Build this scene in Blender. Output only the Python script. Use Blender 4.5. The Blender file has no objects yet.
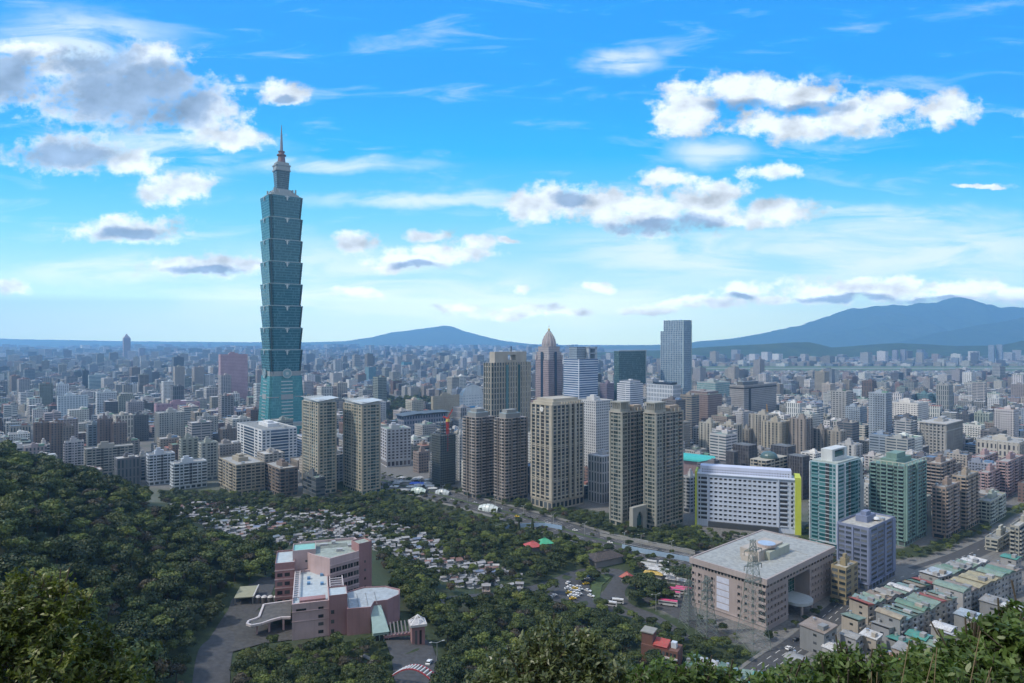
import bpy, math, random
import numpy as np
from mathutils import Vector, noise
rnd = random.Random(7)
R = math.radians
C = bpy.context.scene.collection
F = 650.0; HOR = 340.0; CAMZ = 160.0; CX = 512.0
EXPO = 0.45; HAZE = 8.8e-5; AIR = (0.125, 0.245, 0.43)      # exposure, density of the air, light scattered by a deep layer of it
YAW = R(40)

# ------------------------------------------------------------------ camera
cam_data = bpy.data.cameras.new('camera'); cam = bpy.data.objects.new('camera', cam_data); C.objects.link(cam)
cam.location = (0, 0, CAMZ); cam.rotation_euler = (R(90), 0, 0)
cam_data.sensor_width = 36.0; cam_data.lens = 36.0 * F / 1024.0
cam_data.shift_y = (HOR - 341.5) / 1024.0
cam_data.clip_start = 0.3; cam_data.clip_end = 80000
bpy.context.scene.camera = cam
sc = bpy.context.scene
sc.view_settings.view_transform = 'Standard'; sc.view_settings.look = 'None'
sc.view_settings.exposure = EXPO; sc.view_settings.gamma = 1.0
sc.cycles.volume_bounces = 2
sc.render.resolution_x = 1024; sc.render.resolution_y = 683

# ------------------------------------------------------------------ light and sky
SUN_EL = R(48); SUN_AZ = R(-105)          # azimuth from +Y, clockwise positive
sun_d = bpy.data.lights.new('sun', 'SUN'); sun_d.energy = 2.7; sun_d.angle = R(4); sun_d.color = (1.0, 0.92, 0.80)
sun = bpy.data.objects.new('sun', sun_d); C.objects.link(sun)
sdir = Vector((math.sin(SUN_AZ) * math.cos(SUN_EL), math.cos(SUN_AZ) * math.cos(SUN_EL), math.sin(SUN_EL)))
sun.rotation_euler = sdir.to_track_quat('Z', 'Y').to_euler(); sun.location = (0, 0, 900)

W = bpy.data.worlds.new('World'); sc.world = W; W.use_nodes = True
nt = W.node_tree; N = nt.nodes; L = nt.links; N.clear()
def nd(t, **k):
    n = N.new(t)
    for a, b in k.items(): setattr(n, a, b)
    return n
def mth(op, a, b=None, c=None, clamp=False):
    n = nd('ShaderNodeMath', operation=op); n.use_clamp = clamp
    for i, x in enumerate((a, b, c)):
        if x is None: continue
        if isinstance(x, (int, float)): n.inputs[i].default_value = x
        else: L.new(x, n.inputs[i])
    return n.outputs[0]
def vm(op, a, b=None, c=None):
    n = nd('ShaderNodeVectorMath', operation=op)
    for i, x in enumerate((a, b, c)):
        if x is None: continue
        if isinstance(x, (tuple, list)): n.inputs[i].default_value = x
        else: L.new(x, n.inputs[i])
    return n
def mix(fac, a, b, typ='MIX'):
    n = nd('ShaderNodeMix', data_type='RGBA', blend_type=typ)
    for i, x in ((0, fac), (6, a), (7, b)):
        if isinstance(x, (int, float)): n.inputs[i].default_value = x
        elif isinstance(x, (tuple, list)): n.inputs[i].default_value = tuple(x) + ((1,) if len(x) == 3 else ())
        else: L.new(x, n.inputs[i])
    return n.outputs[2]
def mrange(v, a, b, c=0.0, d=1.0, smooth=True):
    n = nd('ShaderNodeMapRange'); n.interpolation_type = 'SMOOTHSTEP' if smooth else 'LINEAR'
    L.new(v, n.inputs[0])
    for i, x in enumerate((a, b, c, d)): n.inputs[i + 1].default_value = x
    return n.outputs[0]
sky = nd('ShaderNodeTexSky', sky_type='NISHITA'); sky.sun_disc = False
sky.sun_elevation = SUN_EL; sky.sun_rotation = SUN_AZ; sky.altitude = 100; sky.air_density = 1.0; sky.dust_density = 0.6; sky.ozone_density = 2.5
tc = nd('ShaderNodeTexCoord'); sep = nd('ShaderNodeSeparateXYZ'); L.new(tc.outputs['Generated'], sep.inputs[0])
X, Yc, Z = sep.outputs
ya = mth('MAXIMUM', mth('ABSOLUTE', Yc), 0.12)
u = mth('DIVIDE', X, ya); v = mth('DIVIDE', Z, ya)
comb = nd('ShaderNodeCombineXYZ'); L.new(u, comb.inputs[0]); L.new(v, comb.inputs[1]); L.new(mth('SIGN', Yc), comb.inputs[2])
P = comb.outputs[0]
# colour of the clear sky against elevation (v = tan of the elevation)
ramp = nd('ShaderNodeValToRGB'); L.new(mth('MULTIPLY', v, 1.6, clamp=True), ramp.inputs[0])
cr = ramp.color_ramp
stops = [(0.0, (0.66, 0.86, 0.85)), (0.06, (0.64, 0.85, 0.86)), (0.14, (0.50, 0.80, 0.88)), (0.30, (0.215, 0.66, 0.90)), (0.46, (0.055, 0.50, 0.97)), (0.62, (0.018, 0.40, 0.99)), (1.0, (0.008, 0.33, 0.96))]
cr.elements[0].position = 0; cr.elements[0].color = stops[0][1] + (1,)
cr.elements[1].position = 1; cr.elements[1].color = stops[-1][1] + (1,)
for p_, c_ in stops[1:-1]:
    e = cr.elements.new(p_); e.color = c_ + (1,)
base = mix(0.96, sky.outputs[0], mix(1.0, ramp.outputs[0], (10, 10, 10), 'MULTIPLY'))
# noises
def fbm(vec, scale, detail, rough, sc3=(1, 1, 1), dist=0.0):
    m = vm('MULTIPLY', vec, sc3); n = nd('ShaderNodeTexNoise'); L.new(m.outputs[0], n.inputs['Vector'])
    n.inputs['Scale'].default_value = scale; n.inputs['Detail'].default_value = detail
    n.inputs['Roughness'].default_value = rough; n.inputs['Distortion'].default_value = dist
    return n
nw = fbm(P, 14, 5, 0.55, (1, 1.35, 1))
warp = vm('MULTIPLY_ADD', nw.outputs['Color'], (0.05, 0.034, 0), (-0.025, -0.017, 0))
Pw = vm('ADD', P, warp.outputs[0]).outputs[0]
nf = fbm(P, 30, 8, 0.62, (1, 1.3, 1)); nfv = nf.outputs['Fac']
# the same noise a little towards the sun: relief on the clouds
Pl = vm('ADD', P, (-0.012, 0.020, 0)).outputs[0]
nr1 = fbm(P, 15, 5, 0.5, (1, 1.5, 1)).outputs['Fac']; nr2 = fbm(Pl, 15, 5, 0.5, (1, 1.5, 1)).outputs['Fac']
relief = mth('SUBTRACT', nr1, nr2)
def blobs(lst, vec):
    acc = None
    for (cx, cy, rx, ry) in lst:
        c0 = (cx - 512) / 650.0; c1 = (340 - cy) / 650.0; a = 650.0 / rx; b = 650.0 / ry
        m = vm('MULTIPLY_ADD', vec, (a, b, 0), (-c0 * a, -c1 * b, 0))
        l = vm('LENGTH', m.outputs[0]).outputs['Value']
        acc = l if acc is None else mth('SMOOTH_MIN', acc, l, 0.25)
    return acc
WHITE = [(20,50,55,9),(60,66,40,14),(120,92,95,42),(150,60,40,20),(205,112,42,30),(235,138,42,14),(0,75,48,30),(70,155,60,20),(130,165,38,14),
 (285,92,27,12),(178,186,38,15),(150,192,18,12),(130,230,60,15),(12,285,22,9),(205,266,66,12),(355,242,26,12),(428,234,24,8),(445,250,52,12),(405,261,40,9),(480,241,28,7),
 (360,294,24,6),(457,307,26,5),(520,313,60,7),(690,108,38,28),(745,88,48,19),(676,125,24,16),(800,96,52,18),(790,126,58,16),(850,118,52,18),(890,108,28,18),(942,108,33,20),
 (530,207,36,14),(560,202,42,18),(605,208,44,20),(650,212,55,24),(705,204,42,26),(722,190,26,14),(665,177,32,9),(772,172,32,9),(782,210,42,14),(745,219,50,9),
 (745,293,32,12),(700,303,60,7),(830,290,52,13),(885,291,50,12),(962,292,48,14),(1015,296,34,10),(905,284,26,7),(860,283,20,7),(810,296,26,7),(935,286,18,6),(990,288,20,7),(770,300,30,6),(670,303,24,6),(560,313,20,4),(470,250,26,9),(505,238,16,4),(385,268,22,6),(250,262,30,8),(300,352,20,3),(648,309,36,6),(602,286,14,6),(525,289,11,5),(985,186,28,2.5),
 (1100,120,60,30),(1180,230,90,26),(-120,150,80,30),(-90,240,60,16),(1400,90,160,50),(-420,60,180,60)]
GREY = [(128,94,84,34),(2,76,46,26),(150,78,40,22),(68,156,56,14),(185,106,40,24),(95,60,50,20),(132,233,34,7),(205,271,40,5),(415,265,24,4),(735,104,34,6),(810,110,44,6),(573,201,22,9),(655,226,52,8),(698,222,30,9),(742,298,18,4),(850,298,60,4),(930,300,40,4),(285,98,12,4),(1110,135,40,10),(1180,244,60,8)]
SOFT = [(900,250,240,42),(700,255,170,34),(330,285,200,46),(130,270,150,20),(620,62,48,16),(712,152,46,14),(180,150,110,26),(80,40,110,34),(450,200,180,8),(330,165,120,9),(520,300,260,30),(880,215,160,10)]
dW = blobs(WHITE, Pw); dG = blobs(GREY, Pw); dS = blobs(SOFT, Pw)
edge = mth('MULTIPLY_ADD', mth('SUBTRACT', nfv, 0.5), 2.3, dW)
mask = mrange(edge, 1.22, 0.50)
gedge = mth('MULTIPLY_ADD', mth('SUBTRACT', nfv, 0.5), 1.2, dG)
gmask = mrange(gedge, 1.35, 0.5)
nci = fbm(P, 5.0, 7, 0.6, (1, 5.5, 1), 0.6)
wisp = mth('MULTIPLY', mrange(nci.outputs['Fac'], 0.30, 0.62), mrange(dS, 1.3, 0.2))
wisp2 = mth('MULTIPLY', mrange(nci.outputs['Fac'], 0.50, 0.80), 0.45)
wis = mth('MAXIMUM', mth('MULTIPLY', wisp, 0.85), wisp2)
col = mix(wis, base, (8.0, 9.2, 9.5))
bright = mth('MULTIPLY_ADD', relief, 1.5, 0.93)
bright = mth('MAXIMUM', mth('MINIMUM', bright, 1.08), 0.55)
wc = nd('ShaderNodeVectorMath', operation='SCALE'); wc.inputs[0].default_value = (9.0, 9.8, 10.5); L.new(bright, wc.inputs['Scale'])
gc = nd('ShaderNodeVectorMath', operation='SCALE'); gc.inputs[0].default_value = (2.9, 4.1, 5.9); L.new(mth('MULTIPLY_ADD', relief, 1.0, 1.0), gc.inputs['Scale'])
ccol = mix(mth('MULTIPLY', gmask, 0.93), wc.outputs[0], gc.outputs[0])
col = mix(mth('MULTIPLY', mask, 0.96), col, ccol)
# broken cloud, unseen, added overhead and behind the camera to brighten walls facing it
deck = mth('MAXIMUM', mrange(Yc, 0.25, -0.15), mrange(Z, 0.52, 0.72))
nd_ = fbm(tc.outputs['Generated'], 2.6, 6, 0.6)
fill_cloud = mth('MULTIPLY', deck, mrange(nd_.outputs['Fac'], 0.32, 0.56))
col = mix(mth('MULTIPLY', fill_cloud, mrange(Z, -0.02, 0.05)), col, (8.0, 8.2, 8.6))
# the air near the horizon glows brighter than the ramp
# (so that, seen through the hazy box, it has the clear colour of the ramp)
path = mth('MINIMUM', mth('DIVIDE', 1240.0, mth('MAXIMUM', Z, 0.03)), 21000.0)
path = mth('MINIMUM', path, mth('DIVIDE', 19500.0, mth('MAXIMUM', mth('ABSOLUTE', X), 0.01)))
path = mth('MINIMUM', path, mth('DIVIDE', mrange(Yc, -0.02, 0.0, 1200.0, 21000.0, False), ya_ := mth('MAXIMUM', mth('ABSOLUTE', Yc), 0.01)))
Tr = mth('POWER', 2.71828, mth('MULTIPLY', path, -HAZE))
k_ = 10.0 * 2 ** -EXPO
tgt = nd('ShaderNodeVectorMath', operation='SCALE'); L.new(col, tgt.inputs[0]); tgt.inputs['Scale'].default_value = 2 ** -EXPO
air = nd('ShaderNodeVectorMath', operation='SCALE'); air.inputs[0].default_value = tuple(x * 10 for x in AIR); L.new(mth('SUBTRACT', 1.0, Tr), air.inputs['Scale'])
dif = vm('MAXIMUM', vm('SUBTRACT', tgt.outputs[0], air.outputs[0]).outputs[0], (0.05, 0.05, 0.05))
gs = nd('ShaderNodeVectorMath', operation='SCALE'); L.new(dif.outputs[0], gs.inputs[0]); L.new(mth('DIVIDE', 1.0, Tr), gs.inputs['Scale'])
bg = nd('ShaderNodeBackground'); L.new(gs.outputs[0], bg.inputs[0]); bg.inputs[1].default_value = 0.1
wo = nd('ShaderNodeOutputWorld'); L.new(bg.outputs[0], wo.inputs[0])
W.cycles.sampling_method = 'MANUAL'; W.cycles.sample_map_resolution = 512

# ------------------------------------------------------------------ helpers
def P3(px, py, Y):                     # a photo direction at a known distance -> world point
    return Vector(((px - CX) / F * Y, Y, CAMZ - (py - HOR) / F * Y))
def proj(x, y, z): return CX + F * x / y, HOR + F * (CAMZ - z) / y
MATS = {}
def newmat(name):
    m = bpy.data.materials.new(name); m.use_nodes = True
    t = m.node_tree; return m, t, t.nodes['Principled BSDF']
class NT:                               # tiny node-tree writer
    def __init__(s, t): s.t = t
    def n(s, typ, **k):
        x = s.t.nodes.new(typ)
        for a, b in k.items(): setattr(x, a, b)
        return x
    def l(s, a, b): s.t.links.new(a, b)
    def m(s, op, a, b=None, clamp=False):
        x = s.n('ShaderNodeMath', operation=op); x.use_clamp = clamp
        for i, q in enumerate((a, b)):
            if q is None: continue
            if isinstance(q, (int, float)): x.inputs[i].default_value = q
            else: s.l(q, x.inputs[i])
        return x.outputs[0]
    def mix(s, f, a, b, typ='MIX'):
        x = s.n('ShaderNodeMix', data_type='RGBA', blend_type=typ)
        for i, q in ((0, f), (6, a), (7, b)):
            if isinstance(q, (int, float)): x.inputs[i].default_value = q
            elif isinstance(q, (tuple, list)): x.inputs[i].default_value = tuple(q[:3]) + (1,)
            else: s.l(q, x.inputs[i])
        return x.outputs[2]
    def noise(s, vec, scale, det=3, ro=0.55):
        x = s.n('ShaderNodeTexNoise'); x.inputs['Scale'].default_value = scale; x.inputs['Detail'].default_value = det; x.inputs['Roughness'].default_value = ro
        if vec is not None: s.l(vec, x.inputs['Vector'])
        return x.outputs['Fac']
    def mr(s, v, a, b, c=0.0, d=1.0):
        x = s.n('ShaderNodeMapRange'); s.l(v, x.inputs[0])
        for i, q in enumerate((a, b, c, d)): x.inputs[i + 1].default_value = q
        return x.outputs[0]
def vary(q, col, amt=0.25, scale=0.08, streak=True):
    geo = q.n('ShaderNodeNewGeometry'); pos = geo.outputs['Position']
    n1 = q.noise(pos, scale, 4)
    c = q.mix(q.mr(n1, 0.3, 0.7), tuple(x * (1 - amt) for x in col), tuple(min(x * (1 + amt), 0.9) for x in col))
    if streak:                           # rain streaks: dirt runs down the wall
        sv = q.n('ShaderNodeVectorMath', operation='MULTIPLY'); q.l(pos, sv.inputs[0]); sv.inputs[1].default_value = (1.1, 1.1, 0.05)
        n2 = q.noise(sv.outputs[0], 1.0, 3)
        c = q.mix(q.mr(n2, 0.5, 0.75, 0, 0.35), c, tuple(x * 0.55 for x in col))
    return c
def wall(col, rough=0.8, amt=0.14, streak=True):
    k = ('w', tuple(col), rough, amt)
    if k in MATS: return MATS[k]
    m, t, b = newmat('wall_paint'); q = NT(t)
    q.l(vary(q, col, amt, 0.08, streak), b.inputs['Base Color']); b.inputs['Roughness'].default_value = rough
    MATS[k] = m; return m
def plain(col, rough=0.6, metal=0.0, amt=0.1):
    k = ('p', tuple(col), rough, metal, amt)
    if k in MATS: return MATS[k]
    m, t, b = newmat('paint'); q = NT(t)
    q.l(vary(q, col, amt, 0.5, False), b.inputs['Base Color']); b.inputs['Roughness'].default_value = rough; b.inputs['Metallic'].default_value = metal
    MATS[k] = m; return m
def glass(col=(0.03, 0.045, 0.055), rough=0.12, var=True):
    k = ('g', tuple(col), rough)
    if k in MATS: return MATS[k]
    m, t, b = newmat('window_glass'); q = NT(t)
    geo = q.n('ShaderNodeNewGeometry'); oi = q.n('ShaderNodeObjectInfo')
    r = q.m('FRACT', q.m('ADD', geo.outputs['Random Per Island'], q.m('MULTIPLY', oi.outputs['Random'], 3.7)))
    curtain = q.mr(r, 0.55, 0.95, 0, 0.6)
    c = q.mix(curtain, tuple(x * 0.8 for x in col), tuple(min(x * 2.2 + 0.10, 0.6) for x in col))
    q.l(c, b.inputs['Base Color']); b.inputs['Roughness'].default_value = rough
    b.inputs['Specular IOR Level'].default_value = 0.6
    MATS[k] = m; return m
def facade(col, gl=(0.04, 0.06, 0.075), bw=3.6, fh=3.4, fx=0.55, fy=0.5, roofc=(0.30, 0.30, 0.29), attr=False, metal=0.0, grough=0.2, mode='win'):
    """walls with rows of windows, for buildings too far off to show a single window; UVs are metres"""
    k = ('f', tuple(col), tuple(gl), bw, fh, fx, fy, tuple(roofc), attr, mode)
    if k in MATS: return MATS[k]
    m, t, b = newmat('facade'); q = NT(t)
    uv = q.n('ShaderNodeUVMap'); uv.uv_map = 'UVMap'; s = q.n('ShaderNodeSeparateXYZ'); q.l(uv.outputs[0], s.inputs[0])
    U = q.m('DIVIDE', s.outputs[0], bw); V = q.m('DIVIDE', s.outputs[1], fh)
    du = q.m('ABSOLUTE', q.m('SUBTRACT', q.m('FRACT', U), 0.5)); dv = q.m('ABSOLUTE', q.m('SUBTRACT', q.m('FRACT', V), 0.5))
    mu = q.m('LESS_THAN', du, fx / 2); mv = q.m('LESS_THAN', dv, fy / 2)
    geo = q.n('ShaderNodeNewGeometry'); sn = q.n('ShaderNodeSeparateXYZ'); q.l(geo.outputs['Normal'], sn.inputs[0])
    top = q.m('GREATER_THAN', q.m('ABSOLUTE', sn.outputs[2]), 0.45)
    mk = q.m('MULTIPLY', q.m('MULTIPLY', mu, mv), q.m('SUBTRACT', 1.0, top))
    cb = q.n('ShaderNodeCombineXYZ'); q.l(q.m('FLOOR', U), cb.inputs[0]); q.l(q.m('FLOOR', V), cb.inputs[1])
    wn = q.n('ShaderNodeTexWhiteNoise'); wn.noise_dimensions = '2D'; q.l(cb.outputs[0], wn.inputs[0])
    if attr:
        at = q.n('ShaderNodeVertexColor'); at.layer_name = 'Col'
        n1 = q.noise(geo.outputs['Position'], 0.06, 3)
        wc_ = q.mix(q.mr(n1, 0.3, 0.7, 0, 0.35), at.outputs[0], q.mix(1.0, at.outputs[0], (0.55, 0.55, 0.55), 'MULTIPLY'))
        rc = wc_
    else:
        wc_ = vary(q, col, 0.12, 0.06); n1 = q.noise(geo.outputs['Position'], 0.15, 3)
        rc = q.mix(q.mr(n1, 0.35, 0.65), roofc, tuple(x * 0.65 for x in roofc))
    gc_ = q.mix(q.mr(wn.outputs['Value'], 0.7, 1.0, 0, 0.4), gl, tuple(min(x * 2 + 0.12, 0.7) for x in gl))
    body = q.mix(top, wc_, rc)
    q.l(q.mix(mk, body, gc_), b.inputs['Base Color'])
    q.l(q.mr(mk, 0, 1, 0.8, grough), b.inputs['Roughness'])
    MATS[k] = m; return m

class MB:
    """collects boxes, prisms and quads and links them as ONE mesh object"""
    def __init__(s): s.v = []; s.f = []; s.uv = []; s.mi = []; s.c = []
    def face(s, pts, uvs=None, mi=0, col=None):
        n = len(s.v); s.v += [tuple(p) for p in pts]; s.f.append(tuple(range(n, n + len(pts))))
        s.uv += uvs if uvs else [(p[0], p[1]) for p in pts]; s.mi.append(mi); s.c.append(col)
    def prism(s, poly, z0, z1, mi=0, top=None, col=None, ctop=None, mtop=None, bottom=False):
        """poly counter-clockwise [(x,y)], top = polygon at z1 (taper)"""
        tp = top or poly; n = len(poly); acc = 0.0
        for i in range(n):
            a, b = poly[i], poly[(i + 1) % n]; c, d = tp[(i + 1) % n], tp[i]
            l = math.dist(a, b)
            s.face([(a[0], a[1], z0), (b[0], b[1], z0), (c[0], c[1], z1), (d[0], d[1], z1)],
                   [(acc, z0), (acc + l, z0), (acc + l, z1), (acc, z1)], mi, col); acc += l + 0.001
        s.face([(p[0], p[1], z1) for p in tp], None, mi if mtop is None else mtop, ctop or col)
        if bottom: s.face([(p[0], p[1], z0) for p in reversed(poly)], None, mi, col)
    def box(s, x0, x1, y0, y1, z0, z1, mi=0, col=None, ctop=None, mtop=None, bottom=True):
        s.prism([(x0, y0), (x1, y0), (x1, y1), (x0, y1)], z0, z1, mi, None, col, ctop, mtop, bottom)
    def bar(s, a, b, r, mi=0):
        a = Vector(a); b = Vector(b); d = (b - a)
        if d.length < 1e-6: return
        d.normalize(); up = Vector((0, 0, 1)) if abs(d.z) < 0.9 else Vector((1, 0, 0))
        p = d.cross(up).normalized() * r; q_ = d.cross(p).normalized() * r
        c = [(p + q_), (p - q_), (-p - q_), (-p + q_)]
        for i in range(4):
            j = (i + 1) % 4
            s.face([a + c[i], a + c[j], b + c[j], b + c[i]], [(0, 0), (r, 0), (r, 1), (0, 1)], mi)
        s.face([b + x for x in c], None, mi); s.face([a + x for x in reversed(c)], None, mi)
    def mesh(s, name, mats):
        me = bpy.data.meshes.new(name); me.from_pydata(s.v, [], s.f)
        u_ = me.uv_layers.new(name='UVMap'); u_.data.foreach_set('uv', np.array(s.uv, dtype=np.float32).ravel())
        for m in mats: me.materials.append(m)
        if len(mats) > 1: me.polygons.foreach_set('material_index', s.mi)
        if any(c is not None for c in s.c):
            ca = me.color_attributes.new('Col', 'FLOAT_COLOR', 'CORNER'); arr = []
            for f, c in zip(s.f, s.c): arr += list((c or (0.3, 0.3, 0.3)) + (1,)) * len(f)
            ca.data.foreach_set('color', arr)
        me.update(); return me
    def build(s, name, mats, parent=None, **k):
        if not isinstance(mats, (list, tuple)): mats = [mats]
        return link(name, s.mesh(name, mats), parent, **k)
def link(name, me, parent=None, loc=None, rz=None, label=None, kind=None):
    o = bpy.data.objects.new(name, me); C.objects.link(o)
    if parent is not None: o.parent = parent
    if loc is not None: o.location = loc
    if rz is not None: o.rotation_euler = (0, 0, rz)
    if label: o['label'] = label
    if kind: o['kind'] = kind
    return o
def tag(o, label, cat, group=None):
    o['label'] = label; o['category'] = cat
    if group: o['group'] = group
    return o
def thing(name, label, cat, loc=(0, 0, 0), rz=0, group=None):
    o = bpy.data.objects.new(name, None); C.objects.link(o); o.location = loc; o.rotation_euler = (0, 0, rz)
    return tag(o, label, cat, group)
CH = {}
def copy_tree(o, loc, rz, scale=None, label=None, group=None):
    kids = CH.get(o.name)
    if kids is None: kids = CH[o.name] = [(c, list(c.children)) for c in o.children]
    r = o.copy(); C.objects.link(r); r.location = loc; r.rotation_euler = (0, 0, rz)
    if scale: r.scale = scale
    if label: r['label'] = label
    if group: r['group'] = group
    for ch, gs in kids:
        c = ch.copy(); C.objects.link(c); c.parent = r
        for g in gs:
            d = g.copy(); C.objects.link(d); d.parent = c
    return r

# ------------------------------------------------------------------ terrain
CP = [ # px, distance, height of the ground
 (0,380,83),(0,300,83),(0,230,76),(0,160,74),(0,480,66),(0,600,25),(0,700,0),(-150,380,120),(-150,250,110),(-150,550,70),(-150,750,10),
 (75,400,70),(75,300,62),(75,220,55),(75,520,44),(75,620,8),(75,700,0),(150,440,47),(150,340,47),(150,270,41),(150,200,42),(150,540,24),(150,640,1),
 (200,300,32),(200,400,34),(200,480,27),(200,560,17),(200,640,0),(250,420,27),(250,480,20),(250,560,11),(250,640,0),
 (205,240,30),(235,250,30),(330,255,30),(420,255,30),(225,300,30),(250,340,30),(330,300,30),(330,340,29),(400,300,30),(400,335,28),(440,280,27),(280,280,30),(290,320,30),
 (330,400,22),(330,480,13),(400,400,18),(450,400,14),(450,480,8),(330,560,6),(450,560,3),(330,620,0),(450,640,0),(520,400,9),(520,340,11),(520,290,16),(520,480,4),(520,560,0),
 (600,300,7),(600,350,4),(600,400,1),(600,470,0),(700,290,2),(700,350,0),(700,430,0),(850,290,0),(850,350,0),(1024,290,0),(1024,360,0),(1200,300,0),(1200,500,0),(850,500,0),(700,520,0),(1024,500,0),
 (512,130,84),(300,130,82),(700,130,74),(950,130,66),(512,180,50),(300,190,44),(700,180,38),(950,190,26),(512,235,27),(700,230,14),(950,240,4),(100,130,88),(-200,150,105),(-400,200,110)]
CPW = [((p - CX) / F * y, y, z) for p, y, z in CP]
CPW += [(0,-2,158.3),(0,8,152.5),(0,16,147),(-9,10,150),(9,10,150),(-25,0,157),(25,0,157),(0,40,131),(-40,40,133),(40,40,129),(0,80,110),(-70,80,112),(70,80,105),(0,-60,170),(-100,-60,170),(100,-60,165),(-120,0,158),(120,0,150),(-200,60,135),(200,60,120),
 (-500,600,20),(-600,700,0),(-600,300,120),(-900,500,90),(-900,900,0),(600,200,60),(700,400,5),(0,800,0),(-300,800,0),(300,800,0),(700,800,0),(900,500,0),(-300,-100,180),(300,-100,160)]
CPA = np.array(CPW, dtype=float)
def _tps(r2): return np.where(r2 > 0, r2 * np.log(np.maximum(r2, 1e-9)) * 0.5, 0.0)
def _fit():
    Pt = CPA[:, :2] / 100.0; n = len(Pt)
    K = _tps(((Pt[:, None, :] - Pt[None, :, :]) ** 2).sum(-1)) + np.eye(n) * 0.002
    Q = np.hstack([np.ones((n, 1)), Pt]); A = np.zeros((n + 3, n + 3)); A[:n, :n] = K; A[:n, n:] = Q; A[n:, :n] = Q.T
    return np.linalg.solve(A, np.concatenate([CPA[:, 2], [0, 0, 0]])), Pt
TW, TP = _fit()
def ss(t): t = np.clip(t, 0, 1); return t * t * (3 - 2 * t)
def ground(x, y):
    x = np.atleast_1d(np.asarray(x, float)); y = np.atleast_1d(np.asarray(y, float)); out = np.empty(len(x))
    for i in range(0, len(x), 20000):
        p = np.stack([x[i:i + 20000], y[i:i + 20000]], 1) / 100.0
        r2 = ((p[:, None, :] - TP[None]) ** 2).sum(-1)
        out[i:i + 20000] = _tps(r2) @ TW[:-3] + TW[-3] + p @ TW[-2:]
    far = np.maximum.reduce([(y - 640) / 140, (np.abs(x) - 700) / 250, (-60 - y) / 100])
    out *= 1 - ss(far)
    m = ss((out - 0.3) / 2.5)
    return np.where(out > 0.3, out * m, 0.0)
def gz(x, y): return float(ground(x, y)[0])
def hit(px, py):                        # first ground point seen at a photo position
    ys = np.concatenate([np.linspace(60, 800, 800), np.geomspace(801, 20000, 300)]); xs = (px - CX) / F * ys
    zr = CAMZ - (py - HOR) / F * ys; g = ground(xs, ys); k = np.argmax(g >= zr)
    return Vector((xs[k], ys[k], g[k]))
def inpoly(px, py, poly):
    c = False; n = len(poly); j = n - 1
    for i in range(n):
        xi, yi = poly[i]; xj, yj = poly[j]
        if (yi > py) != (yj > py) and px < (xj - xi) * (py - yi) / (yj - yi) + xi: c = not c
        j = i
    return c

# ------------------------------------------------------------------ zones, as outlines on the ground seen in the photograph
FOREST = [(-300,250),(0,440),(75,462),(140,490),(150,503),(160,512),(185,522),(205,532),(240,542),(284,545),(286,572),(236,578),(226,600),(205,650),(190,700),(-300,700)]
PARK = [(160,490),(250,490),(300,498),(380,494),(440,512),(500,528),(560,535),(620,545),(640,556),(636,566),(660,590),(665,598),(640,612),(625,588),(600,577),(575,577),(545,592),(520,602),(525,580),(500,568),(470,556),(440,540),(400,522),(330,510),(285,510),(250,508),(200,500),(165,500)]
FRONT = [(376,545),(400,560),(430,574),(470,582),(520,592),(560,600),(590,608),(620,622),(640,634),(665,640),(665,690),(430,690),(450,640),(432,615),(405,600),(390,575)]
LOWER = [(655,614),(700,633),(728,645),(745,645),(770,660),(785,655),(800,662),(812,690),(665,690),(665,640),(672,640),(662,625)]
BELOW = [(215,660),(240,650),(290,645),(345,640),(366,652),(378,660),(388,690),(205,690)]
STREET = [(395,492),(455,496),(530,514),(600,530),(690,550),(694,540),(690,533),(600,517),(585,512),(528,500),(455,487),(400,478)]
EAST = [(862,548),(884,560),(930,556),(985,530),(1030,508),(1030,500),(985,520),(925,546),(895,548)]
MIDGREEN = [(385,397),(425,397),(460,402),(440,412),(400,424),(388,424)]
TOMBS = [(160,508),(200,502),(270,510),(335,512),(400,525),(440,543),(480,560),(522,575),(520,590),(495,592),(455,585),(430,575),(390,562),(375,548),(330,535),(280,545),(240,540),(205,528),(170,516)]
BOUL = [(330,478),(385,476),(700,528),(700,600),(640,600),(440,560),(330,520)]
LIMEY = [(690,528),(722,540),(800,552),(800,525),(832,525),(836,560),(842,580),(690,548)]
MEDI = [(596,596),(640,600),(664,612),(700,625),(745,640),(700,650),(640,632),(600,615)]
VINES = [(800,666),(860,662),(960,640),(1300,600),(1300,900),(760,900)]
GREENS = [VINES, BOUL, LIMEY, MEDI, FOREST, PARK, FRONT, LOWER, BELOW, EAST, MIDGREEN, TOMBS, STREET]

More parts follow.
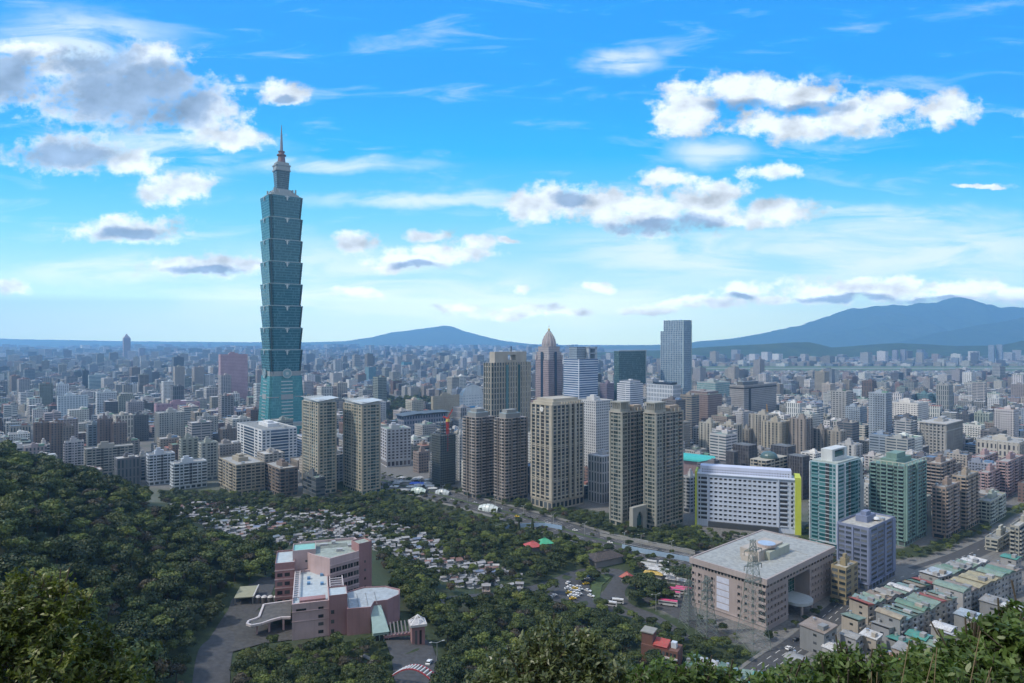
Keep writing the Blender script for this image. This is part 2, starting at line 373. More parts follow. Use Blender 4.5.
def make_ground():
    def axis(pairs):
        o = []
        for a, b, n in pairs: o += list(np.linspace(a, b, n, endpoint=False))
        return np.array(o + [pairs[-1][1]])
    xs = axis([(-19000, -6000, 6), (-6000, -1000, 10), (-1000, -450, 22), (-450, 600, 210), (600, 1200, 20), (1200, 6000, 10), (6000, 19000, 6)])
    ys = axis([(-1000, -200, 6), (-200, 0, 12), (0, 60, 24), (60, 720, 160), (720, 1400, 30), (1400, 6000, 30), (6000, 20800, 14)])
    gx, gy = np.meshgrid(xs, ys); z = ground(gx.ravel(), gy.ravel())
    nx, ny = len(xs), len(ys)
    vs = np.stack([gx.ravel(), gy.ravel(), z], 1)
    idx = np.arange(nx * ny).reshape(ny, nx)
    fs = np.stack([idx[:-1, :-1], idx[:-1, 1:], idx[1:, 1:], idx[1:, :-1]], -1).reshape(-1, 4)
    me = bpy.data.meshes.new('ground'); me.from_pydata(vs.tolist(), [], fs.tolist())
    g = np.zeros(nx * ny)
    for i, (x, y, zz) in enumerate(vs):
        if zz > 0.8 or y < 60: g[i] = 1; continue
        if y < 2500:
            px, py = proj(x, y, zz)
            if any(inpoly(px, py, p) for p in GREENS): g[i] = 1
    a = me.attributes.new('green', 'FLOAT', 'POINT'); a.data.foreach_set('value', g.astype(np.float32))
    me.polygons.foreach_set('use_smooth', [True] * len(fs))
    m, t, b = newmat('ground'); q = NT(t)
    at = q.n('ShaderNodeAttribute'); at.attribute_name = 'green'
    geo = q.n('ShaderNodeNewGeometry'); pos = geo.outputs['Position']
    n1 = q.noise(pos, 0.02, 5); n2 = q.noise(pos, 0.6, 4); n3 = q.noise(pos, 0.004, 4)
    city = q.mix(q.mr(n2, 0.3, 0.7), (0.09, 0.09, 0.092), (0.20, 0.195, 0.185))
    city = q.mix(q.mr(n3, 0.52, 0.6, 0, 0.7), city, (0.05, 0.075, 0.04))
    grass = q.mix(q.mr(n2, 0.3, 0.7), (0.018, 0.032, 0.012), (0.045, 0.065, 0.026))
    grass = q.mix(q.mr(n1, 0.55, 0.7, 0, 0.5), grass, (0.07, 0.06, 0.04))
    q.l(q.mix(at.outputs['Fac'], city, grass), b.inputs['Base Color']); b.inputs['Roughness'].default_value = 0.95
    me.materials.append(m); o = link('ground', me); o['kind'] = 'structure'; return o
make_ground()

def ridge(name, prof, Y, depth, col, seed, rough=1.0, x_ext=0.0):
    """a range of hills with its skyline along prof [(px, py)] at distance Y, real depth both ways"""
    pts = [((p - CX) / F * Y, max(CAMZ - (q_ - HOR) / F * Y, 0)) for p, q_ in prof]
    xs = np.linspace(pts[0][0], pts[-1][0], 260); h = np.interp(xs, [p[0] for p in pts], [p[1] for p in pts])
    rows = 36; vs = []; k = seed * 31.7; s = Y / 9000.0
    for j in range(rows):
        t = (j / (rows - 1)) * 2 - 1            # -1 front foot, 0 skyline, 1 back foot
        for i, x in enumerate(xs):
            nz = noise.fractal(Vector((x / (900 * s) + k, t * 1.7, k)), 1.0, 2.1, 6)
            rg = 1 - abs(noise.noise(Vector((x / (650 * s) + k, t * 0.9 + nz * 0.5, 3.1))))
            e = 1 - abs(t) ** 1.15
            hh = h[i] * e * (1 - 0.42 * (abs(t) * (1 - abs(t))) * 4 * (1 - rg) * rough) + h[i] * 0.10 * nz * abs(t) * (1 - abs(t)) * 4 * rough
            hh += h[i] * 0.022 * noise.noise(Vector((x / (90 * s), t * 9, k))) * rough * (1 - t * t)
            vs.append((x + 200 * s * nz * abs(t), Y + t * depth, hh - 3 if abs(t) < 1 else -3))
    n = len(xs); idx = np.arange(n * rows).reshape(rows, n)
    fs = np.stack([idx[:-1, :-1], idx[:-1, 1:], idx[1:, 1:], idx[1:, :-1]], -1).reshape(-1, 4)
    me = bpy.data.meshes.new(name); me.from_pydata(vs, [], fs.tolist()); me.polygons.foreach_set('use_smooth', [True] * len(fs))
    m, tt, b = newmat('wooded_slope'); q = NT(tt); geo = q.n('ShaderNodeNewGeometry')
    n1 = q.noise(geo.outputs['Position'], 0.012, 6, 0.65); n2 = q.noise(geo.outputs['Position'], 0.0025, 4)
    c = q.mix(q.mr(n1, 0.35, 0.65), tuple(x * 0.55 for x in col), tuple(x * 1.35 for x in col))
    c = q.mix(q.mr(n2, 0.55, 0.7, 0, 0.4), c, (0.10, 0.12, 0.05))
    q.l(c, b.inputs['Base Color']); b.inputs['Roughness'].default_value = 0.95
    me.materials.append(m); o = link(name, me); o['kind'] = 'structure'; return o
GRN = (0.05, 0.085, 0.03)
ridge('mountain_range', [(-150,341),(-100,338.5),(0,338.5),(125,341),(250,342),(305,342),(345,341),(372,337),(392,332),(405,330.5),(418,328.5),(432,327),(444,325),(452,326),(462,330),(480,335),(500,340),(530,344),(600,346),(660,350),(700,360)], 17500, 3200, GRN, 1, 0.6)
ridge('mountain_range', [(480,352),(520,349),(560,347.5),(600,346.5),(640,345),(690,343.5),(700,341),(735,338),(760,333),(780,329),(800,325),(815,320),(830,315),(842,310),(850,307),(862,307.5),(872,305),(890,303.5),(905,305),(920,303),(940,300),(957,296.5),(968,299),(980,303),(1000,307),(1024,307),(1080,312),(1180,320),(1300,335)], 14000, 2800, GRN, 2, 1.6)
ridge('mountain', [(700,352),(760,345),(800,338),(835,331),(860,326),(885,322),(905,325),(930,331),(960,338),(1000,345)], 12500, 1300, GRN, 6, 1.6)
ridge('mountain', [(840,352),(880,345),(905,341),(940,332),(965,327),(985,323),(1000,321),(1024,317),(1070,312),(1150,322),(1260,345)], 10500, 1500, (0.035, 0.065, 0.022), 3, 1.6)
ridge('hills', [(560,356),(600,352),(640,350),(680,349.5),(700,347),(735,345),(765,343.5),(790,342),(808,341.5),(820,344),(832,347),(850,346),(870,344),(900,342.5),(930,344),(955,345.5),(980,345),(1000,345),(1024,340),(1080,338),(1180,345),(1300,352)], 5700, 750, (0.030, 0.055, 0.018), 4, 0.9)

# the air: one closed box round the camera and everything built
def make_haze():
    m = bpy.data.materials.new('haze'); m.use_nodes = True; t = m.node_tree; t.nodes.clear()
    pv = t.nodes.new('ShaderNodeVolumePrincipled'); out = t.nodes.new('ShaderNodeOutputMaterial')
    pv.inputs['Density'].default_value = HAZE; pv.inputs['Color'].default_value = (0.32, 0.64, 1.0, 1); pv.inputs['Anisotropy'].default_value = 0.35
    t.links.new(pv.outputs[0], out.inputs['Volume'])
    b = MB(); b.box(-19500, 19500, -1200, 21000, -4, 1400); o = b.build('haze', m); o['kind'] = 'stuff'
    o['label'] = 'thin blue haze lying over the whole city basin'
make_haze()

# flat sheets on the ground
def sheet(name, pts, col, z=0.02, mat=None, soft=0.9):
    """pts: photo outline of something flat on level ground"""
    w = [hit(px, py) for px, py in pts]
    b = MB(); b.face([(p.x, p.y, p.z + z) for p in w]); m = mat or plain(col, soft, 0, 0.2)
    o = b.build(name, m); 
    if o.data.polygons[0].normal.z < 0: o.data.flip_normals()
    o['kind'] = 'structure'; return o
ASPH = plain((0.06, 0.061, 0.065), 0.85, 0, 0.25); CONC = plain((0.17, 0.168, 0.16), 0.85, 0, 0.15); PAINT = plain((0.6, 0.6, 0.58), 0.7, 0, 0.05)
GRASS = plain((0.055, 0.085, 0.03), 0.9, 0, 0.3)
def smooth_path(pts, step=4.0):
    pts = [Vector(p) for p in pts]; out = []
    for i in range(len(pts) - 1):
        p0 = pts[max(i - 1, 0)]; p1 = pts[i]; p2 = pts[i + 1]; p3 = pts[min(i + 2, len(pts) - 1)]
        n = max(2, int((p2 - p1).length / step))
        for k in range(n):
            t = k / n
            out.append(0.5 * ((2 * p1) + (-p0 + p2) * t + (2 * p0 - 5 * p1 + 4 * p2 - p3) * t * t + (-p0 + 3 * p1 - 3 * p2 + p3) * t ** 3))
    out.append(pts[-1]); return out
ROADS = []
def ribbon(name, path, width, mat, z, off=0.0, dash=None, w0=None, thick=0.0, parent=None, reg=False, kind='structure'):
    b = MB(); acc = 0; prev = None
    n = len(path)
    for i, p in enumerate(path):
        a = path[max(i - 1, 0)]; c = path[min(i + 1, n - 1)]; d = (c - a); d.z = 0; d.normalize(); s = Vector((d.y, -d.x, 0))
        l = p + s * (off - width / 2); r = p + s * (off + width / 2)
        if z is None: l.z = p.z; r.z = p.z
        else: l.z = gz(l.x, l.y) + z; r.z = gz(r.x, r.y) + z
        if prev:
            acc += (p - path[i - 1]).length
            if not dash or (acc % dash) < dash * 0.45:
                if thick:
                    pl, pr = prev; t_ = Vector((0, 0, thick))
                    b.face([pl, pr, r, l]); b.face([l - t_, r - t_, pr - t_, pl - t_]); b.face([pr, pr - t_, r - t_, r]); b.face([l, l - t_, pl - t_, pl])
                else: b.face([prev[0], prev[1], r, l])
        prev = (l, r)
    o = b.build(name, mat, parent)
    if kind: o['kind'] = kind
    if reg:
        ROADS.append(([(p.x, p.y) for p in path[::2]], width / 2 + 2))
    return o
def gpath(pts, step=4.0): return smooth_path([hit(px, py) for px, py in pts], step)
def on_road(x, y, m=0.0):
    for ps, w in ROADS:
        for a, b_ in ps:
            if (x - a) ** 2 + (y - b_) ** 2 < (w + m) ** 2: return True
    return False
# the boulevard
xy = gpath([(340,466),(385,481),(425,491),(470,503),(520,516),(560,528),(600,540),(650,551),(700,561),(760,572)])
ribbon('road', xy, 34, ASPH, 0.03, reg=True)
ribbon('pavement', xy, 5, CONC, 0.13, off=-19.8); ribbon('pavement', xy, 5, CONC, 0.13, off=19.8)
ribbon('median', xy, 3.2, GRASS, 0.16); 
for o_ in (-12.5, -9, -5.5, 5.5, 9, 12.5): ribbon('lane_marking', xy, 0.22, PAINT, 0.05, off=o_, dash=14)
# road to the car park and its loop
lp = gpath([(470,612),(515,602),(545,592),(575,577),(600,577),(622,582),(636,592),(628,600),(615,603),(611,592),(620,606),(640,618),(665,634)], 2.5)
a1 = gpath([(440,602),(480,598),(520,594),(552,585),(585,572),(612,573)], 3); ribbon('road', a1, 11, ASPH, 0.06, reg=True)
a2 = gpath([(612,573),(620,577),(612,590),(606,600),(612,609),(630,614),(655,622)], 3); ribbon('road', a2, 9, ASPH, 0.065, reg=True)
a3 = gpath([(600,570),(617,571),(628,578),(620,592),(628,606),(655,618),(690,640)], 3); ribbon('road', a3, 6, ASPH, 0.07, reg=True)
sheet('car_park', [(548,594),(575,576),(588,578),(590,590),(592,602),(600,609),(575,606),(560,603),(545,600)], None, 0.25, ASPH)
sheet('lawn', [(592,578),(608,574),(611,578),(602,586),(600,597),(603,603),(594,601),(591,590)], None, 0.35, GRASS)
# yard in front of the beige office block, with the coaches
sheet('yard', [(640,600),(672,588),(694,584),(694,614),(720,632),(745,645),(712,640),(690,626),(664,612)], None, 0.04, ASPH)
ay = gpath([(616,600),(650,595),(700,575)], 3)
# avenues of the right side
r1 = gpath([(1060,520),(1010,536),(965,556),(930,568),(895,580),(880,590)], 4); ribbon('road', r1, 16, ASPH, 0.03, reg=True)
ribbon('pavement', r1, 3, CONC, 0.13, off=9.5); ribbon('pavement', r1, 3, CONC, 0.13, off=-9.5); ribbon('lane_marking', r1, 0.25, PAINT, 0.05, dash=12)
r2 = gpath([(846,604),(826,622),(800,644),(782,656),(760,672),(740,690)], 4); ribbon('road', r2, 14, ASPH, 0.034, reg=True)
for o_ in (-3.5, 0, 3.5): ribbon('lane_marking', r2, 0.25, PAINT, 0.05, off=o_, dash=10)
ribbon('pavement', r2, 2, CONC, 0.13, off=-8.2); ribbon('pavement', r2, 2, CONC, 0.13, off=8.2)
r3 = gpath([(856,545),(862,562),(868,574),(885,580),(905,578)], 3); ribbon('road', r3, 12, ASPH, 0.038, reg=True)
sheet('forecourt', [(860,575),(868,564),(884,562),(915,570),(940,562),(944,566),(905,580),(880,586)], None, 0.045, CONC)
# driveway by the pink building
dv = gpath([(196,720),(212,675),(226,640),(240,615),(255,600),(262,585)], 3); ribbon('driveway', dv, 13, ASPH, 0.25, reg=True)
sheet('forecourt', [(232,600),(262,578),(300,578),(300,640),(262,645),(225,655),(215,665),(222,630)], None, 0.35, plain((0.06,0.06,0.06),0.9,0,0.3))
sheet('car_park', [(385,640),(420,636),(432,645),(440,668),(436,690),(395,690),(392,660)], None, 0.3, ASPH)
# far airfield with its grass and runway
def flat(name, pts, col, z): 
    b = MB(); w = [hit(a_, c_) for a_, c_ in pts]; b.face([(p.x, p.y, z) for p in w]); o = b.build(name, plain(col, 0.9, 0, 0.2)); o['kind'] = 'structure'
    if o.data.polygons[0].normal.z < 0: o.data.flip_normals()
flat('grass_field', [(690,366),(1180,365),(1180,373),(930,372.5),(690,371)], (0.085, 0.12, 0.05), 0.3)
flat('runway', [(700,368.3),(1180,368.0),(1180,368.8),(700,369.0)], (0.26, 0.26, 0.24), 0.7)
flat('river', [(700,360.6),(1180,360.2),(1180,361.2),(900,361.3),(700,361.4)], (0.12, 0.16, 0.16), 0.4)

# ------------------------------------------------------------------ building kit
FOOT = []                                # footprints taken: (centre x, centre y, radius)
def dirs(yaw): return Vector((math.cos(yaw), math.sin(yaw), 0)), Vector((-math.sin(yaw), math.cos(yaw), 0))
def footprint(pl, pc, pr, Y, yaw, ratio=1.0):
    """nearest corner, width along the right face, depth along the left face, from photo directions"""
    U_, V_ = dirs(yaw); a = (pl - CX) / F; b = (pr - CX) / F
    def solve(pc_):
        kx = (pc_ - CX) / F * Y
        d = (a * Y - kx) / (V_.x - a * V_.y); w = (b * Y - kx) / (U_.x - b * U_.y); return kx, w, d
    if pc is None:
        lo, hi = pl + 0.02, pr - 0.02
        for _ in range(40):
            m = (lo + hi) / 2; kx, w, d = solve(m)
            if w <= 0 or (d > 0 and d / w > ratio): hi = m
            else: lo = m
        pc = (lo + hi) / 2
    kx, w, d = solve(pc)
    if w <= 0 or w > 400: w = abs(d) * 0.6
    if d <= 0 or d > 400: d = abs(w) * 0.6
    return Vector((kx, Y, 0)), w, d
def reg(K, w, d, yaw, pad=4):
    U_, V_ = dirs(yaw); 
    n = max(1, int(max(w, d) / (min(w, d) + 1) + 0.7))
    for i in range(n):
        t = (i + 0.5) / n
        c = K + (U_ * w * t + V_ * d / 2 if w >= d else U_ * w / 2 + V_ * d * t)
        FOOT.append((c.x, c.y, math.hypot(w / (n if w >= d else 1), d / (n if d > w else 1)) / 2 + pad))

class Side:
    """one visible face: s runs left to right as seen, o outwards, z up"""
    def __init__(s, kind, w, d, x0=0, y0=0): s.k = kind; s.w = w; s.d = d; s.x0 = x0; s.y0 = y0; s.L = w if kind == 'R' else d
    def pt(s, a, o, z): return (s.x0 + a, s.y0 - o, z) if s.k == 'R' else (s.x0 - o, s.y0 + s.d - a, z)
    def rz(s): return 0.0 if s.k == 'R' else -math.pi / 2
    def box(s, b, a0, a1, z0, z1, o0, o1, mi=0):
        p, q = s.pt(a0, o0, 0), s.pt(a1, o1, 0)
        b.box(min(p[0], q[0]), max(p[0], q[0]), min(p[1], q[1]), max(p[1], q[1]), z0, z1, mi)

class Kit:
    """gathers repeated small pieces: the 100 nearest become parts, the rest one part"""
    def __init__(s, root, rot, cap=100): s.root = root; s.items = {}; s.rot = rot; s.cap = cap
    def add(s, name, mat, w, h, t, x, y, z, rz, builder=None):
        s.items.setdefault(name, []).append((mat, round(w, 2), round(h, 2), t, x, y, z, rz, builder))
    def flush(s):
        M = s.root.matrix_basis if False else None
        loc = s.root.location; cr_, sr_ = math.cos(s.rot), math.sin(s.rot)
        for name, lst in s.items.items():
            def dist(it):
                wx = loc.x + it[4] * cr_ - it[5] * sr_; wy = loc.y + it[4] * sr_ + it[5] * cr_
                return math.sqrt(wx * wx + wy * wy + (CAMZ - loc.z - it[6]) ** 2) / math.sqrt(it[1] * it[2])
            lst.sort(key=dist); cache = {}
            rest = {}
            for i, it in enumerate(lst):
                mat, w, h, t, x, y, z, rz, bd = it; key = (mat.name, w, h, t, bd)
                if i < s.cap:
                    if key not in cache:
                        b = MB(); (bd or unit)(b, w, h, t); cache[key] = b.mesh(name, [mat])
                    link(name, cache[key], s.root, (x, y, z), rz)
                else: rest.setdefault(0, []).append(it)
            for g in rest.values():
                b = MB(); mats = []
                for mat, w, h, t, x, y, z, rz, bd in g:
                    if mat not in mats: mats.append(mat)
                    k = len(b.v); kf = len(b.mi); (bd or unit)(b, w, h, t); c_, s_ = math.cos(rz), math.sin(rz)
                    for j in range(k, len(b.v)):
                        a = b.v[j]; b.v[j] = (x + a[0] * c_ - a[1] * s_, y + a[0] * s_ + a[1] * c_, z + a[2])
                    for j in range(kf, len(b.mi)): b.mi[j] = mats.index(mat)
                b.build(name, mats, s.root, kind='stuff')
def unit(b, w, h, t): b.box(-w / 2, w / 2, -t, 0.0, -h / 2, h / 2)
def balcony_shape(b, w, h, t):           # slab with a parapet on three sides
    b.box(-w / 2, w / 2, -t, 0, -0.15, 0.0); b.box(-w / 2, w / 2, -t, -t + 0.15, 0.0, h)
    b.box(-w / 2, -w / 2 + 0.15, -t + 0.15, 0, 0.0, h); b.box(w / 2 - 0.15, w / 2, -t + 0.15, 0, 0.0, h)
def window_shape(b, w, h, t):            # pane with a deeper sill
    b.box(-w / 2, w / 2, -t, 0, -h / 2, h / 2)

GL = glass((0.030, 0.042, 0.052)); GLT = glass((0.03, 0.10, 0.11)); GLB = glass((0.035, 0.065, 0.11)); DARK = plain((0.03, 0.03, 0.032), 0.8)
def dress(kit, side, cols, z0, z1, fh, trims, wallm, gm, pm, base=0.0, skip=()):
    """fills a face with columns. cols: list of (type, relative width)"""
    tot = sum(c[1] for c in cols); a = 0.0; nf = int(round((z1 - z0) / fh)); fh = (z1 - z0) / nf
    for typ, rw in cols:
        cw = rw / tot * side.L; m = a + cw / 2
        if typ == 'P': side.box(trims, a, a + cw, z0, z1, 0.0, 0.55)
        elif typ == 'p': side.box(trims, m - 0.25, m + 0.25, z0, z1, 0.0, 0.35)
        elif typ == 'Q': side.box(trims, a, a + cw, z0, z1 + 0.8, 0.0, 1.6)
        elif typ == 'G':
            nn = nf
            for i in range(nn):
                x, y, z = side.pt(m, 0.0, z0 + (i + 0.55) * fh); kit.add('window', gm, cw * 0.94, fh * 0.72, 0.06, x, y, z, side.rz())
        elif typ in 'WwSD':
            ww = {'W': 0.62, 'w': 0.34, 'S': 0.82, 'D': 0.5}[typ] * cw; hh = {'W': 0.5, 'w': 0.42, 'S': 0.5, 'D': 0.62}[typ] * fh
            for i in range(nf):
                x, y, z = side.pt(m, 0.0, z0 + (i + 0.55) * fh); kit.add('window', gm, ww, hh, 0.06, x, y, z, side.rz(), window_shape)
                side.box(trims, m - ww / 2 - 0.12, m + ww / 2 + 0.12, z0 + (i + 0.55) * fh - hh / 2 - 0.16, z0 + (i + 0.55) * fh - hh / 2 - 0.02, 0.0, 0.28)
        elif typ == 'A':                 # window with an air-conditioner box below it
            for i in range(nf):
                x, y, z = side.pt(m, 0.0, z0 + (i + 0.55) * fh); kit.add('window', gm, 0.5 * cw, 0.45 * fh, 0.06, x, y, z, side.rz(), window_shape)
                side.box(trims, m - cw * 0.32, m + cw * 0.32, z0 + i * fh + 0.1, z0 + i * fh + 0.75, 0.0, 0.6)
        elif typ in 'BC':
            for i in range(nf):
                x, y, z = side.pt(m, 0.0, z0 + (i + 0.58) * fh); kit.add('window', gm, cw * 0.86, fh * 0.66, 0.05, x, y, z, side.rz())
                x, y, z = side.pt(m, 0.0, z0 + i * fh + 0.05); kit.add('balcony', pm, cw * 0.94, 1.05, 1.3 if typ == 'B' else 0.7, x, y, z, side.rz(), balcony_shape)
        elif typ == 'H':
            for i in range(nf):
                x, y, z = side.pt(m, 0.0, z0 + (i + 0.6) * fh); kit.add('window_band', gm, cw, fh * 0.5, 0.06, x, y, z, side.rz())
        elif typ == 'K':                 # flat dark sheet, a hollow's shade put into its colour
            side.box(kit.rec, a, a + cw, z0, z1, 0.0, 0.04)
            for i in range(0, nf): side.box(trims, a, a + cw, z0 + i * fh, z0 + i * fh + 0.5, 0.04, 0.35)
        a += cw
def rep(s, widths=None):
    W_ = dict(P=0.9, p=0.5, Q=1.6, G=2.2, W=3.4, w=2.2, S=4.2, D=2.6, A=3.0, B=4.2, C=4.0, H=10, K=2.4); W_['.'] = 1.5
    if widths: W_.update(widths)
    return [(c, W_[c]) for c in s]
def rooftop(root, x0, x1, y0, y1, z, wm, seed, h=4.5, tank=True, pat=True):
    rr = random.Random(seed); b = MB(); t = 0.35; ph = 1.2
    b.box(x0, x1, y0, y0 + t, z, z + ph); b.box(x0, x1, y1 - t, y1, z, z + ph); b.box(x0, x0 + t, y0 + t, y1 - t, z, z + ph); b.box(x1 - t, x1, y0 + t, y1 - t, z, z + ph)
    if pat: b.build('parapet', wm, root)
    w, d = x1 - x0, y1 - y0
    r = MB(); r.box(x0 + t, x1 - t, y0 + t, y1 - t, z, z + 0.1); r.build('roof', plain(rr.choice([(0.30,0.30,0.29),(0.22,0.23,0.23),(0.36,0.35,0.32),(0.2,0.26,0.22)]), 0.85, 0, 0.3), root)
    p = MB(); px, py = x0 + w * rr.uniform(0.25, 0.4), y0 + d * rr.uniform(0.25, 0.4); p.box(px, px + w * 0.34, py, py + d * 0.36, z + 0.1, z + h)
    p.box(px + w * 0.05, px + w * 0.22, py + d * 0.06, py + d * 0.24, z + h, z + h + 2.6); p.build('stair_tower', wm, root)
    if tank:
        for k in range(2):
            tb = MB(); cx, cy = x0 + w * rr.uniform(0.12, 0.85), y0 + d * (0.12 if k else 0.85); n = 10; rad = min(w, d) * 0.05 + 0.5
            pl = [(cx + rad * math.cos(2 * math.pi * i / n), cy + rad * math.sin(2 * math.pi * i / n)) for i in range(n)]
            tb.prism(pl, z + 0.1, z + 2.3); tb.build('water_tank', plain((0.5, 0.51, 0.52), 0.35, 0.6), root)
LM = []                                   # landmarks for the labels
def mark(name, pl, pr, Y): LM.append((name, (pl + pr) / 2, Y))

def tower(name, label, pl, pc, pr, ytop, Y, wallc, L_='P', R_='P', fh=3.3, yaw=YAW, ratio=1.0, z0=None, gm=None, trimc=None, parc=None, base=4.5, top=0.0, group=None, cat='building', roof=True, short=None, gnd=0.0, widths=None, steps=None):
    K, w, d = footprint(pl, pc, pr, Y, yaw, ratio); K.z = gnd
    H = CAMZ - (ytop - HOR) / F * Y - gnd
    root = thing(name, label, cat, K, yaw, group); reg(K, w, d, yaw)
    wm = wall(wallc); tm = wall(trimc or wallc); pm = wall(parc or trimc or wallc); gm = gm or GL
    b = MB(); b.box(0, w, 0, d, -1.5, H); b.build('walls', wm, root)
    kit = Kit(root, yaw); kit.rec = MB(); tr = MB()
    zb = base; zt = H - top
    for kind, pat in (('L', L_), ('R', R_)):
        s = Side(kind, w, d); 
        if s.L > 1.5: dress(kit, s, rep(pat, widths) if isinstance(pat, str) else pat, zb, zt, fh, tr, wm, gm, pm)
    # string courses
    for z in (zb - 0.3,) + ((zt + 0.05,) if top > 0.5 else ()): tr.box(-0.6, w + 0.3, -0.6, d + 0.3, z - 0.35, z)
    for kind in 'LR':
        s = Side(kind, w, d); n = max(1, int(s.L / 5))
        for i in range(n):
            x, y, z = s.pt((i + 0.5) * s.L / n, 0, zb * 0.45); kit.add('window', gm, s.L / n * 0.7, zb * 0.6, 0.05, x, y, z, s.rz())
    if tr.v: tr.build('trim', tm, root)
    if kit.rec.v: kit.rec.build('recess_shade', DARK, root)
    kit.flush()
    if roof: rooftop(root, 0, w, 0, d, H, wm, int(pl * 7 + ytop))
    mark(short or label.split(' with ')[0], pl, pr, Y)
    root['_d'] = (w, d, H)
    return root, w, d, H

# ------------------------------------------------------------------ the great tower
def great_tower():
    cx, Y = (281.5 - CX) / F * 1052, 1052
    root = thing('skyscraper', 'tallest tower of all, blue-green glass in eight flared tiers with a spire', 'skyscraper', (cx, Y, 0), R(37.6))
    gm = facade((0.065, 0.205, 0.25), (0.022, 0.105, 0.14), 1.5, 4.2, 0.86, 0.80, (0.2, 0.25, 0.25), grough=0.12)
    gb = facade((0.08, 0.28, 0.31), (0.04, 0.19, 0.22), 1.5, 4.2, 0.8, 0.82, (0.2, 0.25, 0.25), grough=0.15)
    silver = plain((0.5, 0.55, 0.56), 0.35, 0.5); grey = plain((0.28, 0.31, 0.32), 0.6); dk = plain((0.02, 0.05, 0.055), 0.4)
    def plan(s, n=0.10):               # square with double notched corners
        h = s / 2; a = s * n; e = a / 2; o = []
        base_ = [(h - a, -h), (h - a, -h + e), (h - e, -h + e), (h - e, -h + a), (h, -h + a)]
        for k in range(4):
            c, s_ = [(1, 0), (0, 1), (-1, 0), (0, -1)][k]
            o += [(x * c - y * s_, x * s_ + y * c) for x, y in base_]
        return o
    b = MB(); b.prism(plan(62, 0.06), -1, 103, top=plan(50.5, 0.06)); b.build('base_tower', gb, root)
    b = MB(); b.prism(plan(49.5), 103, 110.5, bottom=True); b.build('belt', grey, root)
    for k in range(4):                   # white slit vents and the great coin on every face of the base
        a = k * math.pi / 2; ca, sa = math.cos(a), math.sin(a)
        half = lambda z: 31 - (31 - 25.25) * z / 103
        for i in range(15):
            v_ = MB(); z = 18 + i * 5.4; y = -half(z) - 0.25
            if 9 <= i <= 10: continue
            v_.box(-9, 9, y - 0.3, y + 0.6, z, z + 1.5)
            for j in range(len(v_.v)):
                x, y, z = v_.v[j]; v_.v[j] = (x * ca - y * sa, x * sa + y * ca, z)
            v_.build('vent_louvre', silver, root)
        f = MB(); f.box(-9.5, 9.5, -half(70) - 0.5, -half(70) + 0.5, 66, 74)
        for s_ in (-1, 1): f.box(s_ * 20 - 7, s_ * 20 + 7, -half(70) - 0.6, -half(70), 69.2, 70.6)
        for j in range(len(f.v)):
            x, y, z = f.v[j]; f.v[j] = (x * ca - y * sa, x * sa + y * ca, z)
        f.build('band', grey, root)
        n = 28; c_ = MB(); ring = [(7.0 * math.cos(2 * math.pi * i / n), 7.0 * math.sin(2 * math.pi * i / n)) for i in range(n)]
        c_.prism(ring, 0, 1.8); o = c_.build('coin_disc', plain((0.22, 0.36, 0.40), 0.4, 0.3), root)
        o.location = (sa * 25.6 * 1.0, -ca * 25.6, 107); o.rotation_euler = (math.pi / 2, 0, a)
        h_ = MB(); h_.prism([(x * 0.35, y * 0.35) for x, y in ring], 1.8, 2.3); h_.build('coin_hub', silver, o)
        rg = MB(); 
        for i in range(n):
            p0, p1 = ring[i], ring[(i + 1) % n]; rg.bar((p0[0], p0[1], 1.8), (p1[0], p1[1], 1.8), 0.45)
        rg.build('coin_rim', silver, o)
    for i in range(8):
        z = 110.5 + i * 34.9
        b = MB(); b.prism(plan(48.6), z, z + 33.4, top=plan(54.2), bottom=True)
        m = b.build('tier', gm, root)
        e = MB(); e.prism(plan(54.6), z + 33.4, z + 34.3, bottom=True); e.prism(plan(50), z + 34.3, z + 34.9); e.build('eave', plain((.26, .34, .36), .5), m)
        for k in range(4):
            d_ = MB()               # dark slots in the notched corners
            a = k * math.pi / 2 + math.pi / 4; q_ = Vector((math.cos(a), math.sin(a), 0))
            d_.bar(q_ * 31.4 + Vector((0, 0, z)), q_ * 34.9 + Vector((0, 0, z + 33.4)), 1.0)
            d_.build('corner_column', dk, m)
        for k in range(4):
            a = k * math.pi / 2; o_ = MB()   # cloud-shaped ornament at the head of each face
            o_.box(-3.4, 3.4, -.9, 0, 1.4, 2.4); o_.box(-.8, .8, -1.1, 0, -4.0, 3.0); o_.box(-1.7, 1.7, -1.0, 0, -.8, 0.3)
            o = o_.build('ornament', silver, m); r = 27.3; o.location = (math.sin(a) * r, -math.cos(a) * r, z + 30.5); o.rotation_euler = (0, 0, a)
            s_ = MB(); s_.box(-24.5, 24.5, -0.15, 0.1, 0, 0.35); 
    crown = MB(); z = 389.7
    for s0, z0, z1, s1 in ((44, z, z + 3.5, 44), (35, z + 3.5, z + 7, 35), (27, z + 7, z + 12, 26)): crown.prism(plan(s0), z0, z1, top=plan(s1))
    for k in range(4):
        a = k * math.pi / 2 + math.pi / 4
        for rr_ in (24, 19): crown.bar((math.cos(a) * rr_, math.sin(a) * rr_, z), (math.cos(a) * rr_, math.sin(a) * rr_, z + 12), 1.0)
        for q in (-9, 9):
            a2 = k * math.pi / 2; crown.bar((math.sin(a2) * 20 + math.cos(a2) * q, -math.cos(a2) * 20 + math.sin(a2) * q, z), (math.sin(a2) * 16 + math.cos(a2) * q, -math.cos(a2) * 16 + math.sin(a2) * q, z + 9), 0.8)
    crown.build('crown', grey, root)
    b = MB(); b.prism(plan(17.5), 401, 432, top=plan(21.5)); b.build('upper_tier', facade((0.10, 0.17, 0.20), (0.035, 0.07, 0.09), 1.5, 3.2, 0.8, 0.7), root)
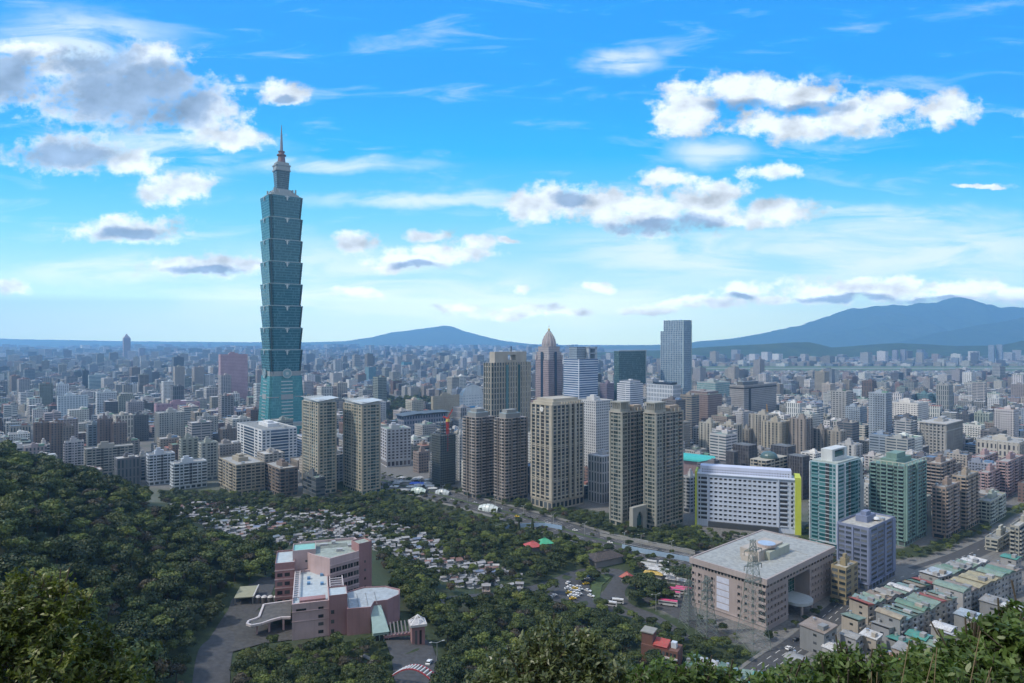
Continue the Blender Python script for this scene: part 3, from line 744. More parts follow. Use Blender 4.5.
    b = MB(); b.prism(plan(24), 432, 434, bottom=True); b.prism(plan(22), 434, 440, bottom=True); b.prism(plan(24), 440, 442, bottom=True); b.prism(plan(19), 442, 446, bottom=True); b.build('observation_deck', grey, root)
    b = MB(); n = 12
    def cyl(r0, r1, z0, z1, bb): 
        p = [(math.cos(2 * math.pi * i / n), math.sin(2 * math.pi * i / n)) for i in range(n)]
        bb.prism([(x * r0, y * r0) for x, y in p], z0, z1, top=[(x * r1, y * r1) for x, y in p], bottom=True)
    for r0, r1, z0, z1 in ((6.4, 5.2, 446, 458), (7.4, 7.4, 458, 459.5), (5.0, 4.2, 459.5, 464), (5.4, 5.4, 464, 465)): cyl(r0, r1, z0, z1, b)
    b.build('spire_base', plain((0.20, 0.12, 0.12), 0.5, 0.3), root)
    b = MB(); cyl(2.6, 1.5, 465, 488, b); cyl(1.6, 0.9, 488, 500, b); cyl(0.9, 0.4, 500, 508, b); b.build('spire', plain((0.22, 0.22, 0.25), 0.4, 0.5), root)
    FOOT.append((cx, Y, 55)); mark('tallest tower', 257, 303, 1052)
    # its low podium hall
    p = thing('podium_hall', 'low teal glass podium hall at the foot of the tallest tower', 'building', (cx + 28, Y - 42, 0), R(37.6))
    b = MB(); b.box(0, 75, 0, 80, -1, 26); b.build('walls', gb, p); b = MB(); b.box(8, 60, 8, 70, 26, 30); b.build('roof', grey, p)
great_tower()

# ------------------------------------------------------------------ residential and office towers, near ones with real windows
CREAM = (0.39, 0.36, 0.295); BEIGE = (0.33, 0.295, 0.235); BROWN = (0.19, 0.155, 0.135); GREY = (0.27, 0.27, 0.265); WHITE_ = (0.58, 0.60, 0.62); PINK = (0.36, 0.25, 0.25)
rp = 'PWGWpWBWP'
for (pl, pc, pr, yt, lab) in ((302.4, 318.5, 336.5, 403, 'slim cream apartment tower of a matching pair, the left one beside the tallest tower'), (343.5, 362, 380.5, 405.5, 'slim cream apartment tower of a matching pair, the right one')):
    root, w, d, H = tower('apartment_tower', lab, pl, pc, pr, yt, 671, CREAM, 'PWGWpAGAWP', 'PWWGGWP', 3.2, gm=glass((0.035, 0.075, 0.085)), parc=(0.30, 0.33, 0.33), group='pair of cream towers', short='pair of cream towers', roof=False)
    b = MB(); b.box(1, w - 1, 1, d - 1, H, H + 3.2)
    for i in range(9): b.bar((-1 + i * (w + 2) / 8, -1, H + 2), (-1 + i * (w + 2) / 8, d + 1, H + 4.2), 0.25)
    b.build('roof_frame', plain((0.42, 0.45, 0.46), 0.5), root)
    b = MB(); b.face([(-2, -2, H + 1.6), (w + 2, -2, H + 4.6), (w + 2, d * 0.5, H + 5.2), (-2, d * 0.5, H + 3.0)]); b.build('roof_canopy', plain((0.42, 0.47, 0.5), 0.5), root)
tower('low_rise', 'dark glass low block in front of the left cream tower', 303, 316, 325, 479, 640, (0.10, 0.11, 0.12), 'GGG', 'HH', 3.4)
tower('apartment_block', 'brown grey block beside the left cream tower', 264, 280, 298, 470, 660, BROWN, 'BWWB', 'BWBW', 3.3)
tower('apartment_block', 'beige block with stepped roofs behind the hill trees left of the brown grey block', 219, 236, 265, 466, 668, BEIGE, 'BWWBW', 'BWBWBW', 3.3, parc=(0.36, 0.33, 0.27))
root, w, d, H = tower('office_block', 'white office block with two dark blue glass walls below the tallest tower', 237, 262, 297, 431, 806, WHITE_, [('W', 3)] * 2 + [('G', 9)] + [('W', 3)] * 2, [('W', 3)] * 2 + [('G', 14)] + [('W', 3)] * 2, 3.6, gm=GLB, base=3)
tower('office_block', 'bluish white round-cornered block with square windows right of the cream pair', 380, 387, 411, 430, 816, (0.43, 0.44, 0.47), 'PWWWP', 'pWpWpWpWpWpW', 4.0, yaw=R(28), base=9, gm=glass((0.05, 0.04, 0.045)))
# tower under construction wrapped in scaffolding
def raw_tower():
    Y = 707; K, w, d = footprint(430, 440, 457, Y, YAW, 1); H = CAMZ - (434 - HOR) / F * Y
    root = thing('unfinished_tower', 'dark unfinished concrete tower wrapped in scaffolding with a red crane on top', 'building', K, YAW); reg(K, w, d, YAW)
    b = MB(); b.box(1.5, w - 1.5, 1.5, d - 1.5, -1, H - 2); b.build('core', plain((0.045, 0.055, 0.058), 0.8), root)
    s = MB(); n = 22
    for i in range(1, n): s.box(0, w, 0, d, i * H / n, i * H / n + 0.5)
    s.build('floor_slabs', wall((0.16, 0.17, 0.17)), root)
    sc_ = MB()
    for i in range(9):
        for (a, b_) in (((w * i / 8, -0.6), (w * i / 8, -0.6)), ((-0.6, d * i / 8), (-0.6, d * i / 8))):
            sc_.bar((a[0], a[1], 0), (a[0], a[1], H), 0.18)
    for i in range(44):
        z = i * H / 44; sc_.bar((-0.6, -0.6, z), (w, -0.6, z), 0.09); sc_.bar((-0.6, -0.6, z), (-0.6, d, z), 0.09)
    sc_.build('scaffolding', plain((0.17, 0.2, 0.2), 0.6, 0.3), root)
    t = MB(); 
    for i in range(5): t.box(w * 0.15, w * 0.85, d * 0.2, d * 0.8, H - 2 + i * 3.2, H - 1.6 + i * 3.2)
    for i in range(5): t.bar((w * (0.17 + 0.165 * i), d * 0.22, H - 2), (w * (0.17 + 0.165 * i), d * 0.22, H + 13), 0.3)
    t.build('roof_frame', plain((0.13, 0.14, 0.14), 0.7), root)
    c = thing('tower_crane', 'red tower crane standing on the unfinished scaffolded tower', 'crane', K + Vector((0, 0, 0)), YAW)
    red = plain((0.5, 0.05, 0.04), 0.5); m = MB()
    for x in (-1, 1):
        for y in (-1, 1): m.bar((w / 2 + x, d * 0.1 + y, H - 20), (w / 2 + x, d * 0.1 + y, H + 17), 0.3)
    for i in range(12): z = H - 20 + i * 3; m.bar((w / 2 - 1, d * 0.1 - 1, z), (w / 2 + 1, d * 0.1 - 1, z + 3), 0.2); m.bar((w / 2 - 1, d * 0.1 - 1, z + 3), (w / 2 - 1, d * 0.1 + 1, z), 0.2)
    m.build('mast', red, c)
    j = MB(); j.bar((w / 2, d * 0.1, H + 16), (w / 2 + 4, d * 0.1 - 4, H + 34 - 8), 0.5); j.bar((w / 2, d * 0.1, H + 16), (w / 2 - 4, d * 0.1 + 3, H + 18), 0.8); j.build('jib', red, c)
    k = MB(); k.box(w / 2 - 1.6, w / 2 + 1.6, d * 0.1 - 2.4, d * 0.1 + 1.2, H + 12.5, H + 15.5); k.build('cab', plain((0.6, 0.45, 0.1), 0.5), c)
    mark('unfinished scaffolded tower', 430, 457, Y)
raw_tower()
# brown balcony towers
for (pl, pc, pr, yt, Y, lab) in ((463, 476, 495, 418, 655, 'grey brown apartment tower with stacked balconies, left of two alike below the beige grid tower'), (494.5, 505, 527.5, 419, 640, 'grey brown apartment tower with stacked balconies, right of two alike, touching the clock tower')):
    root, w, d, H = tower('apartment_tower', lab, pl, pc, pr, yt, Y, (0.26, 0.23, 0.21), 'BPKWBP', 'BWPBKWBWP', 3.1, parc=(0.36, 0.33, 0.31), group='grey brown balcony towers', short='grey brown balcony towers', roof=False)
    for (x0, x1, y0, y1, hh) in ((w * .1, w * .75, d * .15, d * .8, 4.2), (w * .2, w * .62, d * .25, d * .7, 8.2)):
        b = MB(); b.box(x0, x1, y0, y1, H, H + hh); b.build('penthouse', wall((0.24, 0.25, 0.25)), root)
    b = MB(); b.box(w * .1, w * .75, d * .15, d * .8, H + 4.3, H + 4.9); b.build('roof', plain((0.30, 0.37, 0.40), 0.5), root)
# beige tower with the clock
root, w, d, H = tower('apartment_tower', 'cream tower with dark vertical slot and a round white clock near its top', 531, 552, 583.5, 406, 608, (0.36, 0.33, 0.275), 'PGPGPKPGPP', 'PGPGPGPGQKQGPGP', 3.4, trimc=(0.40, 0.37, 0.31), roof=False, short='cream clock tower', base=9)
b = MB()
for (f0, f1, z0, z1) in ((0, 1, 0, 1.0), (0.04, 0.96, 1.0, 3.4), (0.12, 0.9, 3.4, 6.0)): b.box(w * f0 - (0.8 if f0 == 0 else 0), w * f1, d * f0 - (0.8 if f0 == 0 else 0), d * f1, H + z0, H + z1)
for i in range(8): b.box(w * (0.3 + 0.08 * i), w * (0.33 + 0.08 * i), -0.7, d * 0.5, H + 1.0, H + 2.6)
b.build('cornice', wall((0.39, 0.36, 0.30)), root)
b = MB()
for z in (H * 0.12, H * 0.28, H * 0.44, H * 0.60, H * 0.76, H * 0.9): b.box(-0.7, w + 0.2, -0.7, d + 0.2, z, z + 0.6)
b.build('string_courses', wall((0.41, 0.38, 0.32)), root)
b = MB(); ring = [(2.3 * math.cos(2 * math.pi * i / 24), 2.3 * math.sin(2 * math.pi * i / 24)) for i in range(24)]; b.prism(ring, 0, 0.6)
o = b.build('clock', plain((0.7, 0.7, 0.68), 0.5), root); o.rotation_euler = (math.pi / 2, 0, -math.pi / 2); o.location = (-0.2, d * 0.46, H - 4)
b = MB(); b.bar((0, 0, 0.65), (0, 1.5, 0.65), 0.06); b.bar((0, 0, 0.65), (1.0, 0.3, 0.65), 0.06); b.build('clock_hands', DARK, o)
# grey green twin towers on the boulevard
for (pl, pc, pr, yt, Y, lab) in ((609.6, 622, 645, 412, 556, 'grey green tower with columned penthouse, left of two alike on the boulevard'), (643.8, 656, 683, 413, 545, 'grey green tower with columned penthouse, right of two alike on the boulevard')):
    root, w, d, H = tower('apartment_tower', lab, pl, pc, pr, yt, Y, (0.27, 0.27, 0.24), 'PWGGWP', 'PGWpKPBWKWBP', 3.3, trimc=(0.33, 0.33, 0.295), parc=(0.33, 0.275, 0.235), group='grey green towers on the boulevard', short='grey green twin towers', roof=False, gm=glass((0.03, 0.05, 0.052)))
    b = MB(); b.box(w * .0, w * .42, d * .12, d * .95, H, H + 2.0); b.box(w * .0, w * .42, d * .12, d * .95, H + 7.4, H + 8.4); b.box(w * .04, w * .38, d * .18, d * .88, H + 2, H + 7.4)
    for i in range(6): b.box(w * .0, w * .02, d * (.14 + .155 * i), d * (.18 + .155 * i), H + 2, H + 7.4); b.box(w * (.0 + .075 * i), w * (.02 + .075 * i), d * .12, d * .15, H + 2, H + 7.4)
    b.build('penthouse', wall((0.31, 0.31, 0.28)), root)
    b = MB(); b.box(w * .48, w * .95, d * .05, d * .6, H, H + 2.6); b.box(w * .55, w * .9, d * .1, d * .5, H + 2.6, H + 4.6); b.build('upper_storey', wall((0.33, 0.27, 0.215)), root)
    b = MB()
    for i in range(3):
        z0 = H - 0.5; b.box(w * (.5 + .15 * i), w * (.54 + .15 * i), -0.9, 0, z0, z0 + 3)
    b.box(-0.7, w + .2, -0.7, d + .2, H - 1.2, H - 0.3); b.build('cornice', wall((0.33, 0.31, 0.27)), root)
b_ = thing('entrance_gate', 'grey stone arch gateway between the two grey green towers', 'gateway', P3(640, 529, 543), YAW)
g = MB(); g.box(-9, -4, 0, 4, -150 + 150, 17); g.box(4, 9, 0, 4, 0, 17); g.box(-9, 9, 0.2, 3.8, 17, 21)
for k in range(9): a0 = math.pi * k / 8; g.box(-4 + k * 0.89 - .1, -4 + k * 0.89 + .8, 0.1, 3.9, 12 + 4.6 * math.sin(a0), 17)
g.build('arch', wall((0.30, 0.30, 0.27)), b_); g = MB(); g.box(-4, 4, 2, 2.3, 0, 16.5); g.build('glass_screen', GLT, b_); b_.location.z = 0

# ------------------------------------------------------------------ white office block with lime green ends
def lime_block():
    yaw = R(-20); Y = 562; K, w, d = footprint(696.5, 697.2, 794, Y, yaw, 0.25)
    kx = (697 - CX) / F * Y; U_, V_ = dirs(yaw); b_ = (795 - CX) / F; w = (b_ * Y - kx) / (U_.x - b_ * U_.y); d = 17.0; K = Vector((kx, Y, 0))
    H = CAMZ - (480 - HOR) / F * (Y - 25)
    root = thing('office_block', 'long bluish white block of square windows with lime green end walls', 'building', K, yaw); reg(K, w, d, yaw)
    wm = wall((0.49, 0.55, 0.66), 0.7, 0.10); lime = wall((0.50, 0.56, 0.06), 0.7, 0.08)
    b = MB(); b.box(0, w, 0, d, -1, H); b.build('walls', wm, root)
    b = MB(); b.box(w * 0.03, w * 0.97, 5.0, d - 0.5, H, H + 6.5); p = b.build('attic_storey', wall((0.52, 0.56, 0.70), 0.7, 0.06), root)
    h = MB()
    for i in range(34):
        for j in range(2): h.box(w * (.05 + .0268 * i), w * (.05 + .0268 * i) + 0.9, 4.94, 5.0, H + 1.2 + 2.0 * j, H + 1.9 + 2.0 * j)
    h.build('porthole', DARK, p, kind='stuff')
    for x0, x1 in ((-1.6, 0.0), (w, w + 4.6)):
        b = MB(); b.box(x0, x1, -1.6, d + 1, -1, H + 2.5); b.build('end_wall', lime, root)
    kit = Kit(root, yaw); kit.rec = MB(); tr = MB(); s = Side('R', w, d); nf = 10; fh = (H - 6.5) / nf; gm = glass((0.03, 0.028, 0.03))
    for i in range(nf):
        z = 5 + (i + 0.55) * fh
        for j in range(14):
            a = w * 0.125 + (j + 0.5) * w * 0.70 / 14; kit.add('window', gm, w * .7 / 14 * 0.56, fh * 0.42, 0.05, a, 0, z, 0, window_shape)
            tr.box(a - w * .7 / 14 * .34, a + w * .7 / 14 * .34, -0.45, 0, z + fh * .23, z + fh * .30)
        for a, ww in ((w * 0.075, w * .065), (w * .025, w * .02), (w * .89, w * .075), (w * .972, w * .02)):
            kit.add('balcony_opening', DARK, ww, fh * 0.55, 0.05, a, 0, z, 0); tr.box(a - ww / 2, a + ww / 2, -0.8, 0, z - fh * .5, z - fh * .28)
    for x in (w * 0.115, w * .838): tr.box(x - .5, x + .5, -1.0, 0, 0, H + .6)
    tr.box(0, w, -1.0, d, H, H + .7)
    tr.build('ledges', wm, root); kit.flush()
    b = MB(); b.box(w * .12, w * .84, -2.6, 0, 0.2, 4.6); b.build('ground_floor', plain((0.05, 0.055, 0.06), .5), root)
    mark('white block with lime green ends', 697, 795, 530)
lime_block()

# ------------------------------------------------------------------ beige office block with a flat roof
def beige_block():
    yaw = R(41); Y = 356; K, w, d = footprint(692, 766, 833, Y, yaw); H = CAMZ - (580 - HOR) / F * Y
    root = thing('office_block', 'big square pinkish beige block with flat pale roof and deep green glass entrance', 'building', K, yaw); reg(K, w, d, yaw, 0)
    wm = wall((0.33, 0.28, 0.27), 0.8, 0.12); tm = wall((0.36, 0.31, 0.30), 0.8, 0.1)
    e0, e1 = w * 0.30, w * 0.62                     # deep entrance bay on the right face
    ed = 9.0; zl = H * 0.79
    b = MB(); b.box(0, e0, 0, d, -1, H); b.box(e0, e1, ed, d, -1, H); b.box(e1, w, 0, d, -1, H); b.box(e0, e1, 0, ed, zl, H); b.build('walls', wm, root)
    g = MB(); g.box(e0, e1 - 2, ed - .4, ed, 3.5, zl); g.box(e0 - .02, e0 + .3, .4, ed - .4, 3.5, zl); gg = g.build('glass_screen', glass((0.02, 0.10, 0.09)), root)
    fr = MB()
    for i in range(1, 7): fr.box(e0, e1 - 2, ed - .55, ed - .4, 3.5 + i * (zl - 3.5) / 7, 3.7 + i * (zl - 3.5) / 7)
    for i in range(8): fr.box(e0 + i * (e1 - e0 - 2) / 8, e0 + .2 + i * (e1 - e0 - 2) / 8, ed - .55, ed - .4, 3.5, zl)
    fr.build('glazing_bars', plain((0.25, 0.3, 0.3), .5), gg)
    # cornice band and roof slab
    b = MB(); t = 1.0; o = 1.1; zc = H - 2.6
    b.box(-o, w + o, -o, -o + t, zc, H + .7); b.box(-o, w + o, d + o - t, d + o, zc, H + .7); b.box(-o, -o + t, -o + t, d + o - t, zc, H + .7); b.box(w + o - t, w + o, -o + t, d + o - t, zc, H + .7)
    b.build('cornice', tm, root)
    rf = plain((0.30, 0.315, 0.31), 0.85, 0, 0.22); b = MB(); b.box(-o + t, w + o - t, -o + t, d + o - t, H, H + .25); r = b.build('roof', rf, root)
    b = MB(); x0, x1, y0, y1 = w * .28, w * .62, d * .36, d * .62
    b.box(x0, x1, y0, y1, H + .25, H + 6.2); b.box(x0 - 4, x0, y0 + 2, y1 - 3, H + .25, H + 3.5); b.build('plant_room', wall((0.40, 0.36, 0.32)), root)
    b = MB(); b.box(x0 + 7, x1 + 3, y0 - 3, y0, H + .25, H + 5.0); b.build('plant_room', wall((0.34, 0.37, 0.32)), root)
    n = 20; b = MB(); c = (w * .45, d * .42); ring = [(c[0] + 5.5 * math.cos(2 * math.pi * i / n), c[1] + 5.5 * math.sin(2 * math.pi * i / n)) for i in range(n)]
    b.prism(ring, H + 6.2, H + 7.6); b.build('roof_drum', wall((0.36, 0.30, 0.28)), root)
    b = MB(); b.prism([(c[0] + (x - c[0]) * .93, c[1] + (y - c[1]) * .93) for x, y in ring], H + 7.6, H + 7.9); b.build('drum_cap', plain((0.33, 0.42, 0.55), .4), root)
    b = MB()
    for i in range(10): b.box(w * (.68 + .012 * (i % 3)), w * (.68 + .012 * (i % 3)) + .25, d * (.08 + .085 * i), d * (.08 + .085 * i) + 4, H + .25, H + .5)
    b.build('roof_pipes', plain((.3, .3, .29), .6), root)
    kit = Kit(root, yaw); tr = MB(); gm = glass((0.028, 0.032, 0.036))
    nf = 6; fh = (zc - 3.8) / (nf + .35)
    for kind in 'RL':
        s = Side(kind, w, d)
        n = 22 if kind == 'R' else 22; cw = s.L / n
        for j in range(n):
            a = (j + .5) * cw
            x, y, z = s.pt(a, 0, zc - fh * .38); kit.add('window', gm, cw * .66, fh * .42, .05, x, y, z, s.rz(), window_shape)     # band of windows below the cornice
            for i in range(nf - 1):
                z = 1.5 + (i + .6) * (zc - 2.5 - fh * .9) / (nf - 1)
                if kind == 'R' and e0 - .5 < a < e1 + .5: continue
                if kind == 'L' and (s.L * .30 < a < s.L * .58): continue
                if kind == 'L' and a > s.L * .90: continue
                if kind == 'L' and j % 2: continue
                ww = cw * .45 if kind == 'R' else cw * .8
                x, y, zz = s.pt(a, 0, z); kit.add('window', gm, ww, fh * .42, .05, x, y, zz, s.rz(), window_shape)
                s.box(tr, a - ww * .7, a - ww * .5, z - fh * .28, z + fh * .28, 0, .45); s.box(tr, a + ww * .5, a + ww * .7, z - fh * .28, z + fh * .28, 0, .45)
    s = Side('L', w, d)                              # tall pale panels and dark corner balconies
    pn = MB()
    for i in range(nf - 1):
        z = 4.0 + i * (zc - 7) / (nf - 1); pn_h = (zc - 7) / (nf - 1)
        x, y, zz = s.pt(s.L * .44, 0, z + pn_h * .5); kit.add('wall_panel', plain((.52, .55, .66), .5), s.L * .17, pn_h * .86, .12, x, y, zz, s.rz())
        x, y, zz = s.pt(s.L * .95, 0, z + pn_h * .45); kit.add('corner_opening', DARK, s.L * .085, pn_h * .55, .05, x, y, zz, s.rz())
        s.box(tr, s.L * .905, s.L * 1.0, z + pn_h * .8, z + pn_h * 1.02, 0, .6)
    s.box(tr, 0, s.L, 2.6, 3.1, 0, .4); Side('R', e0, d).box(tr, 0, e0, 2.6, 3.1, 0, .4)
    tr.build('window_fins', tm, root); kit.flush()
    # rounded entrance canopy on two columns
    c = ((e0 + e1) / 2, 0.0); pts = [(c[0] + 9 * math.cos(a_), -9 * math.sin(a_) * .8) for a_ in np.linspace(math.pi, 0, 17)][::-1]
    pts = [(x, y) for x, y in pts][::-1]
    b = MB(); b.prism([(c[0] - 9, 8.5)] + pts[0:] + [(c[0] + 9, 8.5)], 6.6, 8.2, bottom=True); b.build('entrance_canopy', plain((.40, .44, .46), .4), root)
    for x in (-6, 6):
        b = MB(); rg = [(c[0] + x + .7 * math.cos(2 * math.pi * i / 12), -4.4 + .7 * math.sin(2 * math.pi * i / 12)) for i in range(12)]; b.prism(rg, -1, 6.6); b.build('column', tm, root)
    mark('square beige block', 692, 833, 356)
beige_block()

# ------------------------------------------------------------------ towers of the right side
TEAL = (0.05, 0.20, 0.22)
def gate_tower():
    root, w, d, H = tower('apartment_tower', 'white and teal glass tower with a white gate-shaped crown', 809.5, 838, 862, 465, 495, (0.26, 0.37, 0.42), [('P', .5), ('.', .3), ('C', 4), ('.', .3), ('G', 3.4), ('K', 2), ('G', 1.5), ('D', 2.2), ('P', .8)], [('S', 4.5), ('P', .7), ('G', 2.5), ('K', 1.6), ('B', 3.6), ('G', 2.0), ('D', 2), ('Q', 1.2)], 3.0, gm=glass((0.02, 0.11, 0.12)), trimc=(0.50, 0.54, 0.58), parc=(0.13, 0.26, 0.29), roof=False, short='teal tower with gate crown')
    b = MB(); wm = wall((0.52, 0.55, 0.56))
    b.box(w * .05, w * .95, d * .05, d * .95, H, H + 1.2); b.build('roof', plain((.36, .40, .38), .8), root)
    b = MB(); b.box(w * .12, w * .22, d * .3, d * .7, H + 1.2, H + 9); b.box(w * .62, w * .72, d * .3, d * .7, H + 1.2, H + 9); b.box(w * .12, w * .72, d * .3, d * .7, H + 9, H + 10.2); b.box(w * .22, w * .62, d * .3, d * .7, H + 1.2, H + 3.6); b.build('crown', wm, root)
    b = MB(); b.box(w * .24, w * .6, d * .34, d * .66, H + 3.6, H + 7.4); b.build('crown_glass', GLT, root)
    # round openings near the head of the right flank
    for i in range(5):
        b = MB(); rg = [(math.cos(2 * math.pi * k / 14), math.sin(2 * math.pi * k / 14)) for k in range(14)]; b.prism(rg, 0, .1); o = b.build('round_window', DARK, root); o.rotation_euler = (math.pi / 2, 0, 0); o.location = (w * .965, -1.62, H - 3 - i * 3.0)
gate_tower()
root, w, d, H = tower('apartment_tower', 'broad pale green tiled tower with a crown of frames beside the teal tower', 869.5, 905, 926, 467, 503, (0.15, 0.245, 0.225), 'PBWBPBWBP', 'QCWCQPCWCP', 3.05, trimc=(0.18, 0.29, 0.265), parc=(0.16, 0.27, 0.26), roof=False, short='pale green tower', gm=glass((.03, .04, .045)))
b = MB(); b.box(w * .1, w * .8, d * .3, d * .75, H, H + 4); b.box(w * .2, w * .6, d * .35, d * .65, H + 4, H + 8); b.build('penthouse', wall((.15, .24, .21)), root)
b = MB()
for i in range(7):
    b.bar((w * i / 6, 0, H), (w * i / 6, 0, H + 2.6), .25); b.bar((0, d * i / 6, H), (0, d * i / 6, H + 2.6), .25)
b.bar((0, 0, H + 2.6), (w, 0, H + 2.6), .3); b.bar((0, 0, H + 2.6), (0, d, H + 2.6), .3); b.build('roof_frame', plain((.42, .45, .38), .6), root)
root, w, d, H = tower('office_block', 'slate blue office slab with rows of strip windows beside the yellowish annexe', 837, 869, 895, 530, 414, (0.17, 0.20, 0.30), 'PSSPSSP', 'PSSPSPP', 3.2, trimc=(0.20, 0.235, 0.35), roof=False, short='slate blue slab', gm=glass((.05, .06, .07)))
rooftop(root, 0, w, 0, d, H, wall((.18, .21, .31)), 5, 4.2)
b = MB(); n = 12; c = (w * .62, d * .3); 
for k in range(4):
    r0, r1 = 2.4 * math.cos(k * .38), 2.4 * math.cos((k + 1) * .38); b.prism([(c[0] + r0 * math.cos(2 * math.pi * i / n), c[1] + r0 * math.sin(2 * math.pi * i / n)) for i in range(n)], H + 1 + 1.6 * math.sin(k * .38), H + 1 + 1.6 * math.sin((k + 1) * .38), top=[(c[0] + r1 * math.cos(2 * math.pi * i / n), c[1] + r1 * math.sin(2 * math.pi * i / n)) for i in range(n)])
b.build('roof_dome', plain((.6, .62, .65), .4), root)
tower('low_rise', 'small yellowish annexe block between the beige block and the slate blue slab', 831, 846, 858, 570, 392, (0.28, 0.235, 0.145), 'SS', 'S.W', 3.4, base=3.5)
tower('apartment_block', 'pinkish brown block with orange roof shed right of the pale green tower', 932, 946, 960, 489, 520, (0.30, 0.235, 0.20), 'WBW', 'BWBW', 3.0, parc=(.33, .27, .24))
tower('apartment_tower', 'beige round balcony tower right of the pinkish brown block', 952, 966, 978.5, 478, 545, (0.33, 0.275, 0.22), 'BWB', 'BWBWB', 3.1, parc=(.36, .30, .25))
tower('apartment_tower', 'brown tower with green glass gable behind the pinkish brown block', 926, 941, 956, 465, 600, (0.25, 0.20, 0.175), 'BBB', 'BWBWB', 3.2, parc=(.3, .25, .22))
tower('low_rise', 'low pale green block with red roof shed beside the avenue trees', 978, 990, 1006, 503, 560, (0.33, 0.36, 0.31), 'WBW', 'BWBW', 3.1, parc=(.36, .40, .36))
tower('apartment_block', 'pink tiled block with stepped roof, nearest of three pink ones by the right edge', 978, 988, 1002, 474, 640, PINK, 'WBW', 'BWBW', 3.1, parc=(.40, .30, .31))
tower('apartment_block', 'tall pink tiled block at the right edge of the view', 996, 1008, 1024, 463, 660, PINK, 'WBBW', 'BWBWB', 3.1, parc=(.40, .30, .31))
tower('apartment_block', 'pink tiled block with two pointed roof sheds behind the other pink blocks', 972, 984, 998, 458, 740, PINK, 'WBBW', 'BWBWB', 3.2)
tower('low_rise', 'small cream house with turquoise roof sheets by the right edge', 985, 998, 1014, 541, 490, (0.38, 0.38, 0.34), 'WB', 'WBW', 3.2, base=3)
tower('apartment_block', 'plain concrete block cut by the right edge above the tin roofs', 1010, 1019, 1044, 528, 470, (0.33, 0.32, 0.28), 'BW', 'BWBW', 3.2, base=3)

# ------------------------------------------------------------------ towers wrapped in dark mesh, behind the lime block
def netted(pl, pr, yt, Y, lab):
    K, w, d = footprint(pl, None, pr, Y, YAW, 1); H = CAMZ - (yt - HOR) / F * Y
    root = thing('netted_tower', lab, 'building', K, YAW, 'towers wrapped in dark mesh'); reg(K, w, d, YAW)
    b = MB(); b.box(0, w, 0, d, -1, H); b.build('mesh_wrap', facade((0.075, 0.075, 0.085), (0.05, 0.05, 0.058), 1.9, 3.3, .86, .8, (.16, .17, .18)), root)
    b = MB()
    for i in range(7): b.bar((w * i / 6, -.3, 0), (w * i / 6, -.3, H + 1.5), .15); b.bar((-.3, d * i / 6, 0), (-.3, d * i / 6, H + 1.5), .15)
    b.bar((0, -.3, H + 1.2), (w, -.3, H + 1.2), .12); b.bar((-.3, 0, H + 1.2), (-.3, d, H + 1.2), .12)
    b.build('scaffold_pole', plain((.16, .16, .17), .6), root, kind='stuff'); mark('dark mesh-wrapped towers', pl, pr, Y)
netted(733, 757, 446, 700, 'tower wrapped in dark mesh, tallest and leftmost of the dark ones')
netted(726, 738, 452, 690, 'narrow lower tower wrapped in dark mesh, attached at the left')
netted(771, 795.5, 447, 720, 'tower wrapped in dark mesh, middle one behind the domed roof')
netted(787.5, 809.5, 457, 650, 'tower wrapped in dark mesh, nearest and rightmost of the dark ones')
root, w, d, H = tower('apartment_block', 'beige block with balconies and a dark green dome behind the white lime-ended block', 750, 766, 788, 461, 640, (0.36, 0.33, 0.27), 'WBWB', 'BWBWB', 3.2, roof=False)
b = MB(); n = 18; c = (w * .45, d * .45)
for k in range(6):
    t0, t1 = k * .26, (k + 1) * .26; q = lambda t: [(c[0] + 8 * math.cos(t) * math.cos(2 * math.pi * i / n), c[1] + 8 * math.cos(t) * math.sin(2 * math.pi * i / n)) for i in range(n)]
    b.prism(q(t0), H + 1.5 + 5 * math.sin(t0), H + 1.5 + 5 * math.sin(t1), top=q(t1))
b.prism([(c[0] + 8.5 * math.cos(2 * math.pi * i / n), c[1] + 8.5 * math.sin(2 * math.pi * i / n)) for i in range(n)], H, H + 1.5); b.build('dome', plain((.07, .12, .12), .4), root)
def hall():
    Y = 760; K = P3(682, 470, Y); K.z = 0; root = thing('sports_hall', 'long hall with bright turquoise curved roof left of the mesh-wrapped towers', 'hall', K, R(-12)); 
    b = MB(); b.box(0, 36, 0, 26, -1, 20); b.build('walls', wall((.33, .24, .24)), root); reg(K, 36, 26, R(-12))
    b = MB(); n = 10
    for i in range(n):
        a0, a1 = math.pi * i / n, math.pi * (i + 1) / n
        b.face([(-1, 13 - 15 * math.cos(a0), 20 + 6 * math.sin(a0)), (38, 13 - 15 * math.cos(a0), 17 + 6 * math.sin(a0)), (38, 13 - 15 * math.cos(a1), 17 + 6 * math.sin(a1)), (-1, 13 - 15 * math.cos(a1), 20 + 6 * math.sin(a1))])
    b.build('roof', plain((.05, .42, .40), .5), root); mark('turquoise roofed hall', 682, 715, Y)
hall()
tower('low_rise', 'low brick building with orange red roof below the turquoise hall', 683, 700, 727, 480, 660, (.34, .25, .23), 'WWW', 'WWWWW', 3.4)
tower('low_rise', 'pale low block left of the lime green end wall', 683, 690, 698, 478, 600, (.4, .41, .42), 'WB', 'WB', 3.2)

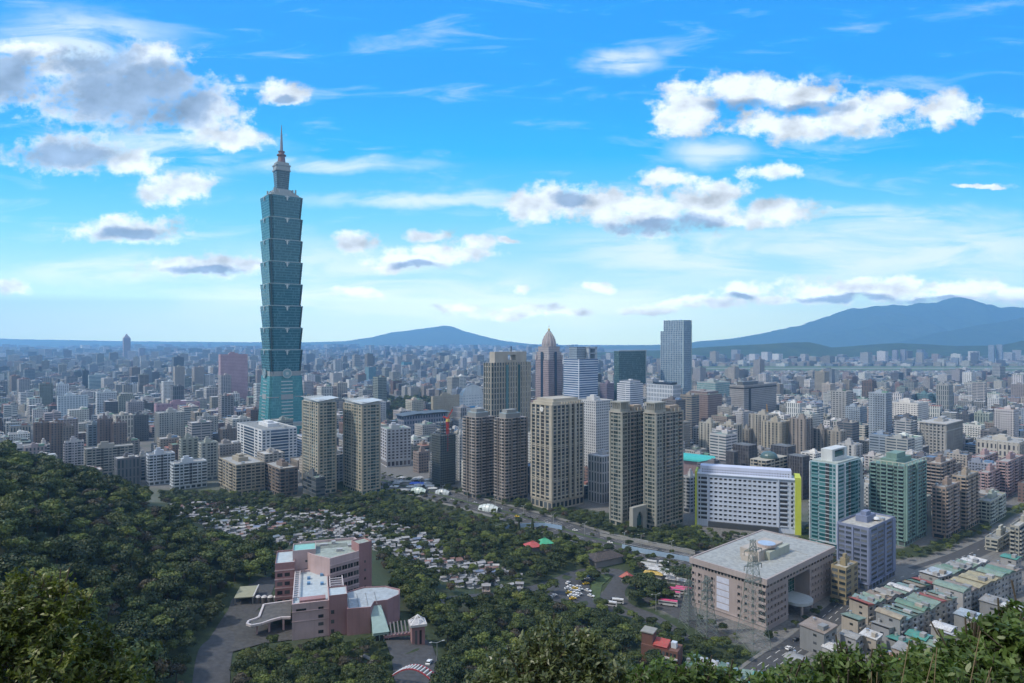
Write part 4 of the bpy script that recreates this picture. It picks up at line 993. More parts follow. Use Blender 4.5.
# ------------------------------------------------------------------ buildings farther off: walls with drawn windows, real roofs
def slab(label, pl, pr, yt, Y, col, bw=3.6, fh=3.4, fx=.55, fy=.5, gl=(0.04, .06, .075), pc=None, ratio=.8, yaw=YAW, roofc=(.3, .3, .29), name='building', short=None, roof=True, piers=None, steps=0, group=None):
    K, w, d = footprint(pl, pc, pr, Y, yaw, ratio); H = CAMZ - (yt - HOR) / F * Y
    root = thing(name, label, 'building', K, yaw, group); reg(K, w, d, yaw)
    fm = facade(col, gl, bw, fh, fx, fy, roofc); wm = wall(col)
    b = MB(); Hs = H - steps * 5
    b.box(0, w, 0, d, -1, Hs)
    for i in range(steps): f = .1 * (i + 1); b.box(w * f, w * (1 - f), d * f, d * (1 - f), Hs + 5 * i, Hs + 5 * (i + 1))
    b.build('walls', fm, root)
    if piers:
        b = MB()
        for kind in 'LR':
            s = Side(kind, w, d); n = max(2, int(s.L / piers))
            for i in range(n + 1): s.box(b, max(i * s.L / n - .5, 0), min(i * s.L / n + .5, s.L), 0, Hs + .5, 0, .9)
        b.build('piers', wm, root)
    if roof:
        rooftop(root, 0, w, 0, d, H if not steps else Hs, wm, int(pl * 3 + yt), 4.5, Y < 1300, steps == 0)
    mark(short or label.split(' with ')[0], pl, pr, Y)
    return root, w, d, H
# centre
root, w, d, H = slab('tall beige tower of staggered window strips with square opening at its top', 484, 530.5, 363, 830, (.40, .375, .32), 4.4, 7.0, .62, .84, (.015, .035, .045), pc=491, short='beige grid tower', roof=False, piers=4.4)
b = MB(); b.box(w * .1, w * .42, 0.5, d * .8, H, H + 14); b.box(w * .62, w * .9, .5, d * .8, H, H + 14); b.box(w * .42, w * .62, .5, d * .8, H + 10, H + 14); b.box(w * .42, w * .62, .5, d * .8, H, H + 3); b.build('roof_frame', wall((.37, .345, .30)), root)
b = MB(); b.bar((w * .55, d * .3, H + 14), (w * .55, d * .3, H + 21), .5); b.build('mast', DARK, root)
b = MB(); b.box(w * .36, w * .42, -1.0, 0, 20, H - 3); b.box(w * .66, w * .72, -1.0, 0, 20, H - 3); b.build('glass_strip', GLT, root)
# domed tower
def domed():
    Y = 1260; K, w, d = footprint(535.5, None, 562.5, Y, YAW, 1.0); root = thing('skyscraper', 'rose grey tower with stepped shoulders, rounded dome and gold finial', 'skyscraper', K, YAW); reg(K, w, d, YAW)
    z = lambda py: CAMZ - (py - HOR) / F * Y
    fm = facade((.33, .26, .26), (.055, .06, .075), 2.4, 3.8, .5, .62, (.3, .28, .27)); cx, cy = w / 2, d / 2
    b = MB(); b.box(0, w, 0, d, -1, z(360)); b.build('walls', fm, root)
    b = MB()
    for f, y0, y1 in ((.92, 360, 352), (.80, 352, 346.5)): b.box(cx - w * f / 2, cx + w * f / 2, cy - d * f / 2, cy + d * f / 2, z(y0), z(y1))
    b.build('upper_storey', facade((.40, .36, .36), (.06, .07, .09), 2.6, 4, .4, .6), root)
    for x in (0.03, .97):
        for y in (.03, .97):
            b = MB(); b.box(w * x - 2, w * x + 2, d * y - 2, d * y + 2, z(360), z(355)); b.build('turret', wall((.40, .36, .36)), root)
    b = MB(); b.box(w * .42, w * .58, -.8, 0, 0, z(352)); b.box(-.8, 0, d * .42, d * .58, 0, z(352)); b.build('glass_strip', glass((.03, .05, .09)), root)
    b = MB(); n = 20; r = w * .37; q = lambda rr: [(cx + rr * math.cos(2 * math.pi * i / n), cy + rr * math.sin(2 * math.pi * i / n)) for i in range(n)]
    prof = [(1.0, 346.5), (.98, 343), (.86, 339.5), (.68, 336.5), (.46, 334), (.25, 332), (.12, 331)]
    for (a, y0), (c, y1) in zip(prof, prof[1:]): b.prism(q(r * a), z(y0), z(y1), top=q(r * c))
    b.build('dome', facade((.36, .31, .31), (.10, .10, .11), 4, 3, .3, .5, (.36, .32, .31)), root)
    b = MB()
    for k in range(12):
        a = 2 * math.pi * k / 12
        for (p, y0), (c, y1) in zip(prof, prof[1:]): b.bar((cx + r * p * math.cos(a), cy + r * p * math.sin(a), z(y0) + .3), (cx + r * c * math.cos(a), cy + r * c * math.sin(a), z(y1) + .3), .5)
    b.build('dome_ribs', wall((.45, .42, .42)), root)
    b = MB(); b.prism(q(1.0), z(331), z(329.5), top=q(2.6)); b.prism(q(2.6), z(329.5), z(328), top=q(.5)); b.prism(q(.4), z(328), z(325)); b.build('finial', plain((.45, .33, .12), .35, .6), root)
    mark('domed tower', 536, 562, Y)
domed()
root, w, d, H = slab('striped blue and white tower topped by an open square roof frame', 563.5, 598, 359, 1180, (.50, .55, .62), 60, 4.2, .97, .55, (.05, .10, .20), short='striped blue tower', roof=False)
b = MB(); zz = lambda py: CAMZ - (py - HOR) / F * 1180
b.box(w * .05, w * .5, d * .2, d * .7, H, zz(347)); b.build('upper_storey', facade((.26, .32, .38), (.05, .08, .12), 3, 4, .6, .6), root)
b = MB(); b.box(w * .5, w * .58, 0, d * .6, H, zz(347)); b.box(w * .85, w * .95, 0, d * .6, H, zz(347)); b.box(w * .5, w * .95, 0, d * .6, zz(347) - 3, zz(347) + .1); b.box(w * .5, w * .95, 0, d * .6, zz(354), zz(354) + 2); b.build('roof_frame', wall((.36, .42, .48)), root)
root, w, d, H = slab('dark green glass tower with thin pale edges left of the tall blue tower', 614, 646, 351, 1320, (.13, .19, .20), 3, 4, .9, .88, (.035, .085, .095), pc=619, short='dark glass tower', roof=False)
b = MB(); b.box(w - 1.5, w + .5, -.5, .8, 0, H + 1.5); b.box(-.6, w + .5, -.8, -.1, H - .5, H + 1.5); b.build('edge_trim', plain((.42, .46, .47), .4, .3), root)
root, w, d, H = slab('tallest of the central towers, flat-topped blue glass with pale vertical fins', 660.5, 691.5, 331, 1345, (.32, .38, .43), 4.2, 4.4, .62, .8, (.05, .12, .20), pc=683, short='tall blue tower', roof=False)
b = MB(); b.box(w * 0, w, 0, d * .86, H, CAMZ + (340 - 320) / F * 1345); b.build('upper_tower', facade((.32, .38, .43), (.05, .12, .20), 4.2, 4.4, .62, .8), root)
b = MB(); b.box(0, 1, -1, 0, 60, CAMZ + 41); b.box(w - 1, w, -1, 0, 60, CAMZ + 41); b.build('edge_trim', plain((.40, .50, .50), .4), root)
slab('white office tower with horizontal bands in front of the dark glass tower', 617, 643, 381, 1130, (.56, .58, .62), 40, 3.6, .97, .4, (.06, .09, .14), pc=630, steps=1)
root, w, d, H = slab('pale bluish block with dark flat roof box in front of the tall blue tower', 646.5, 681, 386, 1060, (.46, .49, .53), 3.2, 7.2, .42, .7, (.07, .10, .14), pc=673)
b = MB(); b.box(w * .15, w * .85, d * .1, d * .8, H + 1.5, H + 5); b.build('roof_box', plain((.03, .04, .06), .4), root)
slab('pale grey tower with white window columns behind the cream clock tower', 575, 613, 402, 790, (.46, .47, .48), 3.3, 3.3, .5, .55, (.06, .07, .09), pc=596)
slab('reddish brown tiled block among trees right of the cream clock tower', 584, 609, 470, 700, (.22, .14, .12), 3.5, 3.4, .6, .5)
slab('stepped brown granite block with four dark rows at the crown', 686, 722, 392, 1143, (.225, .175, .165), 3.0, 3.8, .5, .45, (.05, .045, .05), pc=708, steps=1, short='brown granite block')
slab('dark lattice-fronted block between the brown granite block and the wide grey slab', 720, 731, 398, 1180, (.16, .18, .2), 5, 7, .6, .6, (.4, .42, .45))
root, w, d, H = slab('wide grey slab with dark vertical stair strip and dark top floor', 729.5, 776.5, 386, 1240, (.29, .285, .285), 2.6, 3.6, .5, .45, (.06, .06, .07), pc=744, short='wide grey slab')
b = MB(); b.box(-.6, w + .6, -.6, d, H - 6, H - 3.6); b.box(w * .14, w * .2, -.6, 0, 0, H - 6); b.build('dark_band', DARK, root)
b = MB(); b.box(w * .05, w * .5, d * .2, d * .6, H + 1, H + 7); b.build('roof_box', plain((.1, .11, .12), .6), root)
slab('arched glass hall roof beyond the brown granite block', 697, 730, 383, 1500, (.35, .38, .38), 4, 5, .8, .7, (.12, .25, .25))
slab('low purple-grey block right of the striped blue tower', 600, 614, 384, 1300, (.2, .17, .22))
# the row of condominium blocks right of the lime block
condo = [(699, 720, 424, 890, 'cream condominium block with dark strip windows, first from the left in its row'), (719, 742, 426, 880, 'cream condominium block with dark strips, second from the left in its row'), (741, 753, 430, 910, 'narrow beige condominium slab, third from the left in its row'), (749, 778, 416, 900, 'beige condominium block with orange crane on its roof'), (762, 791, 423, 860, 'beige condominium block of paired dark strips just right of the crane block'), (790, 812, 420, 850, 'brownish condominium tower with tall arched dark slots'), (811, 829, 430, 860, 'brown grey condominium block right of the arched-slot tower'), (827, 846, 432, 850, 'beige condominium block behind the teal gate tower'), (838, 862, 446, 740, 'grey white condominium block with dark windows just behind the teal gate tower')]
for i, (a, c, yt, Y, lab) in enumerate(condo):
    root, w, d, H = slab(lab, a, c, yt, Y, [(.38, .37, .33), (.36, .34, .30), (.30, .28, .25), (.35, .33, .29), (.36, .33, .27), (.26, .23, .21), (.24, .22, .20), (.3, .28, .25), (.42, .42, .42)][i], 5.2, 3.3, .42, .8, (.035, .045, .055), ratio=1.0, group='row of condominium blocks', short='row of condominium blocks', piers=7, name='condominium_block')
    if i == 3:
        c_ = thing('crane', 'small orange crane standing on a beige condominium roof', 'crane', K_ := root.location + Vector((0, 0, 0)), YAW)
        b = MB(); b.bar((w * .5, d * .3, H), (w * .5, d * .3, H + 6), .5); b.build('mast', plain((.6, .3, .05), .5), c_)
        b = MB(); b.bar((w * .5, d * .3, H + 5), (w * .5 - 5, d * .3 - 2, H + 15), .5); b.build('jib', plain((.6, .3, .05), .5), c_)
# right
slab('white hotel block with a row of dark arches at the top', 887, 928.5, 404, 1095, (.60, .58, .55), 4.2, 3.4, .6, .4, (.09, .08, .09), pc=918, short='white hotel block')
root, w, d, H = slab('grey beige block with columned top storey and heavy cornice', 920, 962, 425, 870, (.34, .335, .32), 4.5, 4.2, .5, .6, (.05, .055, .06), pc=946, short='columned grey block', piers=4.5)
b = MB(); b.box(-1.5, w + 1, -1.5, d + 1, H + .3, H + 1.6); b.box(-1, w + .6, -1, d + .6, H - 9, H - 8); b.build('cornice', wall((.38, .37, .35)), root)
slab('pale blue-white box building behind the white hotel', 853, 887, 391, 1640, (.55, .60, .64), 30, 8, .9, .8, (.33, .42, .48))
slab('long grey colonnaded building left of the white hotel', 862, 892, 403, 1350, (.40, .38, .36), 7, 14, .5, .75, (.09, .08, .08))
for i, (a, c, yt, lab, cl) in enumerate([(899, 917, 395, 'dark blue-grey office block, leftmost of three beyond the white hotel', (.12, .13, .16)), (916, 933, 394.5, 'teal-grey office block, middle of three beyond the white hotel', (.12, .22, .24)), (933, 954, 395, 'teal office block with pale side, right of three beyond the white hotel', (.15, .24, .27))]): slab(lab, a, c, yt, 1480, cl, 3, 3.6, .7, .6)
slab('twin-shaded beige tower beyond the teal office blocks', 949, 968, 389, 1900, (.45, .39, .31), ratio=1.0)
slab('white apartment tower beyond the columned grey block', 987, 1003, 399, 1370, (.52, .53, .54), 3.3, 3.3, .5, .5)
slab('dark tower with small windows behind the columned grey block', 956, 974, 415, 1060, (.08, .085, .10))
slab('grand beige block with tall columns at the right edge', 976, 1030, 444, 790, (.42, .40, .36), 4.5, 8, .45, .7, (.07, .07, .08), piers=9)
slab('blue glass box far beyond the white apartment tower', 987, 1001, 379.5, 2500, (.06, .12, .30), 4, 4, .8, .8, (.04, .09, .25))
slab('wide beige arcade building far off on the right', 928, 961, 378.5, 2450, (.42, .36, .32), 7, 20, .5, .7, (.2, .19, .19), ratio=.3)
for i, (a, c, yt, Y, lab) in enumerate([(892, 898.5, 350, 4500, 'left of two distant twin towers against the green hills'), (900, 906.5, 349.5, 4500, 'right of two distant twin towers against the green hills'), (988, 995, 345, 4200, 'left half of a pair of tall distant towers by the right edge'), (996, 1003, 344.5, 4200, 'right half of a pair of tall distant towers by the right edge')]): slab(lab, a, c, yt, Y, (.33, .33, .38) if i < 2 else (.3, .36, .45), 6, 4, .6, .6, ratio=1, roof=False)
# left
slab('broad mauve pink tower with a row of dark slots under its roof', 218.5, 247.6, 355, 1550, (.42, .30, .345), 2.6, 3.5, .5, .4, (.19, .13, .165), pc=220.5, short='mauve pink tower')
slab('plain dark grey tower left of the mauve pink tower', 172, 184, 357.5, 2200, (.12, .15, .19), 3.2, 3.6, .7, .5, (.05, .07, .10), short='dark grey tower')
root, w, d, H = slab('slender far tower with pointed roof rising above the left horizon', 122.7, 130.6, 338, 5200, (.30, .24, .27), 5, 5, .4, .5, roof=False, ratio=.9, short='slender far tower')
b = MB(); b.prism([(0, 0), (w, 0), (w, d), (0, d)], H, H + 22, top=[(w * .35, d * .35), (w * .65, d * .35), (w * .65, d * .65), (w * .35, d * .65)]); b.prism([(w * .4, d * .4), (w * .6, d * .4), (w * .6, d * .6), (w * .4, d * .6)], H + 22, H + 34); b.build('spire', wall((.26, .2, .22)), root)
slab('grey tower far off right of the slender far tower', 138.5, 145, 348, 4800, (.26, .25, .31), 5, 5, .4, .5, roof=False)
slab('white and teal striped tower with dark slab at its side', 88, 106, 375.5, 1900, (.40, .46, .48), 30, 4, .97, .5, (.06, .14, .18), ratio=.5)
slab('dark slab tower attached left of the white and teal striped tower', 82, 89, 371, 1950, (.08, .09, .11), ratio=.5)
slab('pale blue-white cubic block with square windows and green top corners', 57, 88, 397, 1170, (.50, .56, .60), 4.4, 4.2, .5, .5, (.10, .16, .22), short='pale blue cubic block', ratio=.3)
slab('thin white block behind the pale blue cubic block', 56, 69, 385, 1450, (.54, .58, .62))
slab('white tower with horizontal balconies right of the pale blue cubic block', 95.5, 117, 393, 1284, (.52, .55, .57), 4, 3.4, .7, .45, ratio=.6)
slab('beige narrow tower with hipped top right of the white balcony tower', 117, 135, 394, 1320, (.32, .33, .27), 4, 3.6, .4, .5, steps=1, ratio=.8)
slab('low dark brown block right of the beige narrow tower', 136, 154, 404, 1350, (.12, .11, .10))
slab('long low mauve exhibition building below the dark grey tower', 154, 200, 405, 1260, (.38, .25, .30), 8, 9, .3, .25, (.2, .15, .18), ratio=.25, short='mauve exhibition building')
slab('lilac grey exhibition hall with ribbed roof left of the tallest tower', 200, 258, 412, 1180, (.33, .29, .35), 5, 6, .4, .35, ratio=.35)
tower_rows = [(34, 50, 424, 850, 'brown apartment tower, leftmost of three joined by white strips', (.20, .15, .13)), (50, 64, 424, 845, 'brown apartment tower, middle of three joined by white strips', (.21, .16, .14)), (62, 74, 427, 850, 'grey brown apartment tower, rightmost of three joined by white strips', (.23, .2, .18)), (98, 113, 420, 860, 'dark brown apartment tower with light centre, left of a pair', (.19, .15, .14)), (112, 127, 424, 850, 'dark brown apartment tower, right of a pair with light centre', (.2, .16, .15))]
for a, c, yt, Y, lab, cl in tower_rows: slab(lab, a, c, yt, Y, cl, 3.2, 3.2, .5, .55, piers=5, ratio=.8, name='apartment_tower')
tower('apartment_block', 'pinkish white apartment block just above the left hill, nearest the brown trio', 64, 65, 84, 443, 800, (.45, .43, .45), 'WB', 'WBAWBW', 3.2)
root, w, d, H = tower('apartment_block', 'wide grey beige block with arched green windows at its top corners above the hill', 84, 86, 134, 450, 753, (.31, .30, .27), 'WB', 'PBWBKBWBKBWBP', 3.3, parc=(.35, .34, .31))
tower('apartment_block', 'dark-roofed grey block right of the wide grey beige block', 132, 134, 152, 458, 735, (.33, .32, .31), 'WB', 'BWBWB', 3.2)
tower('apartment_block', 'light blue-white balcony block with stepped roof just above the hill', 146, 149, 175, 456, 712, (.46, .50, .56), 'WB', 'BWBKBWB', 3.1, parc=(.52, .55, .6))
tower('apartment_block', 'blue-white balcony block with dark central slot, lowest above the hill trees', 170, 174, 207, 465, 690, (.44, .49, .54), 'WB', 'BWBKBWB', 3.1, parc=(.52, .56, .6))
tower('apartment_tower', 'grey green tower of narrow fins above the hill beside the blue-white block', 179, 181, 199, 440, 745, (.30, .32, .28), 'WW', 'PWPWPWP', 3.2)
tower('apartment_tower', 'pale grey fin tower joined to the grey green fin tower', 198, 201, 218, 444, 735, (.36, .37, .34), 'WW', 'PWPWGWP', 3.2)
tower('apartment_block', 'greyish white block at the left edge above the hill', 36, 38, 50, 446, 830, (.42, .42, .43), 'WB', 'BWB', 3.2)
tower('apartment_block', 'low white block at the left edge half hidden by the hill', 0, 1, 34, 450, 860, (.46, .46, .46), 'WB', 'BWABWB', 3.2)
slab('grey white block with many small windows beneath the mauve exhibition building', 155, 185, 414, 950, (.36, .37, .36), 3.2, 3.3, .5, .55, piers=6)
slab('tall grey white window-grid block right of the mauve exhibition building', 197, 218, 418, 960, (.34, .35, .35), 3.2, 3.3, .5, .55, piers=6)
slab('dull brown-grey office slab with vertical fins left of the white glass-walled block', 219, 238, 430, 880, (.20, .185, .18), 3, 3.6, .6, .6, piers=3)
slab('rosy beige wide block behind the cream pair with ribbed front', 304, 337, 388, 1500, (.32, .26, .24), 3.2, 8, .5, .7, (.12, .10, .10), ratio=.4)
slab('blue-roofed white block behind the right cream tower', 345, 386, 404, 1150, (.46, .48, .5), 3.2, 3.5, .5, .5, roofc=(.05, .1, .35), ratio=.5)
root, w, d, H = slab('wide grey blue civic building with overhanging dark roof plates', 397, 447, 417, 1030, (.26, .27, .33), 5, 8, .6, .6, (.06, .09, .14), pc=404, roof=False, short='grey blue civic building')
b = MB()
for k, (x0, x1) in enumerate(((-.08, .4), (.3, .7), (.6, 1.05))): b.face([(w * x0, -6, H + 2 + k), (w * x1, -6, H + 5 - k), (w * x1, d, H + 6 - k), (w * x0, d, H + 3 + k)]); b.box(w * x0 + 3, w * x1 - 3, 0, d * .8, H, H + 2)
b.build('roof_plates', plain((.10, .11, .12), .5), root)
slab('sandy beige netted block right of the civic building', 431, 460, 397, 1220, (.35, .32, .25), 3, 4, .3, .5, (.28, .25, .2), pc=433)
root, w, d, H = slab('rounded white building with large blue screen on its front', 459.5, 483, 396, 1130, (.56, .60, .62), 6, 5, .5, .3, (.2, .3, .4), pc=463, roof=False, short='rounded white building')
b = MB(); n = 12
for i in range(n):
    a0, a1 = math.pi * i / n, math.pi * (i + 1) / n
    b.face([(w / 2 - w / 2 * math.cos(a0), 0, H + 19 * math.sin(a0)), (w / 2 - w / 2 * math.cos(a0), d, H + 15 * math.sin(a0)), (w / 2 - w / 2 * math.cos(a1), d, H + 15 * math.sin(a1)), (w / 2 - w / 2 * math.cos(a1), 0, H + 19 * math.sin(a1))])
b.face([(w / 2 - w / 2 * math.cos(math.pi * i / n), 0, H + 19 * math.sin(math.pi * i / n)) for i in range(n, -1, -1)]); b.build('vaulted_roof', facade((.55, .6, .62), (.15, .3, .4), 6, 3.5, .9, .35, (.5, .55, .58)), root)
b = MB(); b.box(w * .1, w * .6, -.6, 0, H * .3, H * .7); b.build('screen', plain((.06, .30, .60), .3), root)
slab('low dark red-roofed shops between the round-cornered block and the unfinished tower', 413, 430, 453, 780, (.25, .2, .18), roofc=(.3, .08, .05))
slab('white narrow block right of the unfinished tower', 456, 466, 436, 740, (.45, .46, .46), 3.2, 3.3, .5, .5)
slab('dark green-grey flat block far off with teal glass', 401, 420, 362, 3400, (.12, .25, .3), 8, 6, .8, .7, (.05, .2, .25), ratio=.3, roof=False)
slab('pale twin slab far off left of centre', 384, 392, 364, 2600, (.3, .33, .4), ratio=1, roof=False)
slab('teal slab far off left of centre', 365, 376, 367, 2300, (.15, .28, .34), ratio=1, roof=False)

# ------------------------------------------------------------------ the rest of the city
def make_city():
    pal = [('grey', (.30, .30, .30)), ('pale grey', (.42, .42, .42)), ('cream', (.42, .40, .35)), ('off-white', (.62, .62, .61)), ('pinkish', (.34, .29, .29)), ('beige', (.32, .30, .27)), ('brown-red', (.20, .135, .12)), ('blue-grey', (.24, .28, .34)), ('dark grey', (.13, .13, .14)), ('tan', (.25, .22, .19)), ('greenish', (.26, .29, .27))]
    wts = [16, 16, 8, 16, 4, 8, 4, 8, 10, 6, 3]
    roofs = [(.28, .28, .27), (.2, .2, .2), (.36, .35, .33), (.14, .24, .18), (.12, .2, .32), (.30, .13, .10), (.5, .5, .5), (.2, .26, .24), (.45, .45, .44), (.12, .12, .12)]
    mats = [facade((0, 0, 0), g, bw, fh, fx, fy, attr=True) for g, bw, fh, fx, fy in (((.05, .06, .07), 3.4, 3.3, .5, .45), ((.04, .05, .06), 5, 3.3, .62, .5), ((.05, .07, .09), 12, 3.5, .9, .45), ((.045, .045, .05), 2.8, 3.2, .55, .55), ((.03, .05, .06), 3.6, 10, .4, .85))]
    FA = np.array(FOOT); rr = random.Random(11)
    U_, V_ = dirs(YAW); cells = []
    def block(x0, x1, cell, ymin, ymax):
        n = int(9000 / cell) if ymax < 3500 else int(22000 / cell)
        ii, jj = np.meshgrid(np.arange(-n, n), np.arange(-n, n)); ii = ii.ravel(); jj = jj.ravel()
        ux = ii * cell * 1.0 + np.floor(ii / 3) * 14; vy = jj * cell * .9 + np.floor(jj / 4) * 16
        X_ = U_.x * ux + V_.x * vy; Y_ = U_.y * ux + V_.y * vy
        ok = (Y_ > ymin) & (Y_ <= ymax) & (np.abs(X_) < Y_ * .86 + 120)
        return [(x, y, cell) for x, y in zip(X_[ok], Y_[ok])]
    cells = block(0, 0, 31, 470, 1900) + block(0, 0, 36, 1900, 3600) + block(0, 0, 62, 3600, 7200) + block(0, 0, 105, 7200, 13000)
    items = []
    for x, y, cell in cells:
        x += rr.uniform(-.12, .12) * cell; y += rr.uniform(-.12, .12) * cell
        px, py = proj(x, y, 0)
        if px < 350 and y < 715: continue
        if 350 <= px < 700 and (py > 478 and py > 470 + (px - 350) * .17): continue
        if 680 <= px < 810 and py > 496: continue
        if px >= 700 and py > 536 - max(0, (px - 930)) * .30: continue
        if y < 2500 and any(inpoly(px, py, p) for p in (MIDGREEN, EAST, STREET, PARK, [(380, 470), (432, 470), (436, 500), (385, 500)])): continue
        if 3120 < y < 3950 and x > 850: continue       # airfield
        if y > 4950 and px > 600: continue
        if rr.random() < .05: continue
        if len(FA) and y < 6000:
            if np.any((FA[:, 0] - x) ** 2 + (FA[:, 1] - y) ** 2 < (FA[:, 2] + cell * .42) ** 2): continue
        if y < 1100 and on_road(x, y, cell * .5): continue
        den = noise.noise(Vector((x / 450, y / 450, 4.2)))
        t = rr.random()
        if t < .60: h = rr.uniform(10, 20)
        elif t < .88: h = rr.uniform(20, 34)
        elif t < .97: h = rr.uniform(36, 50)
        else: h = rr.uniform(56, 78)
        h *= 1 + .35 * den
        if y > 3600: h = h * 1.0 if t < .965 else h * 1.1
        if 2500 < y < 3120 and x > 800: h = min(h, 13)
        if y < 720 and px > 700: h = min(h, 42)
        if y < 900: h = min(h, 48)
        w = cell * rr.uniform(.62, .9); d = cell * rr.uniform(.58, .86)
        if y > 7200: w *= 1.1; h *= 1.05
        ci = rr.choices(range(len(pal)), wts)[0]
        items.append((math.hypot(x, y) / math.sqrt(w * (h + 8)), x, y, w, d, h, ci, rr.random()))
    # which of them can be seen: walk outwards and keep the skyline built so far
    sky_ = np.full(1100, 999.0); vis = []
    for it in sorted(items, key=lambda q: q[2]):
        _, x, y, w, d, h, ci, q0 = it
        px, top = proj(x, y, h); hw = w * .6 / y * F; a, c = int(max(px - hw, 0)), int(min(px + hw + 1, 1099))
        if a < 1024 and c > 0 and c > a and top < 683:
            if np.mean(sky_[a:c] > top + 1.0) > .35: vis.append(it)
            sky_[a:c] = np.minimum(sky_[a:c], top)
    vis.sort(key=lambda q: q[0]); chosen = vis[:290]; cs = set(id(q) for q in chosen)
    def geo(b, w, d, h, ci, q0, mi, z0=0.0):
        rq = random.Random(q0); cw = pal[ci][1]; kf_ = rq.uniform(.75, 1.2); cw = tuple(min(.7, max(.03, c * kf_ * rq.uniform(.97, 1.03))) for c in cw); rc = rq.choice(roofs)
        b.box(-w / 2, w / 2, -d / 2, d / 2, -1, h, mi, cw, rc, bottom=False)
        return cw, rc, rq
    far = MB()
    for it in items:
        if id(it) in cs: continue
        _, x, y, w, d, h, ci, q0 = it; k = len(far.v); mi = int(q0 * 997) % 5
        cw, rc, rq = geo(far, w, d, h, ci, q0, mi)
        if y < 4200:
            sx, sy = rq.uniform(-.25, .1) * w, rq.uniform(-.25, .1) * d
            far.box(sx, sx + w * .34, sy, sy + d * .34, h, h + 3.6, mi, cw, rc, bottom=False)
            if y < 2200:
                sx, sy = rq.uniform(.0, .2) * w, rq.uniform(-.4, .1) * d
                far.box(sx, sx + w * .28, sy, sy + d * .3, h, h + 2.4, mi, rq.choice(roofs), rq.choice(roofs), bottom=False)
        a = YAW + (R(8) * math.floor(3 * noise.noise(Vector((x / 900, y / 900, 1.1)))) if y > 1200 else 0); c_, s_ = math.cos(a), math.sin(a)
        for j in range(k, len(far.v)):
            p = far.v[j]; far.v[j] = (x + p[0] * c_ - p[1] * s_, y + p[0] * s_ + p[1] * c_, p[2])
    o = far.build('distant_buildings', mats); o['kind'] = 'stuff'; o['label'] = 'countless low and mid-rise blocks filling the city plain'
    labs = {}
    for it in chosen:
        _, x, y, w, d, h, ci, q0 = it; mi = int(q0 * 997) % 5
        b = MB(); cw, rc, rq = geo(b, w, d, h, ci, q0, 0); o = b.build('city_block', mats[mi]); o.location = (x, y, 0); o.rotation_euler = (0, 0, YAW)
        b = MB(); sx, sy = rq.uniform(-.25, .1) * w, rq.uniform(-.25, .1) * d
        b.box(sx, sx + w * .34, sy, sy + d * .34, h, h + 3.4); b.box(sx + w * .05, sx + w * .18, sy + d * .05, sy + d * .2, h + 3.4, h + 5.2); b.build('stair_tower', wall(cw), o)
        b = MB(); t = .3; b.box(-w / 2, w / 2, -d / 2, -d / 2 + t, h, h + 1.1); b.box(-w / 2, w / 2, d / 2 - t, d / 2, h, h + 1.1); b.box(-w / 2, -w / 2 + t, -d / 2 + t, d / 2 - t, h, h + 1.1); b.box(w / 2 - t, w / 2, -d / 2 + t, d / 2 - t, h, h + 1.1); b.build('parapet', wall(cw), o)
        if y < 1500:
            b = MB(); sx, sy = rq.uniform(0, .2) * w, rq.uniform(-.4, 0) * d; b.box(sx, sx + w * .26, sy, sy + d * .3, h, h + 2.5); b.build('rooftop_shed', plain(rq.choice(roofs), .6), o)
            if mi in (0, 3):
                b = MB(); n = int(h / 3.3)
                for i in range(1, n): b.box(-w / 2 - .9, -w / 2, -d * .36, d * .2, i * 3.3, i * 3.3 + 1.0); b.box(-w * .3, w * .3, -d / 2 - .9, -d / 2, i * 3.3, i * 3.3 + 1.0)
                b.build('balconies', wall(cw), o)
        px, top = proj(x, y, h); size = 'low' if h < 18 else 'mid-rise' if h < 33 else 'tall'
        best = min(LM, key=lambda q: abs(q[1] - px) + abs(q[2] - y) * .05)
        dy = y - best[2]; dx = px - best[1]
        rel = ('behind' if dy > 0 else 'in front of') if abs(dx) < 12 or abs(dy) > 500 else ('right of' if dx > 0 else 'left of')
        lab = '%s %s block %s the %s' % (size, pal[ci][0], rel, best[0]); labs.setdefault(lab, []).append((px, o))
        o['category'] = 'building'; o['group'] = 'city blocks on the plain'
    nums = ['', 'first', 'second', 'third', 'fourth', 'fifth', 'sixth', 'seventh', 'eighth', 'ninth', 'tenth', 'eleventh', 'twelfth']
    for lab, lst in labs.items():
        lst.sort(key=lambda q: q[0])
        for i, (px, o) in enumerate(lst):
            o['label'] = lab if len(lst) == 1 else '%s, %s' % (lab, ('leftmost of two' if i == 0 else 'rightmost of two') if len(lst) == 2 else (nums[min(i + 1, 12)] + ' from the left'))
            if len(o['label'].split()) > 16: o['label'] = ' '.join(o['label'].replace('the ', '').split()[:16])
make_city()

